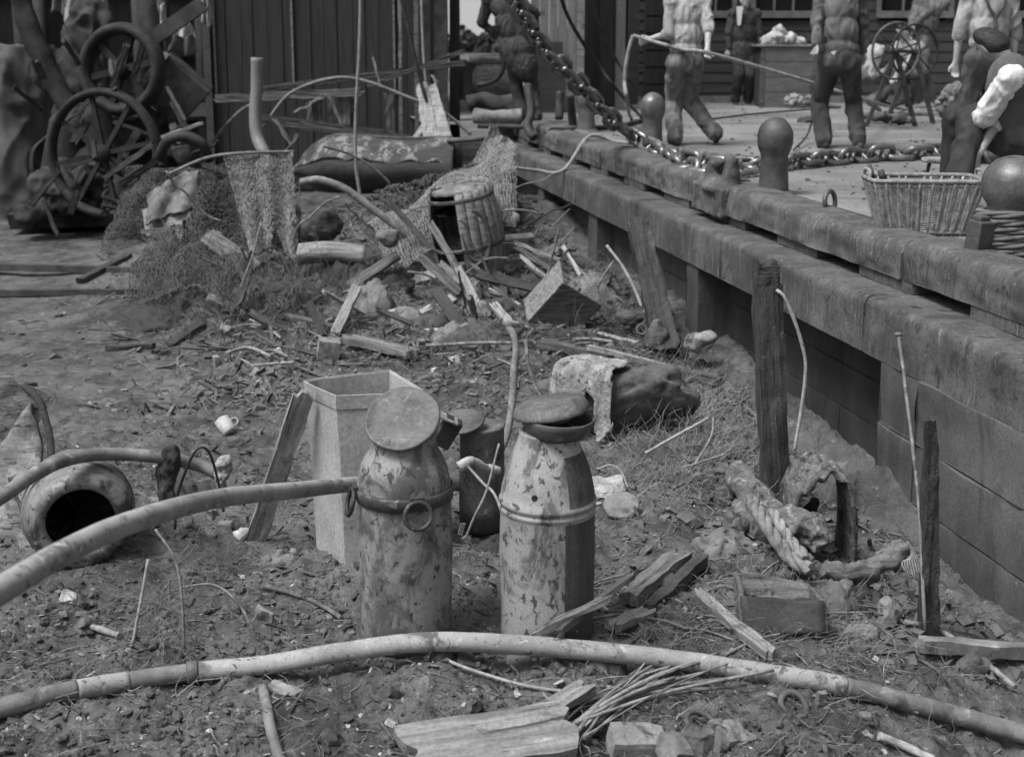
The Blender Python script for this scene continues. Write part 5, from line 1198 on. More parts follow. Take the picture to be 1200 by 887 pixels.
for i in range(60):
    px = 250+random.random()*540; py = 300+random.random()*130
    if 355 < px < 495 and py > 415: continue
    a = (px, py); L_ = random.uniform(15, 60); an = random.uniform(-.6, .9); b = (px+L_*math.cos(an), py+L_*math.sin(an)*.5)
    if WG(*b).x*UY-WG(*b).y*UX > 3.0: continue
    o = stick([a, ((a[0]+b[0])/2, (a[1]+b[1])/2-random.uniform(0, 9)), b], random.uniform(.004, .013), random.choice([TWIG, TWIG, WOODG, TWIGP]), 'loose stick lying across the rubbish heap', .05, 'stick'); o['group'] = 'sticks strewn over the rubbish heap'
# burnt plate on the mud, left
T = MB(); c = WG(175, 385)
m = MB(); a, b, c2, d = WY(128, 372, 9.9), WY(218, 344, 10.3), WY(208, 392, 9.6), WY(134, 404, 9.3)
m.grid(lambda u, v: a.lerp(b, u).lerp(d.lerp(c2, u), v)+Vector((0, 0, .05*math.sin(u*3))), 20, 14); m.rough(.03, 6); m.rough(.012, 22); one(m, 'burnt_plate', CHAR, 'charred iron plate curling up from the smooth mud', 'plate', solid=.02)
plank((185, 412), (236, 380), .08, .03, CHAR, 'burnt board lying right beside the charred plate', 'burnt_board', ra=.08)
plank((128, 408), (180, 404), .06, .03, CHAR, 'burnt lath along the near edge of the charred plate', 'burnt_board', ra=.08)
plank((-60, 312), (180, 318), .08, .06, WOODD, 'long dark beam lying across the smooth mud at left', 'beam', seg=20, lift=.03)
plank((-60, 345), (165, 342), .06, .05, WOODD, 'second dark beam lying nearer on the smooth mud', 'beam', seg=20, lift=.02)
plank((95, 330), (150, 300), .07, .05, CHAR, 'charred stub angled against the long dark beam', 'burnt_board')
plank((150, 325), (200, 290), .05, .04, WOODO, 'splintered rib leaning from the charred debris', 'burnt_board', ya=11.4, yb=11.6)
# sack covered bench with pale leg
T = thing('wrecked_bench', 'wrecked bench draped in sacking with one pale leg under it', 'bench', WY(200, 295, 12.4))
def sk(u, v):
    q = WY(172+u*62, 200+v*48-6*math.sin(u*3)+(1-u)*30*(1-v)+8*v*(1-u)*2, 12.4-.25*v); return q+Vector((0, .05*math.sin(u*11+v*4), .03*noise.noise(Vector((u*5, v*5, 0)))))
m = MB(); m.grid(sk, 24, 20); m.rough(.015, 9); m.obj('sacking', CLOTHG, T, solid=.02)
m = MB(); m.bar(WY(170, 262, 12.3), WY(222, 240, 12.2), .28, .03, up=(0, -.8, .5), seg=10, jit=.01); m.obj('seat', WOODG, T)
m = MB(); m.bar(WY(210, 260, 12.1), WY(214, 302, 12.0), .06, .05, up=(0, -1, 0), seg=6, jit=.01); m.obj('leg', WOODP, T)
m = MB(); m.bar(WY(165, 272, 12.1), WY(210, 268, 12.1), .04, .03, up=(0, -1, 0)); m.obj('rail', WOODG, T)
lump(214, 180, 12.7, (.15, .13, .12), BRICK, 'pale round bundle under a curved iron hood beside the winch', 'bundle', 'bundle', .02, 5, 40, .012)
m = MB(); m.tube(spline([WY(186, 185, 12.7), WY(196, 166, 12.6), WY(216, 160, 12.6), WY(236, 168, 12.6), WY(246, 188, 12.7)]), .03, 10); m.grid(lambda u, v: WY(190+u*50, 172-14*math.sin(u*math.pi)-v*10, 12.75+.1*v), 14, 4); one(m, 'iron_hood', IRON, 'curved iron hood arched over the pale round bundle', 'hood', solid=.008) if False else None
m = MB(); m.tube(spline([WY(186, 185, 12.7), WY(196, 166, 12.6), WY(216, 160, 12.6), WY(236, 168, 12.6), WY(246, 188, 12.7)]), .05, 10); one(m, 'iron_hoop', IRON, 'thick iron hoop arched over the pale round bundle', 'hoop')
plank((190, 160), (236, 146), .05, .03, WOODP, 'pale broken lath lying across the top of the hoop', 'lath', ya=12.6, yb=12.7, ra=.05)
lump(252, 275, 11.9, (.10, .08, .07), BRICK, 'small pale stone on the weedy slope below the dark net', 'stone', 'stone', .03, 7, 42)
plank((243, 276), (300, 318), .16, .05, WOODO, 'brown board sliding down the slope under the dark net', 'board', ya=11.7, yb=11.2, up=(0, -.8, .5))

for (px, py, w_, d_, h_, rt, mt, lb, sd) in (
    (470, 300, .9, .5, .12, .2, CLOTHD, 'dark sodden canvas spread at the foot of the nets', 71), (380, 305, .8, .4, .10, -.2, CLOTHG, 'muddy canvas lying below the broad pale board', 72),
    (560, 395, .6, .4, .07, .3, CLOTHD, 'flat dark rag trodden in beside the crooked branch', 73), (690, 345, .5, .5, .14, 1.1, CLOTHG, 'muddy sacking bunched near the foot of the quay wall', 74),
    (640, 330, .6, .4, .12, .4, CLOTHD, 'dark rag heap right of the cask', 75), (300, 395, .5, .3, .05, 0, CLOTHD, 'thin dark rag flat on the mud below the net', 76),
    (330, 745-90, .16, .12, .03, .5, CLOTHG, 'small muddy rag left of the bin foot', 77), (700, 770, .22, .12, .03, .2, CLOTHG, 'small muddy rag under the near hose right of the churns', 78),
    (1000, 700, .30, .16, .07, .4, CLOTHD, 'dark rag plastered to the mud behind the broken crate', 79), (600, 640, .3, .2, .04, .2, CLOTHD, 'dark wet cloth on the mud between the churns', 80),
    (230, 590, .35, .25, .08, .6, CLOTHD, 'dark rag heap under the muddy hose', 81), (850, 640, .3, .2, .05, .6, CLOTHG, 'muddy cloth lying left of the canvas bag', 82)):
    drape('rag', px, py, w_, d_, h_, rt, mt, lb, 'rag', sd, fold=.03)

rs = random.Random(5)
for i in range(125):      # loose boards thrown over the heap
    px = rs.uniform(260, 720); py = rs.uniform(285, 400); q = WG(px, py)
    if q.y > 14: continue
    up_ = rs.random()**2*.25; L_ = rs.uniform(.12, .75)*(1 if i < 50 else .6); an = rs.uniform(0, 6.28); el = rs.uniform(-.1, .6)
    A = q+Vector((0, 0, .01+up_*.3)); Bq = A+Vector((math.cos(an)*math.cos(el), math.sin(an)*math.cos(el)*.7, math.sin(el)))*L_; Bq.z = max(Bq.z, g1(Bq.x, Bq.y)+.02)
    if Bq.x*UY-Bq.y*UX > 3.0: continue
    w_ = rs.uniform(.015, .10)*(1 if i < 50 else .7); m = MB(); m.bar(A, Bq, w_, w_*rs.uniform(.2, .6), up=(0, -rs.random(), .6), seg=8, jit=.006, ragged=rs.uniform(.02, .07)); m.rough(.004, 14)
    o = align(one(m, 'broken_board', rs.choice([WOODO, WOODO, WOODG, WOODD, CHAR, WOODP]), 'broken length of board flung on the rubbish heap', 'board'), A, Bq); o['group'] = 'broken boards flung on the rubbish heap'
for i in range(40):      # rags and sheet scraps
    px = rs.uniform(270, 720); py = rs.uniform(300, 400)
    if WG(px, py).x*UY-WG(px, py).y*UX > 2.8: continue
    o = drape('scrap', px, py, rs.uniform(.12, .4), rs.uniform(.1, .3), rs.uniform(.02, .09), rs.uniform(0, 3), rs.choice([CLOTHG, CRUST, CLOTHD, CRUST, ROCK]), 'trodden scrap of sacking in the rubbish heap', 'scrap', 200+i, fold=.04, nn=26); o['group'] = 'trodden scraps of sacking in the rubbish heap'
# ================================================================== PEOPLE
def ik(a, c, l1, l2, hint):
    a, c = Vector(a), Vector(c); d = c-a; L = d.length
    if L > (l1+l2)*.995: c = a+d.normalized()*(l1+l2)*.995; d = c-a; L = d.length
    x = (l1*l1-l2*l2+L*L)/(2*L); h = math.sqrt(max(l1*l1-x*x, 0)); u = d.normalized()
    hv = Vector(hint); hv = (hv-u*hv.dot(u)); hv = hv.normalized() if hv.length > 1e-4 else Vector((0, 1, 0))
    return a+u*x+hv*h, c
def person(label, base, fwd, P, top=SHIRT, legs=TROUS, vest=None, sleeves='long', hat=None, hair=True, braces=False, coat=0, boots=BOOT, puff=False, group=None, vox=.011):
    """P: pelvis, neck, head(dir), lh, rh, lf, rf, [hints]; offsets from base in world axes"""
    B = Vector(base); f = Vector(fwd).normalized(); T = thing('person', label, 'person', B, group=group)
    pel = B+Vector(P['pelvis']); neck = B+Vector(P['neck']); sp_ = (neck-pel).normalized()
    hf = Vector(P.get('hipf', f)).normalized(); right = hf.cross(Vector((0, 0, 1))).normalized()
    sr = Vector(P.get('shr', right)).normalized()
    shL = neck-sr*.175-sp_*.045; shR = neck+sr*.175-sp_*.045
    hL = pel-right*.09-sp_*.02; hR = pel+right*.09-sp_*.02
    hd = Vector(P.get('head', sp_)).normalized(); hc = neck+hd*.17+f*.02
    lf, rf = B+Vector(P['lf']), B+Vector(P['rf'])
    kL, lf = ik(hL, lf, .44, .43, P.get('kl', f)); kR, rf = ik(hR, rf, .44, .43, P.get('kr', f))
    lh, rh = B+Vector(P['lh']), B+Vector(P['rh'])
    eL, lh = ik(shL, lh, .29, .26, P.get('el', (-f))); eR, rh = ik(shR, rh, .29, .26, P.get('er', (-f)))
    m = MB()
    mid = pel.lerp(neck, .45); ch = pel.lerp(neck, .75)
    fw = f-sp_*f.dot(sp_); fw = fw.normalized() if fw.length > .1 else Vector((0, 0, 1))
    rot = Matrix((sr, sr.cross(sp_) if False else sp_.cross(sr), sp_)).transposed()
    def torso(m, k=1.0, g=0.0):
        m.ell(ch, (.165*k+g, .115*k+g, .19), 14, rot=rot); m.ell(mid, (.145*k+g, .105*k+g, .20), 14, rot=rot); m.ell(pel+sp_*.02, (.16*k+g, .12*k+g, .15), 14, rot=rot)
        m.cap(shL, shR, .062*k+g, .062*k+g); 
    torso(m)
    m.cap(neck-sp_*.05, neck+hd*.09, .062, .055)
    hrot = Matrix((f.cross(hd).normalized(), f, hd)).transposed()
    m.ell(hc, (.074, .092, .108), 16, rot=hrot); m.ell(hc-hd*.055+f*.028, (.052, .062, .062), 12, rot=hrot)   # skull, jaw
    fr_ = f.cross(hd).normalized()
    m.cap(hc+f*.088+hd*.012, hc+f*.112-hd*.022, .010, .015, 8)                      # nose
    m.cap(hc+f*.082+hd*.028-fr_*.04, hc+f*.082+hd*.028+fr_*.04, .014, .014, 8)      # brow
    m.cap(hc+f*.078-hd*.05-fr_*.018, hc+f*.078-hd*.05+fr_*.018, .011, .011, 8)      # lips
    for s in (-1, 1): m.ell(hc+fr_*s*.076-hd*.005, (.012, .022, .032), 8, rot=hrot)
    for sh, e, h, s in ((shL, eL, lh, -1), (shR, eR, rh, 1)):
        m.cap(sh, e, .052, .038); m.cap(e, h, .040, .026)
        d = (h-e).normalized(); pal = (-f-d*(-f).dot(d)); pal = pal.normalized() if pal.length > .2 else Vector((0, 0, -1)); side = d.cross(pal).normalized()
        pc = h+d*.05; m.cap(h+side*.012, h+d*.075+side*.018, .020, .017, 8); m.cap(h-side*.012, h+d*.075-side*.018, .020, .017, 8); m.cap(h, h+d*.08, .019, .018, 8)
        for q in range(4):                                                          # four fingers, curled
            r0 = h+d*.085+side*(-.030+.020*q); L = [.062, .075, .070, .055][q]
            k1_ = r0+(d*.9+pal*.35).normalized()*L*.5; k2_ = k1_+(d*.3+pal*.95).normalized()*L*.45
            m.cap(r0-d*.02, k1_, .0105, .0095, 8); m.cap(k1_, k2_, .0095, .008, 8)
        t0 = h+d*.03-side*.03*s; t1 = t0-side*.028*s+d*.03+pal*.01; t2 = t1+d*.028+pal*.018; m.cap(t0, t1, .013, .011, 8); m.cap(t1, t2, .011, .009, 8)
    for hp_, k_, ft in ((hL, kL, lf), (hR, kR, rf)):
        m.cap(hp_, k_, .085, .055); m.cap(k_, ft, .056, .038); m.cap(ft, ft-Vector((0, 0, .05))+f*.03, .036, .035)
    b = fuse(m, vox, 1); b.obj('body', SKIN, T)
    # trousers
    m = MB(); m.ell(pel+sp_*.01, (.172, .135, .15), 14, rot=rot); m.ell(pel+sp_*.09, (.158, .122, .09), 14, rot=rot)
    for hp_, k_, ft in ((hL, kL, lf), (hR, kR, rf)):
        m.cap(hp_, k_, .108, .084, 16); e = ft.lerp(k_, .0); m.cap(k_, e, .086, .078, 16)
    fuse(m, .011, 1, .015, 8, len(label), (1, 1, .45), True).obj('trousers', legs, T)
    # shirt / coat
    m = MB()
    if coat: torso(m, 1.0, .036); m.ell(mid-sp_*.02, (.20, .165, .24), 14, rot=rot)
    else:
        m.ell(ch, (.182, .132, .19), 14, rot=rot); m.ell(mid, (.172, .132, .19), 14, rot=rot); m.cap(shL, shR, .078, .078); m.ell(pel+sp_*.12, (.162, .122, .10), 14, rot=rot)
    if coat:
        m.ell(pel-sp_*.02-Vector((0, 0, .08)), (.215, .175, .20+coat), 14, rot=rot); m.ell(pel-Vector((0, 0, .02)), (.205, .17, .2), 14)
    for sh, e, h in ((shL, eL, lh), (shR, eR, rh)):
        m.cap(sh, e, .070+(.012 if coat else .002), .056+(.014 if coat else .004))
        if puff: m.cap(sh, e, .076, .070)
        if sleeves == 'long': m.cap(e, e.lerp(h, .93), .054, .042)
        elif sleeves == 'rolled': m.cap(e, e.lerp(h, .12), .060, .058)
    fuse(m, .010, 1, .010 if puff else .011, 14 if puff else 12, len(label)+3, (1, 1, .8 if puff else .5), True).obj('jacket' if coat else 'shirt', top, T)
    if vest is not None:
        m = MB(); torso(m, 1.0, .030)
        m2 = MB(); m2.ell(ch, (.205, .175, .235), 14, rot=rot); m2.ell(mid, (.205, .175, .25), 14, rot=rot); m2.ell(pel+sp_*.08, (.20, .17, .16), 14, rot=rot)
        fuse(m2, .013, 1, .008, 6, 3, (1, 1, .7), True).obj('waistcoat', vest, T)
    if braces:
        m = MB(); bk = -fw
        for s in (-1, 1):
            p0 = shL.lerp(shR, .5+.26*s)+sp_*.055+fw*.04; p1 = neck+sr*.09*s+bk*.11-sp_*.02; p2 = ch+sr*.06*s+bk*.155; p3 = mid+bk*.150+sp_*.05; p4 = pel+sr*.03*s+bk*.165+sp_*.12
            m.tube(spline([p0, p1, p2, p3, p4], 6), .014, 6)
        m.obj('braces', COAT, T)
    if hair:
        m = MB(); m.ell(hc-f*.014+hd*.02, (.090, .104, .108), 16, rot=hrot)
        for i, v in enumerate(m.v):
            q = v-hc; k1_ = float(sm((q.dot(f)-.0)/.05))*float(sm((.075-q.dot(hd))/.04)); k2_ = float(sm((-.02-q.dot(hd))/.05))
            m.v[i] = hc+q*(1-.26*max(k1_, k2_*.6))
        m.rough(.004, 30); m.obj('hair', HAIR, T)
    if hat == 'cap':
        m = MB(); m.ell(hc+hd*.075-f*.01, (.10, .115, .045), 14, rot=hrot); m.ell(hc+hd*.06+f*.09, (.065, .05, .01), 12, rot=hrot); m.obj('flat_cap', COAT, T)
    for ft, kk in ((lf, kL), (rf, kR)):
        sh_ = (kk-ft).normalized(); ff = Vector(P.get('toe', f)); ff = (ff-sh_*ff.dot(sh_)*.8).normalized()
        m = MB(); hl = ft-sh_*.045-ff*.02; m.cap(hl, hl+ff*.17, .042, .034); m.cap(ft, ft+sh_*.10, .050, .052); m.cap(hl-sh_*.0, hl+ff*.20-Vector((0, 0, .004)), .035, .03)
        fuse(m, .011, 1).obj('boot', boots, T)
    return T
DZ = 1.05
def rel(px, py, Y, B): q = WY(px, py, Y)-Vector(B); return (q.x, q.y, q.z)
# 1 rope hauler, white shirt
Y = 13.3; B = (WY(800, 170, Y).x, Y, DZ)
HAUL = person('man in worn pale shirt and patched trousers hauling on the rope beside the small bollard', B, (-.25, 1, 0),
   dict(pelvis=rel(803, 72, Y, B), neck=rel(806, 0, Y+.05, B), head=(.55, .3, 1), hipf=(-.2, 1, 0), lh=rel(762, 46, Y+.15, B), rh=rel(829, 58, Y-.25, B), lf=rel(791, 163, Y, B), rf=rel(838, 156, Y+.05, B), kl=(0, 1, 0), kr=(-.6, .6, .3), el=(-.2, 0, -1), er=(1, -.2, 0), toe=(-.2, 1, 0)), SHIRT, TROUS, sleeves='rolled')
# 2 dark suit man standing by the wall
Y = 20.9; B = (WY(869, 120, Y).x, Y, DZ)
person('man in dark suit standing straight before the warehouse wall left of the crate', B, (.05, -1, 0),
   dict(pelvis=(0, 0, .90), neck=(0, 0, 1.45), lh=(.25, -.05, .72), rh=(-.25, -.05, .78), lf=(.10, 0, .09), rf=(-.10, 0, .09), el=(1, .3, 0), er=(-1, .3, 0)), COAT, TROUSD, coat=.05, hat='cap')
m = MB(); m.bar(WY(869-2, 8, Y-.17), WY(869-3, 30, Y-.18), .10, .02, up=(0, -1, 0), taper=.5); m.box((0, 0, 0), (.001, .001, .001)) if False else None
# shirt front sits on him
for o in [o for o in bpy.data.objects if o.name == 'person.001']:
    mm = m.obj('shirt_front', SHIRTW, o)
# 3 dark man bending, middle
Y = 13.0; B = (WY(990, 178, Y).x, Y, DZ)
person('man in dark working clothes with legs astride bending over beyond the lying chain', B, (.9, .5, 0),
   dict(pelvis=rel(985, 72, Y, B), neck=rel(985, -8, Y+.2, B), head=(.5, .2, .6), hipf=(.3, 1, 0), lh=rel(955, 66, Y-.1, B), rh=rel(1012, 66, Y+.2, B), lf=rel(966, 166, Y, B), rf=rel(1006, 167, Y-.1, B), kl=(-.2, 1, 0), kr=(.2, 1, 0), el=(-1, 0, 0), er=(1, 0, 0), toe=(-.2, 1, 0)), GREYC, TROUSD, boots=BOOT)
# 4 seated striped figure behind wheels
Y = 18.5; B = (WY(1022, 112, Y).x, Y, DZ)
person('stooping figure in pale jersey working behind the left hand wheel', B, (1, -.2, 0),
   dict(pelvis=rel(1014, 88, Y, B), neck=rel(1026, 60, Y, B), head=(1, -.1, .3), hipf=(1, 0, 0), lh=rel(1040, 92, Y-.1, B), rh=rel(1044, 82, Y-.2, B), lf=rel(1032, 116, Y+.1, B), rf=rel(1022, 118, Y-.1, B), kl=(1, 0, .6), kr=(1, 0, .6), el=(0, 0, -1), er=(0, 0, -1)), JERSEY, GREYC)
# 5 crouching by the wheels in light clothes
Y = 18.2; B = (WY(1064, 118, Y).x, Y, DZ)
person('bare headed figure in light clothes crouching between the two wheels', B, (-.8, -.5, 0),
   dict(pelvis=rel(1070, 88, Y+.1, B), neck=rel(1063, 52, Y, B), head=(-.3, -.2, .9), hipf=(-.7, -.7, 0), lh=rel(1050, 90, Y-.3, B), rh=rel(1052, 82, Y-.3, B), lf=rel(1075, 115, Y-.1, B), rf=rel(1058, 116, Y-.2, B), kl=(-.4, -1, .4), kr=(-.8, -.6, .5), el=(0, 0, -1), er=(0, 0, -1)), JERSEY, GREYC)
# 6 standing man with crossed braces
Y = 11.4; B = (WY(1148, 205, Y).x, Y, DZ)
person('man in white shirt with dark braces standing with his back to us', B, (0, 1, 0),
   dict(pelvis=(0, 0, .93), neck=(0, .05, 1.47), head=(0, .2, 1), lh=(-.26, .08, .78), rh=(.27, .1, .78), lf=(-.12, -.05, .09), rf=(.13, .05, .09), el=(-1, -.2, 0), er=(1, -.2, 0)), JERSEY, GREYC, sleeves='rolled', braces=True)
# 7 near man sitting at right
Y = 7.9; B = (WY(1175, 222, Y).x, Y, DZ)
person('dark haired man with bright white sleeve and waistcoat crouching near the wicker basket', B, (-.65, .75, 0),
   dict(pelvis=rel(1200, 170, Y+.15, B), neck=rel(1184, 82, Y, B), head=(-.5, .25, .85), hipf=(-.9, .35, 0), lh=rel(1122, 178, Y+.2, B), rh=rel(1140, 196, Y-.05, B), lf=rel(1118, 212, Y+.35, B), rf=rel(1124, 208, Y-.1, B), kl=(-.6, 0, 1), kr=(-.6, 0, .8), el=(-.5, 0, -1), er=(.2, -.5, -1), toe=(-1, .1, 0)), SHIRTW, TROUSD, vest=VESTM, sleeves='rolled', puff=True)
# 8 dark man at the end of quay
Y = 16.4; B = (WY(606, 150, Y).x, Y, DZ)
person('man in dark jacket bending forward at the far end of the quay behind the chain', B, (.2, 1, 0),
   dict(pelvis=rel(608, 58, Y, B), neck=rel(588, -4, Y+.2, B), head=(-.3, .7, .5), hipf=(.2, 1, 0), lh=rel(582, 44, Y+.3, B), rh=rel(628, 40, Y+.3, B), lf=rel(611, 138, Y, B), rf=rel(628, 136, Y-.15, B), kl=(0, 1, 0), kr=(0, 1, 0), el=(-1, 0, 0), er=(1, 0, 0), toe=(0, 1, 0)), COAT, TROUSD, coat=.12)
# 9 grey clad man behind wheels
Y = 20.0; B = (WY(1085, 118, Y).x, Y, DZ)
person('man in long grey overall leaning to the right behind the wheels', B, (-.3, -1, 0),
   dict(pelvis=rel(1076, 50, Y, B), neck=rel(1092, 2, Y, B), head=(.2, -.1, 1), lh=rel(1058, 40, Y-.2, B), rh=rel(1066, 46, Y-.2, B), lf=rel(1072, 113, Y, B), rf=rel(1092, 113, Y, B), kl=(0, -1, 0), kr=(0, -1, 0), el=(-1, 0, 0), er=(-1, 0, -.4)), GREYC, GREYC, coat=.1)
# ================================================================== ON THE QUAY
def bollard(label, px, py, top, Y=None, s=1.0):
    p = WZ(px, py, DZ) if Y is None else Vector((WY(px, py, Y).x, Y, DZ)); T = thing('bollard', label, 'bollard', p, group=None)
    L = Matrix.Translation(p)
    h = top-DZ; m = MB(); r = .112*s
    prof = [(r*1.0, 0), (r*.95, .05), (r*.88, h*.3), (r*.86, h*.48), (r*.89, h*.53), (r*1.02, h*.585), (r*1.11, h*.66)]
    for i in range(1, 13):
        a = (math.pi*.5)*i/12; prof.append((max(1e-4, r*1.13*math.cos(a)), h*.74+(h*.26)*math.sin(a)))
    m.lathe(prof, 40, L); m.rough(.003, 12); m.obj('bollard_post', IRONB, T)
    m = MB(); m.lathe([(1e-4, .035), (r*1.0, .035), (r*1.25, .02), (r*1.45, .002), (r*1.5, -.01)], 40, L); m.rough(.004, 9); m.obj('base_flange', IRONB, T)
    return T, p
T1, b1 = bollard('tall rounded iron bollard standing alone on the coping behind the fairlead', 906, 228, 1.60)
T2, b2 = bollard('rounded iron bollard beside the legs of the rope hauler', 764, 176, 1.60, 13.1)
T3, b3 = bollard('farthest iron bollard half hidden by the hanging chain', 687, 160, 1.58, 15.2)
p = Vector((WY(1182, 250, 6.55).x, 6.55, DZ)); T4, b4 = bollard('nearest iron bollard at the right edge with rope wound round it', 1182, 300, 1.58, 6.55, 1.25)
path = []
for i in range(0, 6*24+1):
    a = i/24*6.283; path.append(b4+Vector((.158*math.cos(a), .158*math.sin(a), .03+i/24*.038)))
strs = [[], [], []]
for i, q in enumerate(path):
    rd = Vector((q.x-b4.x, q.y-b4.y, 0)).normalized()
    for j in range(3):
        a = i*.55+j*2.094; strs[j].append(q+rd*math.cos(a)*.011+Vector((0, 0, math.sin(a)*.011)))
m = MB()
for st_ in strs: m.tube(st_, .0115, 6)
one(m, 'mooring_rope', CLOTHG, 'rope wound in tight turns round the nearest bollard', 'rope')
m = MB(); c = b4+Vector((-.19, -.10, .13)); m.box(c, (.11, .09, .17), (.1, .05, .5)); m.box(c+Vector((-.0, -.0, .095)), (.07, .06, .03), (.1, .05, .5)); one(m, 'timber_block', WOODD, 'dark wooden block standing between the basket and the nearest bollard', 'block', bevel=.008)
# chain ---------------------------------------------------------------
def link_mesh():
    m = MB(); pts = []; a, b = .075, .045
    for i in range(28):
        t = 2*math.pi*i/28; c, s = math.cos(t), math.sin(t); pts.append(Vector(((a if abs(c) < 1e-9 else a*math.copysign(1, c))*0+ (b*c)+(math.copysign(.048, c) if abs(c) > .02 else 0), b*1.15*s, 0)))
    n = len(pts); r = .021; vs = []
    for i in range(n):
        t = (pts[(i+1) % n]-pts[i-1]).normalized(); sd = Vector((t.y, -t.x, 0))
        for k in range(8): an = 2*math.pi*k/8; vs.append(pts[i]+sd*math.cos(an)*r+Vector((0, 0, 1))*math.sin(an)*r)
    fs = [(i*8+k, i*8+(k+1) % 8, ((i+1) % n)*8+(k+1) % 8, ((i+1) % n)*8+k) for i in range(n) for k in range(8)]
    m.add(vs, fs); m.cap((0, -.04, 0), (0, .04, 0), .013, .013, 8); m.rough(.002, 30)
    m.v = [v*1.32 for v in m.v]; me = m.mesh('link', Vector((0, 0, 0))); me.materials.append(CHAINM); return me
LM = link_mesh()
zt = DZ+.055
cp_ = [WY(588, -40, 9.6), WY(612, 18, 10.4), WY(640, 60, 11.0), WY(672, 92, 11.5), WY(705, 128, 12.0), WY(733, 153, 12.3), WZ(765, 174, zt+.03), WZ(800, 186, zt), WZ(850, 194, zt), WZ(900, 194, zt), WZ(960, 188, zt), WZ(1020, 183, zt), WZ(1080, 181, zt), WZ(1125, 180, zt), WZ(1160, 186, zt)]
path = spline(cp_, 40); CT = thing('anchor_chain', 'heavy stud link chain hanging from above and lying along the quay', 'chain', cp_[6])
acc = 0; pos = []; step = .192
for i in range(1, len(path)):
    d = (path[i]-path[i-1]).length
    while acc+d >= step*(len(pos)): 
        t = (step*len(pos)-acc)/d; pos.append((path[i-1].lerp(path[i], t), (path[i]-path[i-1]).normalized()))
    acc += d
o0 = world_loc(CT)
for i, (q, t) in enumerate(pos[:100]):
    o = bpy.data.objects.new('link', LM); COL.objects.link(o); o.parent = CT
    x, y, z = frame_from(t); onfloor = q.z < zt+.1
    roll = (math.pi/2 if i % 2 else 0)+random.uniform(-.3, .3)+(.6 if onfloor else .4)
    up = x*math.cos(roll)+y*math.sin(roll); sd = t.cross(up) 
    Mx = Matrix((t, -sd if False else up.cross(t), up)).transposed().to_4x4(); Mx.translation = q-o0+Vector((0, 0, random.uniform(0, .02) if onfloor else 0)); o.matrix_local = Mx
# second bight of the chain lying behind
cp2 = [WZ(742, 162, zt), WZ(775, 182, zt), WZ(812, 198, zt), WZ(850, 201, zt), WZ(885, 198, zt)]
path = spline(cp2, 40); acc = 0; pos = []; C2 = thing('anchor_chain', 'shorter bight of the heavy chain lying on the near side between the bollards', 'chain', cp2[2]); o0 = world_loc(C2)
for i in range(1, len(path)):
    d = (path[i]-path[i-1]).length
    while acc+d >= step*(len(pos)): t = (step*len(pos)-acc)/d; pos.append((path[i-1].lerp(path[i], t), (path[i]-path[i-1]).normalized()))
    acc += d
for i, (q, t) in enumerate(pos):
    o = bpy.data.objects.new('link', LM); COL.objects.link(o); o.parent = C2; x, y, z = frame_from(t); roll = (math.pi/2 if i % 2 else 0)+random.uniform(-.3, .9)
    up = x*math.cos(roll)+y*math.sin(roll); Mx = Matrix((t, up.cross(t), up)).transposed().to_4x4(); Mx.translation = q-o0; o.matrix_local = Mx
# rope held by the hauler, running to the right
for pts, r, lb, mt in (
   ([WY(742, 42, 13.4), WY(762, 48, 13.35), WY(800, 58, 13.15), WY(829, 62, 13.0), WY(900, 82, 13.3), WY(960, 100, 13.6), WY(1010, 116, 14.2), WZ(1058, 128, DZ+.03), WZ(1110, 128, DZ+.03)], .019, 'rope held taut by the hauler and running down to the right', ROPE),
   ([WY(742, 42, 13.4), WY(736, 62, 13.4), WY(732, 95, 13.4), WY(735, 118, 13.4), WZ(739, 138, DZ+.03), WZ(750, 140, DZ+.03)], .02, 'slack tail of the hauling rope dropping from his left hand', ROPE),
   ([WY(652, -20, 12.5), WY(668, 25, 12.7), WY(700, 75, 13.1), WY(728, 112, 13.5), WZ(752, 138, DZ+.02)], .018, 'dark cable slanting down behind the hanging chain', IRON),
   ([WY(684, -25, 14.5), WY(700, 25, 14.7), WY(722, 70, 15.0), WY(748, 108, 15.3), WZ(772, 134, DZ+.02)], .018, 'second dark cable slanting down farther right', IRON),
   ([WZ(560, 148, DZ+.03), WZ(700, 150, DZ+.03), WZ(760, 141, DZ+.02)], .03, 'dark rope lying along the quay toward the small bollard', IRON),
   ([WZ(832, 140, DZ+.015), WZ(880, 134, DZ+.015), WZ(940, 129, DZ+.015), WZ(985, 126, DZ+.015)], .012, 'thin dark line lying on the quay behind the hauler', IRON),
   ([WZ(930, 176, DZ+.02), WY(945, 160, 13.4), WY(952, 140, 13.5), WY(955, 120, 13.4)], .01, 'thin cord trailing from the bending man', IRON)):
    m = MB(); m.tube(spline(pts, 12), r, 10, True, .1, 4); one(m, 'rope' if mt is ROPE else 'cable', mt, lb, 'rope' if mt is ROPE else 'cable')
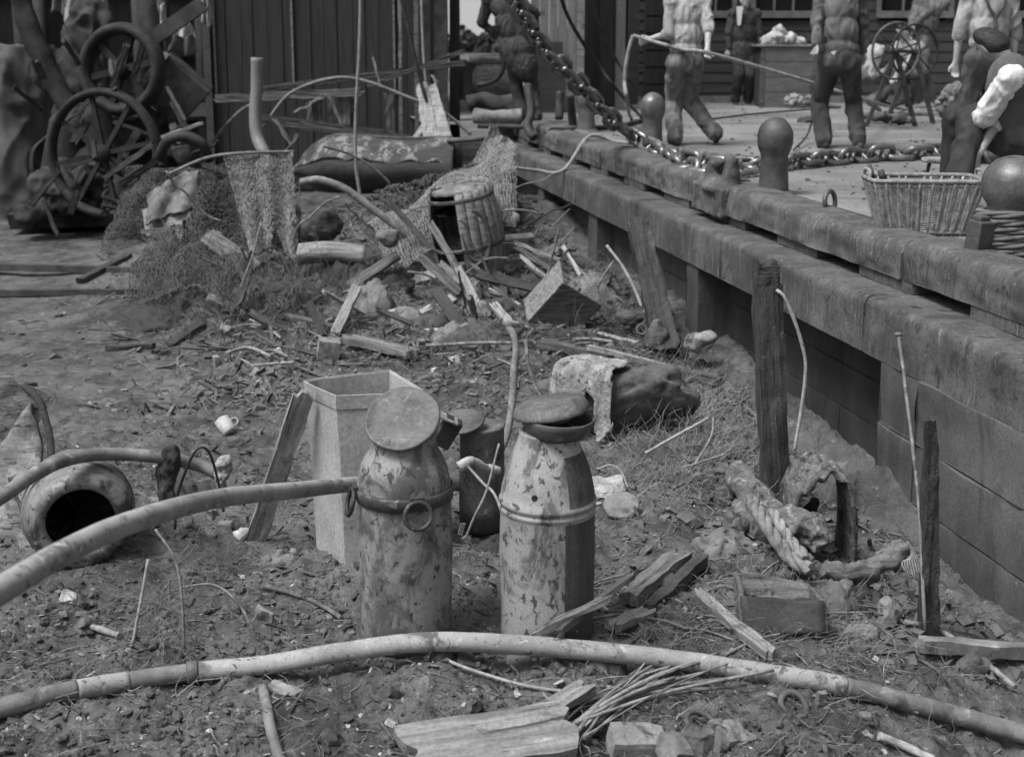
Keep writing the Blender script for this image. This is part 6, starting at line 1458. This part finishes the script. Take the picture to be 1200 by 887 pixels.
# wicker basket ---------------------------------------------------------
c = Vector((WY(1080, 240, 7.45).x, 7.45, DZ)); T = thing('wicker_basket', 'large oblong wicker basket with flared sides standing behind the coping', 'basket', c)
def sup(a, w, d, k=.28):
    ca, sa = math.cos(a), math.sin(a); return math.copysign(abs(ca)**k, ca)*w, math.copysign(abs(sa)**k, sa)*d
def bpt(a, z, g=0):
    k = z/.32; w = (.235+.085*k)+g; d = (.13+.06*k)+g; x, y = sup(a, w, d); return c+rotz((x, y, z), -.05)
m = MB(); n = 60
av = np.linspace(0, 2*math.pi, 1441); pv = [bpt(a, .3) for a in av]; cl = np.cumsum([0]+[(pv[i+1]-pv[i]).length for i in range(1440)]); AA = np.interp(np.linspace(0, cl[-1], n+1)[:-1], cl, av)
for i in range(n):
    a = float(AA[i]); m.tube([bpt(a, z/6*.32, .004*(1 if i % 2 else -1)) for z in range(7)], .0075, 6)
for zz in np.linspace(.015, .30, 26):
    pts = [bpt(2*math.pi*i/176, zz, .006*math.sin(i*math.pi/2+(zz*200 % 2)*3.14)) for i in range(177)]; m.tube(pts, .0032, 4, False)
m.obj('woven_side', WICK, T)
m = MB()
for zz, r in ((.315, .013), (.285, .008), (.02, .011)): m.tube([bpt(2*math.pi*i/96, zz) for i in range(97)], r, 8, False)
m.obj('rim', WICK, T)
m = MB(); m.box(c+Vector((0, 0, .012)), (.44, .24, .012), (0, 0, -.05)); m.obj('basket_floor', WICK, T)
for a in (0, math.pi):
    m = MB(); q = bpt(a, .31); m.tube(spline([q+Vector((0, -.06, 0)), q+Vector((0, -.05, .05)), q+Vector((0, .05, .05)), q+Vector((0, .06, 0))]), .010, 8); m.obj('handle', WICK, T)
m = MB(); m.tube([c+Vector((-.28, .0, .30)), c+Vector((-.31, .02, .40))], .012, 8); m.tube([c+Vector((-.22, .02, .30)), c+Vector((-.24, .03, .36))], .02, 8); one(m, 'tool_handle', WOODD, 'short dark tool handles poking out of the basket corner', 'tool handle') 
# ring, stool
q = WZ(972, 250, DZ); m = MB(); m.torus(.068, .016, 32, 10, fr(q+Vector((0, 0, .075)), Vector((.75, -.65, .1)))); one(m, 'mooring_ring', IRONB, 'iron ring standing on edge on the quay right of the near bollard', 'ring')
p = Vector((WY(1100, 212, 9.3).x, 9.3, DZ)); T = thing('stool', 'small wooden stool standing between the chain and the wicker basket', 'stool', p)
m = MB(); m.lathe([(1e-4, .225), (.125, .225), (.13, .235), (.13, .25), (.12, .256), (1e-4, .256)], 32, Matrix.Translation(p)); m.obj('seat', WOODG, T)
for a in (.6, 2.6, 4.6): m = MB(); m.tube([p+Vector((.07*math.cos(a), .07*math.sin(a), .225)), p+Vector((.11*math.cos(a), .11*math.sin(a), .0))], [.014, .011], 10); m.obj('leg', WOODD, T)
# crate and rags by wall
HOARD = M('crate_board', .085, .13, 4, .3, .7, (1, 1, 3), rough=.85, bump=.4)
p = Vector((WY(918, 118, 20.4).x, 20.4, DZ)); T = thing('packing_crate', 'tall boarded crate with rags heaped on top standing by the warehouse', 'crate', p)
w_, d_, h_ = .86, .6, .92
m = MB()
for i in range(4): m.box(p+Vector((0, -d_/2, h_*(i+.5)/4)), (w_, .02, h_/4-.008))
m.obj('front_boards', HOARD, T, bevel=.003)
m = MB(); m.box(p+Vector((0, .02, h_/2)), (w_-.04, d_-.06, h_-.03)); m.obj('carcass', WOODD, T)
m = MB(); m.box(p+Vector((0, -.01, h_+.014)), (w_+.08, d_+.06, .028)); m.obj('lid', WOODG, T, bevel=.004)
for s in (-1, 1): m = MB(); m.box(p+Vector((s*(w_/2-.03), -d_/2-.016, h_/2)), (.06, .012, h_-.02)); m.obj('batten', WOODO, T)
m = MB()
for x_, z_, r_ in ((-.25, .08, .13), (-.1, .14, .14), (.05, .08, .12), (-.3, .05, .1), (.2, .04, .09), (-.12, .22, .07)): m.ell(p+Vector((x_, 0, h_+.02+z_)), (r_, .15, r_*.8))
f = fuse(m, .016, 1, .05, 9, 3); one(f, 'rag_heap', CLOTHW, 'heap of pale rags on top of the tall boarded crate', 'rags')
p = Vector((WY(958, 118, 20.2).x, 20.2, DZ)); m = MB(); m.lathe([(.01, 0), (.17, .0), (.19, .2), (.18, .45), (.15, .55), (.01, .56)], 28, Matrix.Translation(p)); m.rough(.01, 5); one(m, 'dark_keg', SHEDW, 'dark keg standing right of the boarded crate', 'keg')
lump(930, 118, 19.9, (.13, .1, .09), CLOTHW, 'pale crumpled bundle on the ground before the crate', 'bundle', 'bundle', .05, 12, 51, .012)
lump(948, 119, 19.7, (.10, .1, .08), CLOTHG, 'smaller grey crumpled bundle before the dark keg', 'bundle', 'bundle', .05, 12, 52, .012)
lump(955, 143, 16.8, (.22, .14, .12), CLOTHD, 'dark sack lying left of the bending man', 'sack', 'sack', .05, 6, 53, .016)
lump(1035, 136, 16.6, (.26, .12, .08), CLOTHG, 'pale ended roll lying right of the bending man', 'roll', 'roll', .03, 6, 54, .014)
lump(1060, 141, 15.8, (.16, .08, .05), WOODD, 'small dark billet lying on the quay below the wheels', 'billet', 'billet', .03, 9, 55, .012)
lump(1125, 118, 17.0, (.30, .2, .22), CLOTHG, 'grey heap of sacking beyond the man with braces', 'sacking', 'sacking', .08, 5, 56, .02)
# double wheeled hand winch
T = thing('hand_winch', 'spindly hand winch with two large spoked wheels', 'winch', (WY(1060, 118, 16.0).x, 16.0, DZ))
for (px, py, Yw, dr) in ((1050, 60, 16.0, (.35, -1, .0)), (1072, 61, 16.5, (.35, -1, .0))):
    c = WY(px, py, Yw); Rr = .335; m = MB(); m.torus(Rr, .017, 48, 10, fr(c, dr)); wv = m.obj('wheel', RUST if px < 1060 else IRON, T)
    m = MB(); J = fr(c, dr)
    for k_ in range(6): a = k_*math.pi/3+.3; m.tube([J @ Vector((0, 0, 0)), J @ Vector((Rr*math.cos(a), Rr*math.sin(a), 0))], .010, 8)
    m.lathe([(1e-4, -.05), (.035, -.05), (.035, .05), (1e-4, .05)], 20, J); m.obj('spokes', IRON, wv, org=world_loc(T))
a, b = WY(1050, 60, 16.0), WY(1072, 61, 16.5); m = MB(); m.tube([a+(a-b)*.3, b+(b-a)*.3], .02, 12); m.obj('axle', IRON, T)
for q in (a, b):
    for s in (-1, 1): m = MB(); m.bar(q, (q.x+s*.3, q.y+.05, DZ), .05, .05, up=(0, -1, 0), seg=2); m.obj('leg', WOODD, T)
# stuff at the quay end on the left
def deckroll(pts, r, mt, lb, nm): m = MB(); m.tube(spline(pts, 10), r, 14, True, .25, 5); return one(m, nm, mt, lb, nm.replace('_', ' '))
deckroll([WY(548, 122, 16.6), WY(565, 118, 16.6), WY(590, 124, 16.5), WY(606, 128, 16.5)], .10, CLOTHD, 'dark rolled sail lying at the end of the quay', 'rolled_sail')
deckroll([WY(556, 136, 16.4), WY(585, 138, 16.3), WY(612, 136, 16.3)], .09, CLOTHG, 'pale roll lying under the dark rolled sail', 'canvas_roll')
deckroll([WY(550, 72, 17.5), WY(575, 70, 17.5), WY(600, 72, 17.5)], .07, WOODG, 'pale rail beyond the end of the quay', 'rail')
deckroll([WY(548, 72, 17.4), WY(544, 90, 17.4), WY(545, 115, 17.3)], .11, WOODD, 'dark rounded post under the left end of the pale rail', 'rail_post')
deckroll([WY(560, 100, 17), WY(580, 95, 16.9), WY(590, 78, 16.9), WY(584, 50, 17)], .03, IRON, 'dark rope loop hanging behind the bending man', 'rope_loop')
deckroll([WY(668, 110, 15.6), WZ(672, 150, DZ)], .05, IRON, 'short iron stanchion beside the hanging chain', 'stanchion')
deckroll([WY(656, 108, 16.2), WY(655, 140, 16.1)], .05, IRON, 'dark stanchion left of the farthest bollard', 'stanchion')
lump(568, 92, 19.5, (.6, .3, .28), WOODG, 'pale moored skiff seen beyond the quay end', 'skiff', 'boat', .02, 2, 61, .03)
deckroll([WY(618, 100, 15.4), WY(622, 130, 15.2), WY(618, 150, 15.0), WY(626, 162, 14.9)], .05, IRON, 'hook shaped iron hanging at the corner of the quay', 'iron_hook')
# ------------------------------------------------------------------ winch and wreckage at far left
T = thing('steam_winch', 'big dark steam winch with spoked wheels rising over the foreshore', 'winch', WY(120, 250, 14.8))
WYp = 14.8
def wheel(T, px, py, Yw, Rr, rr, ns, dr, nm='wheel', mat=SOOT, hub=.09, org=None):
    c = WY(px, py, Yw); J = fr(c, dr); m = MB(); m.torus(Rr, rr, 48, 12, J @ Matrix.Diagonal((1, 1, 1.6, 1))); wv = m.obj(nm, mat, T); m = MB()
    for k_ in range(ns): a = k_*2*math.pi/ns+.2; m.bar(J @ Vector((hub*.5*math.cos(a), hub*.5*math.sin(a), 0)), J @ Vector((Rr*math.cos(a), Rr*math.sin(a), 0)), rr*1.1, rr*.8, up=dr)
    m.lathe([(1e-4, -.12), (hub, -.12), (hub, .12), (1e-4, .12)], 24, J); m.obj('spokes', mat, wv, org=world_loc(T)); return c
wheel(T, 143, 82, 14.3, .44, .07, 6, (-.25, -1, .1))
wheel(T, 122, 180, 13.7, .64, .045, 8, (-.3, -1, .05), 'large_gear')
c = WY(118, 185, 14.5); m = MB(); m.tube([WY(70, 190, 15.2), WY(170, 196, 14.4)], .22, 28); m.tube([WY(66, 190, 15.25), WY(70, 190, 15.2)], .34, 28); m.tube([WY(168, 196, 14.42), WY(174, 197, 14.38)], .34, 28); m.rough(.03, 5); m.obj('drum', SOOT, T)
for x0_, x1_, Yf in ((60, 95, 15.4), (150, 185, 14.4)):
    m = MB(); m.bar(WY((x0_+x1_)/2, 140, Yf), WY(x0_-18, 255, Yf), .14, .1, up=(0, -1, 0)); m.bar(WY((x0_+x1_)/2, 140, Yf), WY(x1_+15, 262, Yf), .14, .1, up=(0, -1, 0)); m.bar(WY(x0_-6, 215, Yf), WY(x1_+6, 218, Yf), .1, .08, up=(0, -1, 0)); m.obj('side_frame', SOOT, T)
m = MB(); m.box(WY(110, 250, 14.9), (1.6, 1.2, .16), (0, 0, .15)); m.rough(.04, 3); m.obj('bedplate', SOOT, T, bevel=.01)
m = MB(); m.tube(spline([WY(95, 150, 15.2), WY(60, 90, 15.3), WY(30, 20, 15.4), WY(15, -40, 15.5)]), .12, 16); m.rough(.03, 4); m.obj('jib_arm', SOOT, T)
m = MB(); m.cap(WY(112, 140, 14.7), WY(150, 250, 14.6), .16, .22, 18); m.cap(WY(85, 150, 15), WY(75, 235, 15), .25, .3, 18); m.rough(.05, 4); m.obj('engine_casing', SOOT, T)
m = MB(); m.tube(spline([WY(178, 60, 14.9), WY(186, 100, 14.8), WY(176, 120, 14.7)]), .10, 12); m.tube([WY(170, -10, 15), WY(186, 100, 14.8)], .12, 12); m.rough(.03, 5); m.obj('connecting_rod', SOOT, T)
m = MB(); m.box(WY(205, 105, 14.9), (.62, .5, .55), (.1, .75, .2)); m.rough(.01, 6); T5 = one(m, 'iron_tank', WOODD, 'dented iron tank standing tilted right of the winch', 'tank', bevel=.02)
m = MB(); m.bar(WY(157, 110, 14.5), WY(196, 62, 14.6), .07, .03, up=(0, -1, 0)); one(m, 'plank', WOODG, 'pale edged plank tilted over the dented iron tank', 'plank')
m = MB(); m.bar(WY(180, 45, 14.6), WY(238, 5, 14.8), .16, .1, up=(0, -1, 0)); one(m, 'spar', WOODD, 'dark spar end slanting over the iron tank', 'spar')
for i, (px, py, w_, h_, Yc, lb) in enumerate([(90, 8, .30, .42, 17.5, 'pale washing hanging high up behind the winch at left'), (118, 6, .14, .30, 17.4, 'narrow white cloth hanging above the winch wheel'), (185, 20, .16, .3, 16.5, 'small pale cloth caught right of the winch wheel'), (205, 38, .36, .16, 15.4, 'pale rag thrown over the spar beside the shed corner'), (241, 12, .10, .4, 17.0, 'bright torn strip hanging at the shed corner'), (212, 52, .26, .2, 15.2, 'crumpled grey rag on top of the iron tank'), (70, 2, .2, .3, 17.6, 'dim cloth hanging left of the pale washing')]):
    c = WY(px, py, Yc); m = MB(); m.grid(lambda u, v: c+Vector(((u-.5)*w_*(1+.3*v), .05*math.sin(u*13+v*2), (.5-v)*h_+.03*math.sin(u*7))), 20, 14); m.rough(.012, 8); one(m, 'hanging_cloth', CLOTHW if i not in (5, 6) else CLOTHG, lb, 'cloth', solid=.006)
c = WY(2, 112, 16.2); m = MB(); m.ell(c, (.62, .5, .62), 24); m.cap((c.x-.1, 16.3, .2), c, .85, .5, 20); m.ell((c.x-.5, 16.4, .3), (1.0, .6, .7), 20); f = fuse(m, .03, 3, .09, 2.5, 5, (1, 1, .6), True); one(f, 'tarpaulin_heap', M('tarpaulin', .065, .105, 3, rough=.9, bump=.3, bdist=.01), 'rounded grey tarpaulin covered heap at the far left edge', 'tarpaulin')
# wreckage clutter around the winch foot
for i in range(24):
    a = (135+random.uniform(-90, 105), 200+random.uniform(-150, 65)); Yk = random.uniform(13.2, 14.6); L_ = random.uniform(20, 80); an = random.uniform(-2.6, 2.6)
    o = plank(a, (a[0]+L_*math.cos(an), a[1]+L_*math.sin(an)*.7), random.uniform(.03, .09), .03, random.choice([CHAR, CHAR, WOODD, SOOT, SOOT, SOOT]), 'broken dark scrap of timber jammed beside the winch', 'wreckage', up=(0, -1, .2), ya=Yk, yb=Yk-.2); o['group'] = 'scraps of timber jammed beside the winch'

for (cx_, cy_, Yk, rr_, mt, lb, sd) in ((95, 225, 14.4, (.5, .3, .34), CLOTHD, 'dark tangle of wet canvas piled over the foot of the winch', 91), (165, 242, 14.0, (.4, .3, .3), CLOTHD, 'dark canvas bundle slumped right of the winch foot', 92), (60, 240, 14.0, (.35, .3, .22), SOOT, 'sooty heap of ash and coal left of the winch foot', 93), (185, 155, 14.4, (.22, .2, .32), SOOT, 'sooty twisted casing jammed between winch and bench', 94), (90, 60, 15.6, (.5, .3, .5), CLOTHD, 'dark canvas cover hanging behind the upper winch wheel', 95)):
    c = WY(cx_, cy_, Yk); m = MB(); rs = random.Random(sd)
    for k in range(7): m.ell(c+Vector((rs.uniform(-.7, .7)*rr_[0], rs.uniform(-.5, .5)*rr_[1], rs.uniform(-.7, .7)*rr_[2])), (rr_[0]*.45, rr_[1]*.6, rr_[2]*.5), 12)
    f = fuse(m, .022, 1, .06, 5, sd, (1, 1, .6), True); one(f, 'canvas_bundle' if mt is CLOTHD else 'sooty_heap', mt, lb, 'bundle')
net('fishing_net', lambda u, v: lerp4([WY(150, 195, 13.6), WY(245, 200, 12.9), WY(262, 300, 11.9), WY(120, 290, 12.4)], u, v)+Vector((0, .10*math.sin(u*11+v*4), .12*math.sin(u*3.1)*math.sin(v*3.1)+.03*math.sin(v*17))), 56, 50, .006, NETD, 'dark fishing net strewn over the debris between winch and bench', .012)
for i in range(9):
    a = (120+random.random()*110, 190+random.random()*70); Yk = random.uniform(13.2, 14.2)
    P_ = [WY(a[0], a[1], Yk)]
    for k in range(4): P_.append(P_[-1]+Vector((random.uniform(-.28, .28), random.uniform(-.1, .1), random.uniform(-.22, .22))))
    m = MB(); m.tube(spline(P_, 6), random.uniform(.012, .03), 8, True, .2, i); o = one(m, 'twisted_pipe', SOOT, 'twisted dark pipe end among the winch wreckage', 'pipe'); o['group'] = 'twisted pipe ends among the winch wreckage'
for i in range(40):      # long wires and canes straggling over the heap
    px, py = 250+random.random()*480, 215+random.random()*150; Yk = WG(px, max(py, 300)).y if py > 300 else random.uniform(11, 12.6); Yk = min(Yk, 12.6)
    P_ = [WY(px, py, Yk)]
    d = Vector((random.uniform(-1, 1), random.uniform(-.3, .3), random.uniform(-.5, .8))).normalized()
    for k in range(5): d = (d+Vector((random.uniform(-.4, .4), 0, random.uniform(-.5, .25)))).normalized(); P_.append(P_[-1]+d*random.uniform(.08, .2))
    P_ = [Vector((q.x, q.y, max(q.z, g1(q.x, q.y)+.01))) for q in P_]
    if any(q.x*UY-q.y*UX > 3.05 for q in P_): continue
    m = MB(); m.tube(spline(P_, 5), random.uniform(.004, .012), 6, True, .2, i); o = one(m, 'wire', random.choice([TWIG, IRON, WOODG, TWIG]), 'stray length of wire curling over the rubbish heap', 'wire'); o['group'] = 'stray wires curling over the rubbish heap'

def gnet(u, v):
    lx = 175+70*noise.noise(Vector((v*3.1, 2, 2)))-30*v; py0 = 222+18*noise.noise(Vector((u*5, 1, 4))); py1 = 368+50*noise.noise(Vector((u*4, 3, 1))); px, py = lx+u*(352-lx), py0+v*(py1-py0); a = WG(px, max(py, 262)); 
    if py < 262: a = WY(px, py, 12.6+(262-py)*.012)
    return a+Vector((0, 0, .05+.07*abs(math.sin(u*13+v*5))+.05*math.sin(v*19+u*3)))
net('fishing_net', gnet, 84, 70, .0055, NETD, 'wide dark fishing net spread down the slope below the winch', .012)
# ================================================================== camera, light, world
cam = bpy.data.cameras.new('camera'); co = bpy.data.objects.new('camera', cam); COL.objects.link(co)
co.location = (0, 0, CAMZ); co.rotation_euler = (R(90)-PITCH, 0, 0)
cam.sensor_fit = 'HORIZONTAL'; cam.sensor_width = 36; cam.lens = 36*F/1200; cam.shift_y = -(443.5-CY)/1200
cam.clip_start = .05; cam.clip_end = 3000
cam.dof.use_dof = True; cam.dof.focus_distance = 5.6; cam.dof.aperture_fstop = 3.3
scene.camera = co
w = bpy.data.worlds.new('World'); scene.world = w; w.use_nodes = True; nt = w.node_tree
sky = nt.nodes.new('ShaderNodeTexSky'); sky.sky_type = 'NISHITA'; sky.sun_disc = False
EL, AZ = R(52), R(-38)      # sun behind-left of the camera
sky.sun_elevation = EL; sky.sun_rotation = R(180)+R(35); sky.dust_density = 7; sky.air_density = 1.0
bw = nt.nodes.new('ShaderNodeRGBToBW'); nt.links.new(sky.outputs[0], bw.inputs[0])
bg = nt.nodes['Background']; nt.links.new(bw.outputs[0], bg.inputs[0]); bg.inputs[1].default_value = .15
sl = bpy.data.lights.new('sun', 'SUN'); sl.energy = 3.0; sl.angle = R(20); sl.color = (1, 1, 1)
so = bpy.data.objects.new('sun', sl); COL.objects.link(so); so.location = (-8, -6, 14)
SD = Vector((-.45, -.28, 1.0)).normalized()      # direction towards the sun
so.rotation_euler = SD.to_track_quat('Z', 'Y').to_euler()
sky.sun_elevation = math.asin(SD.z); sky.sun_rotation = math.atan2(SD.x, SD.y)
scene.view_settings.view_transform = 'Standard'; scene.view_settings.look = 'None'; scene.view_settings.exposure = 0
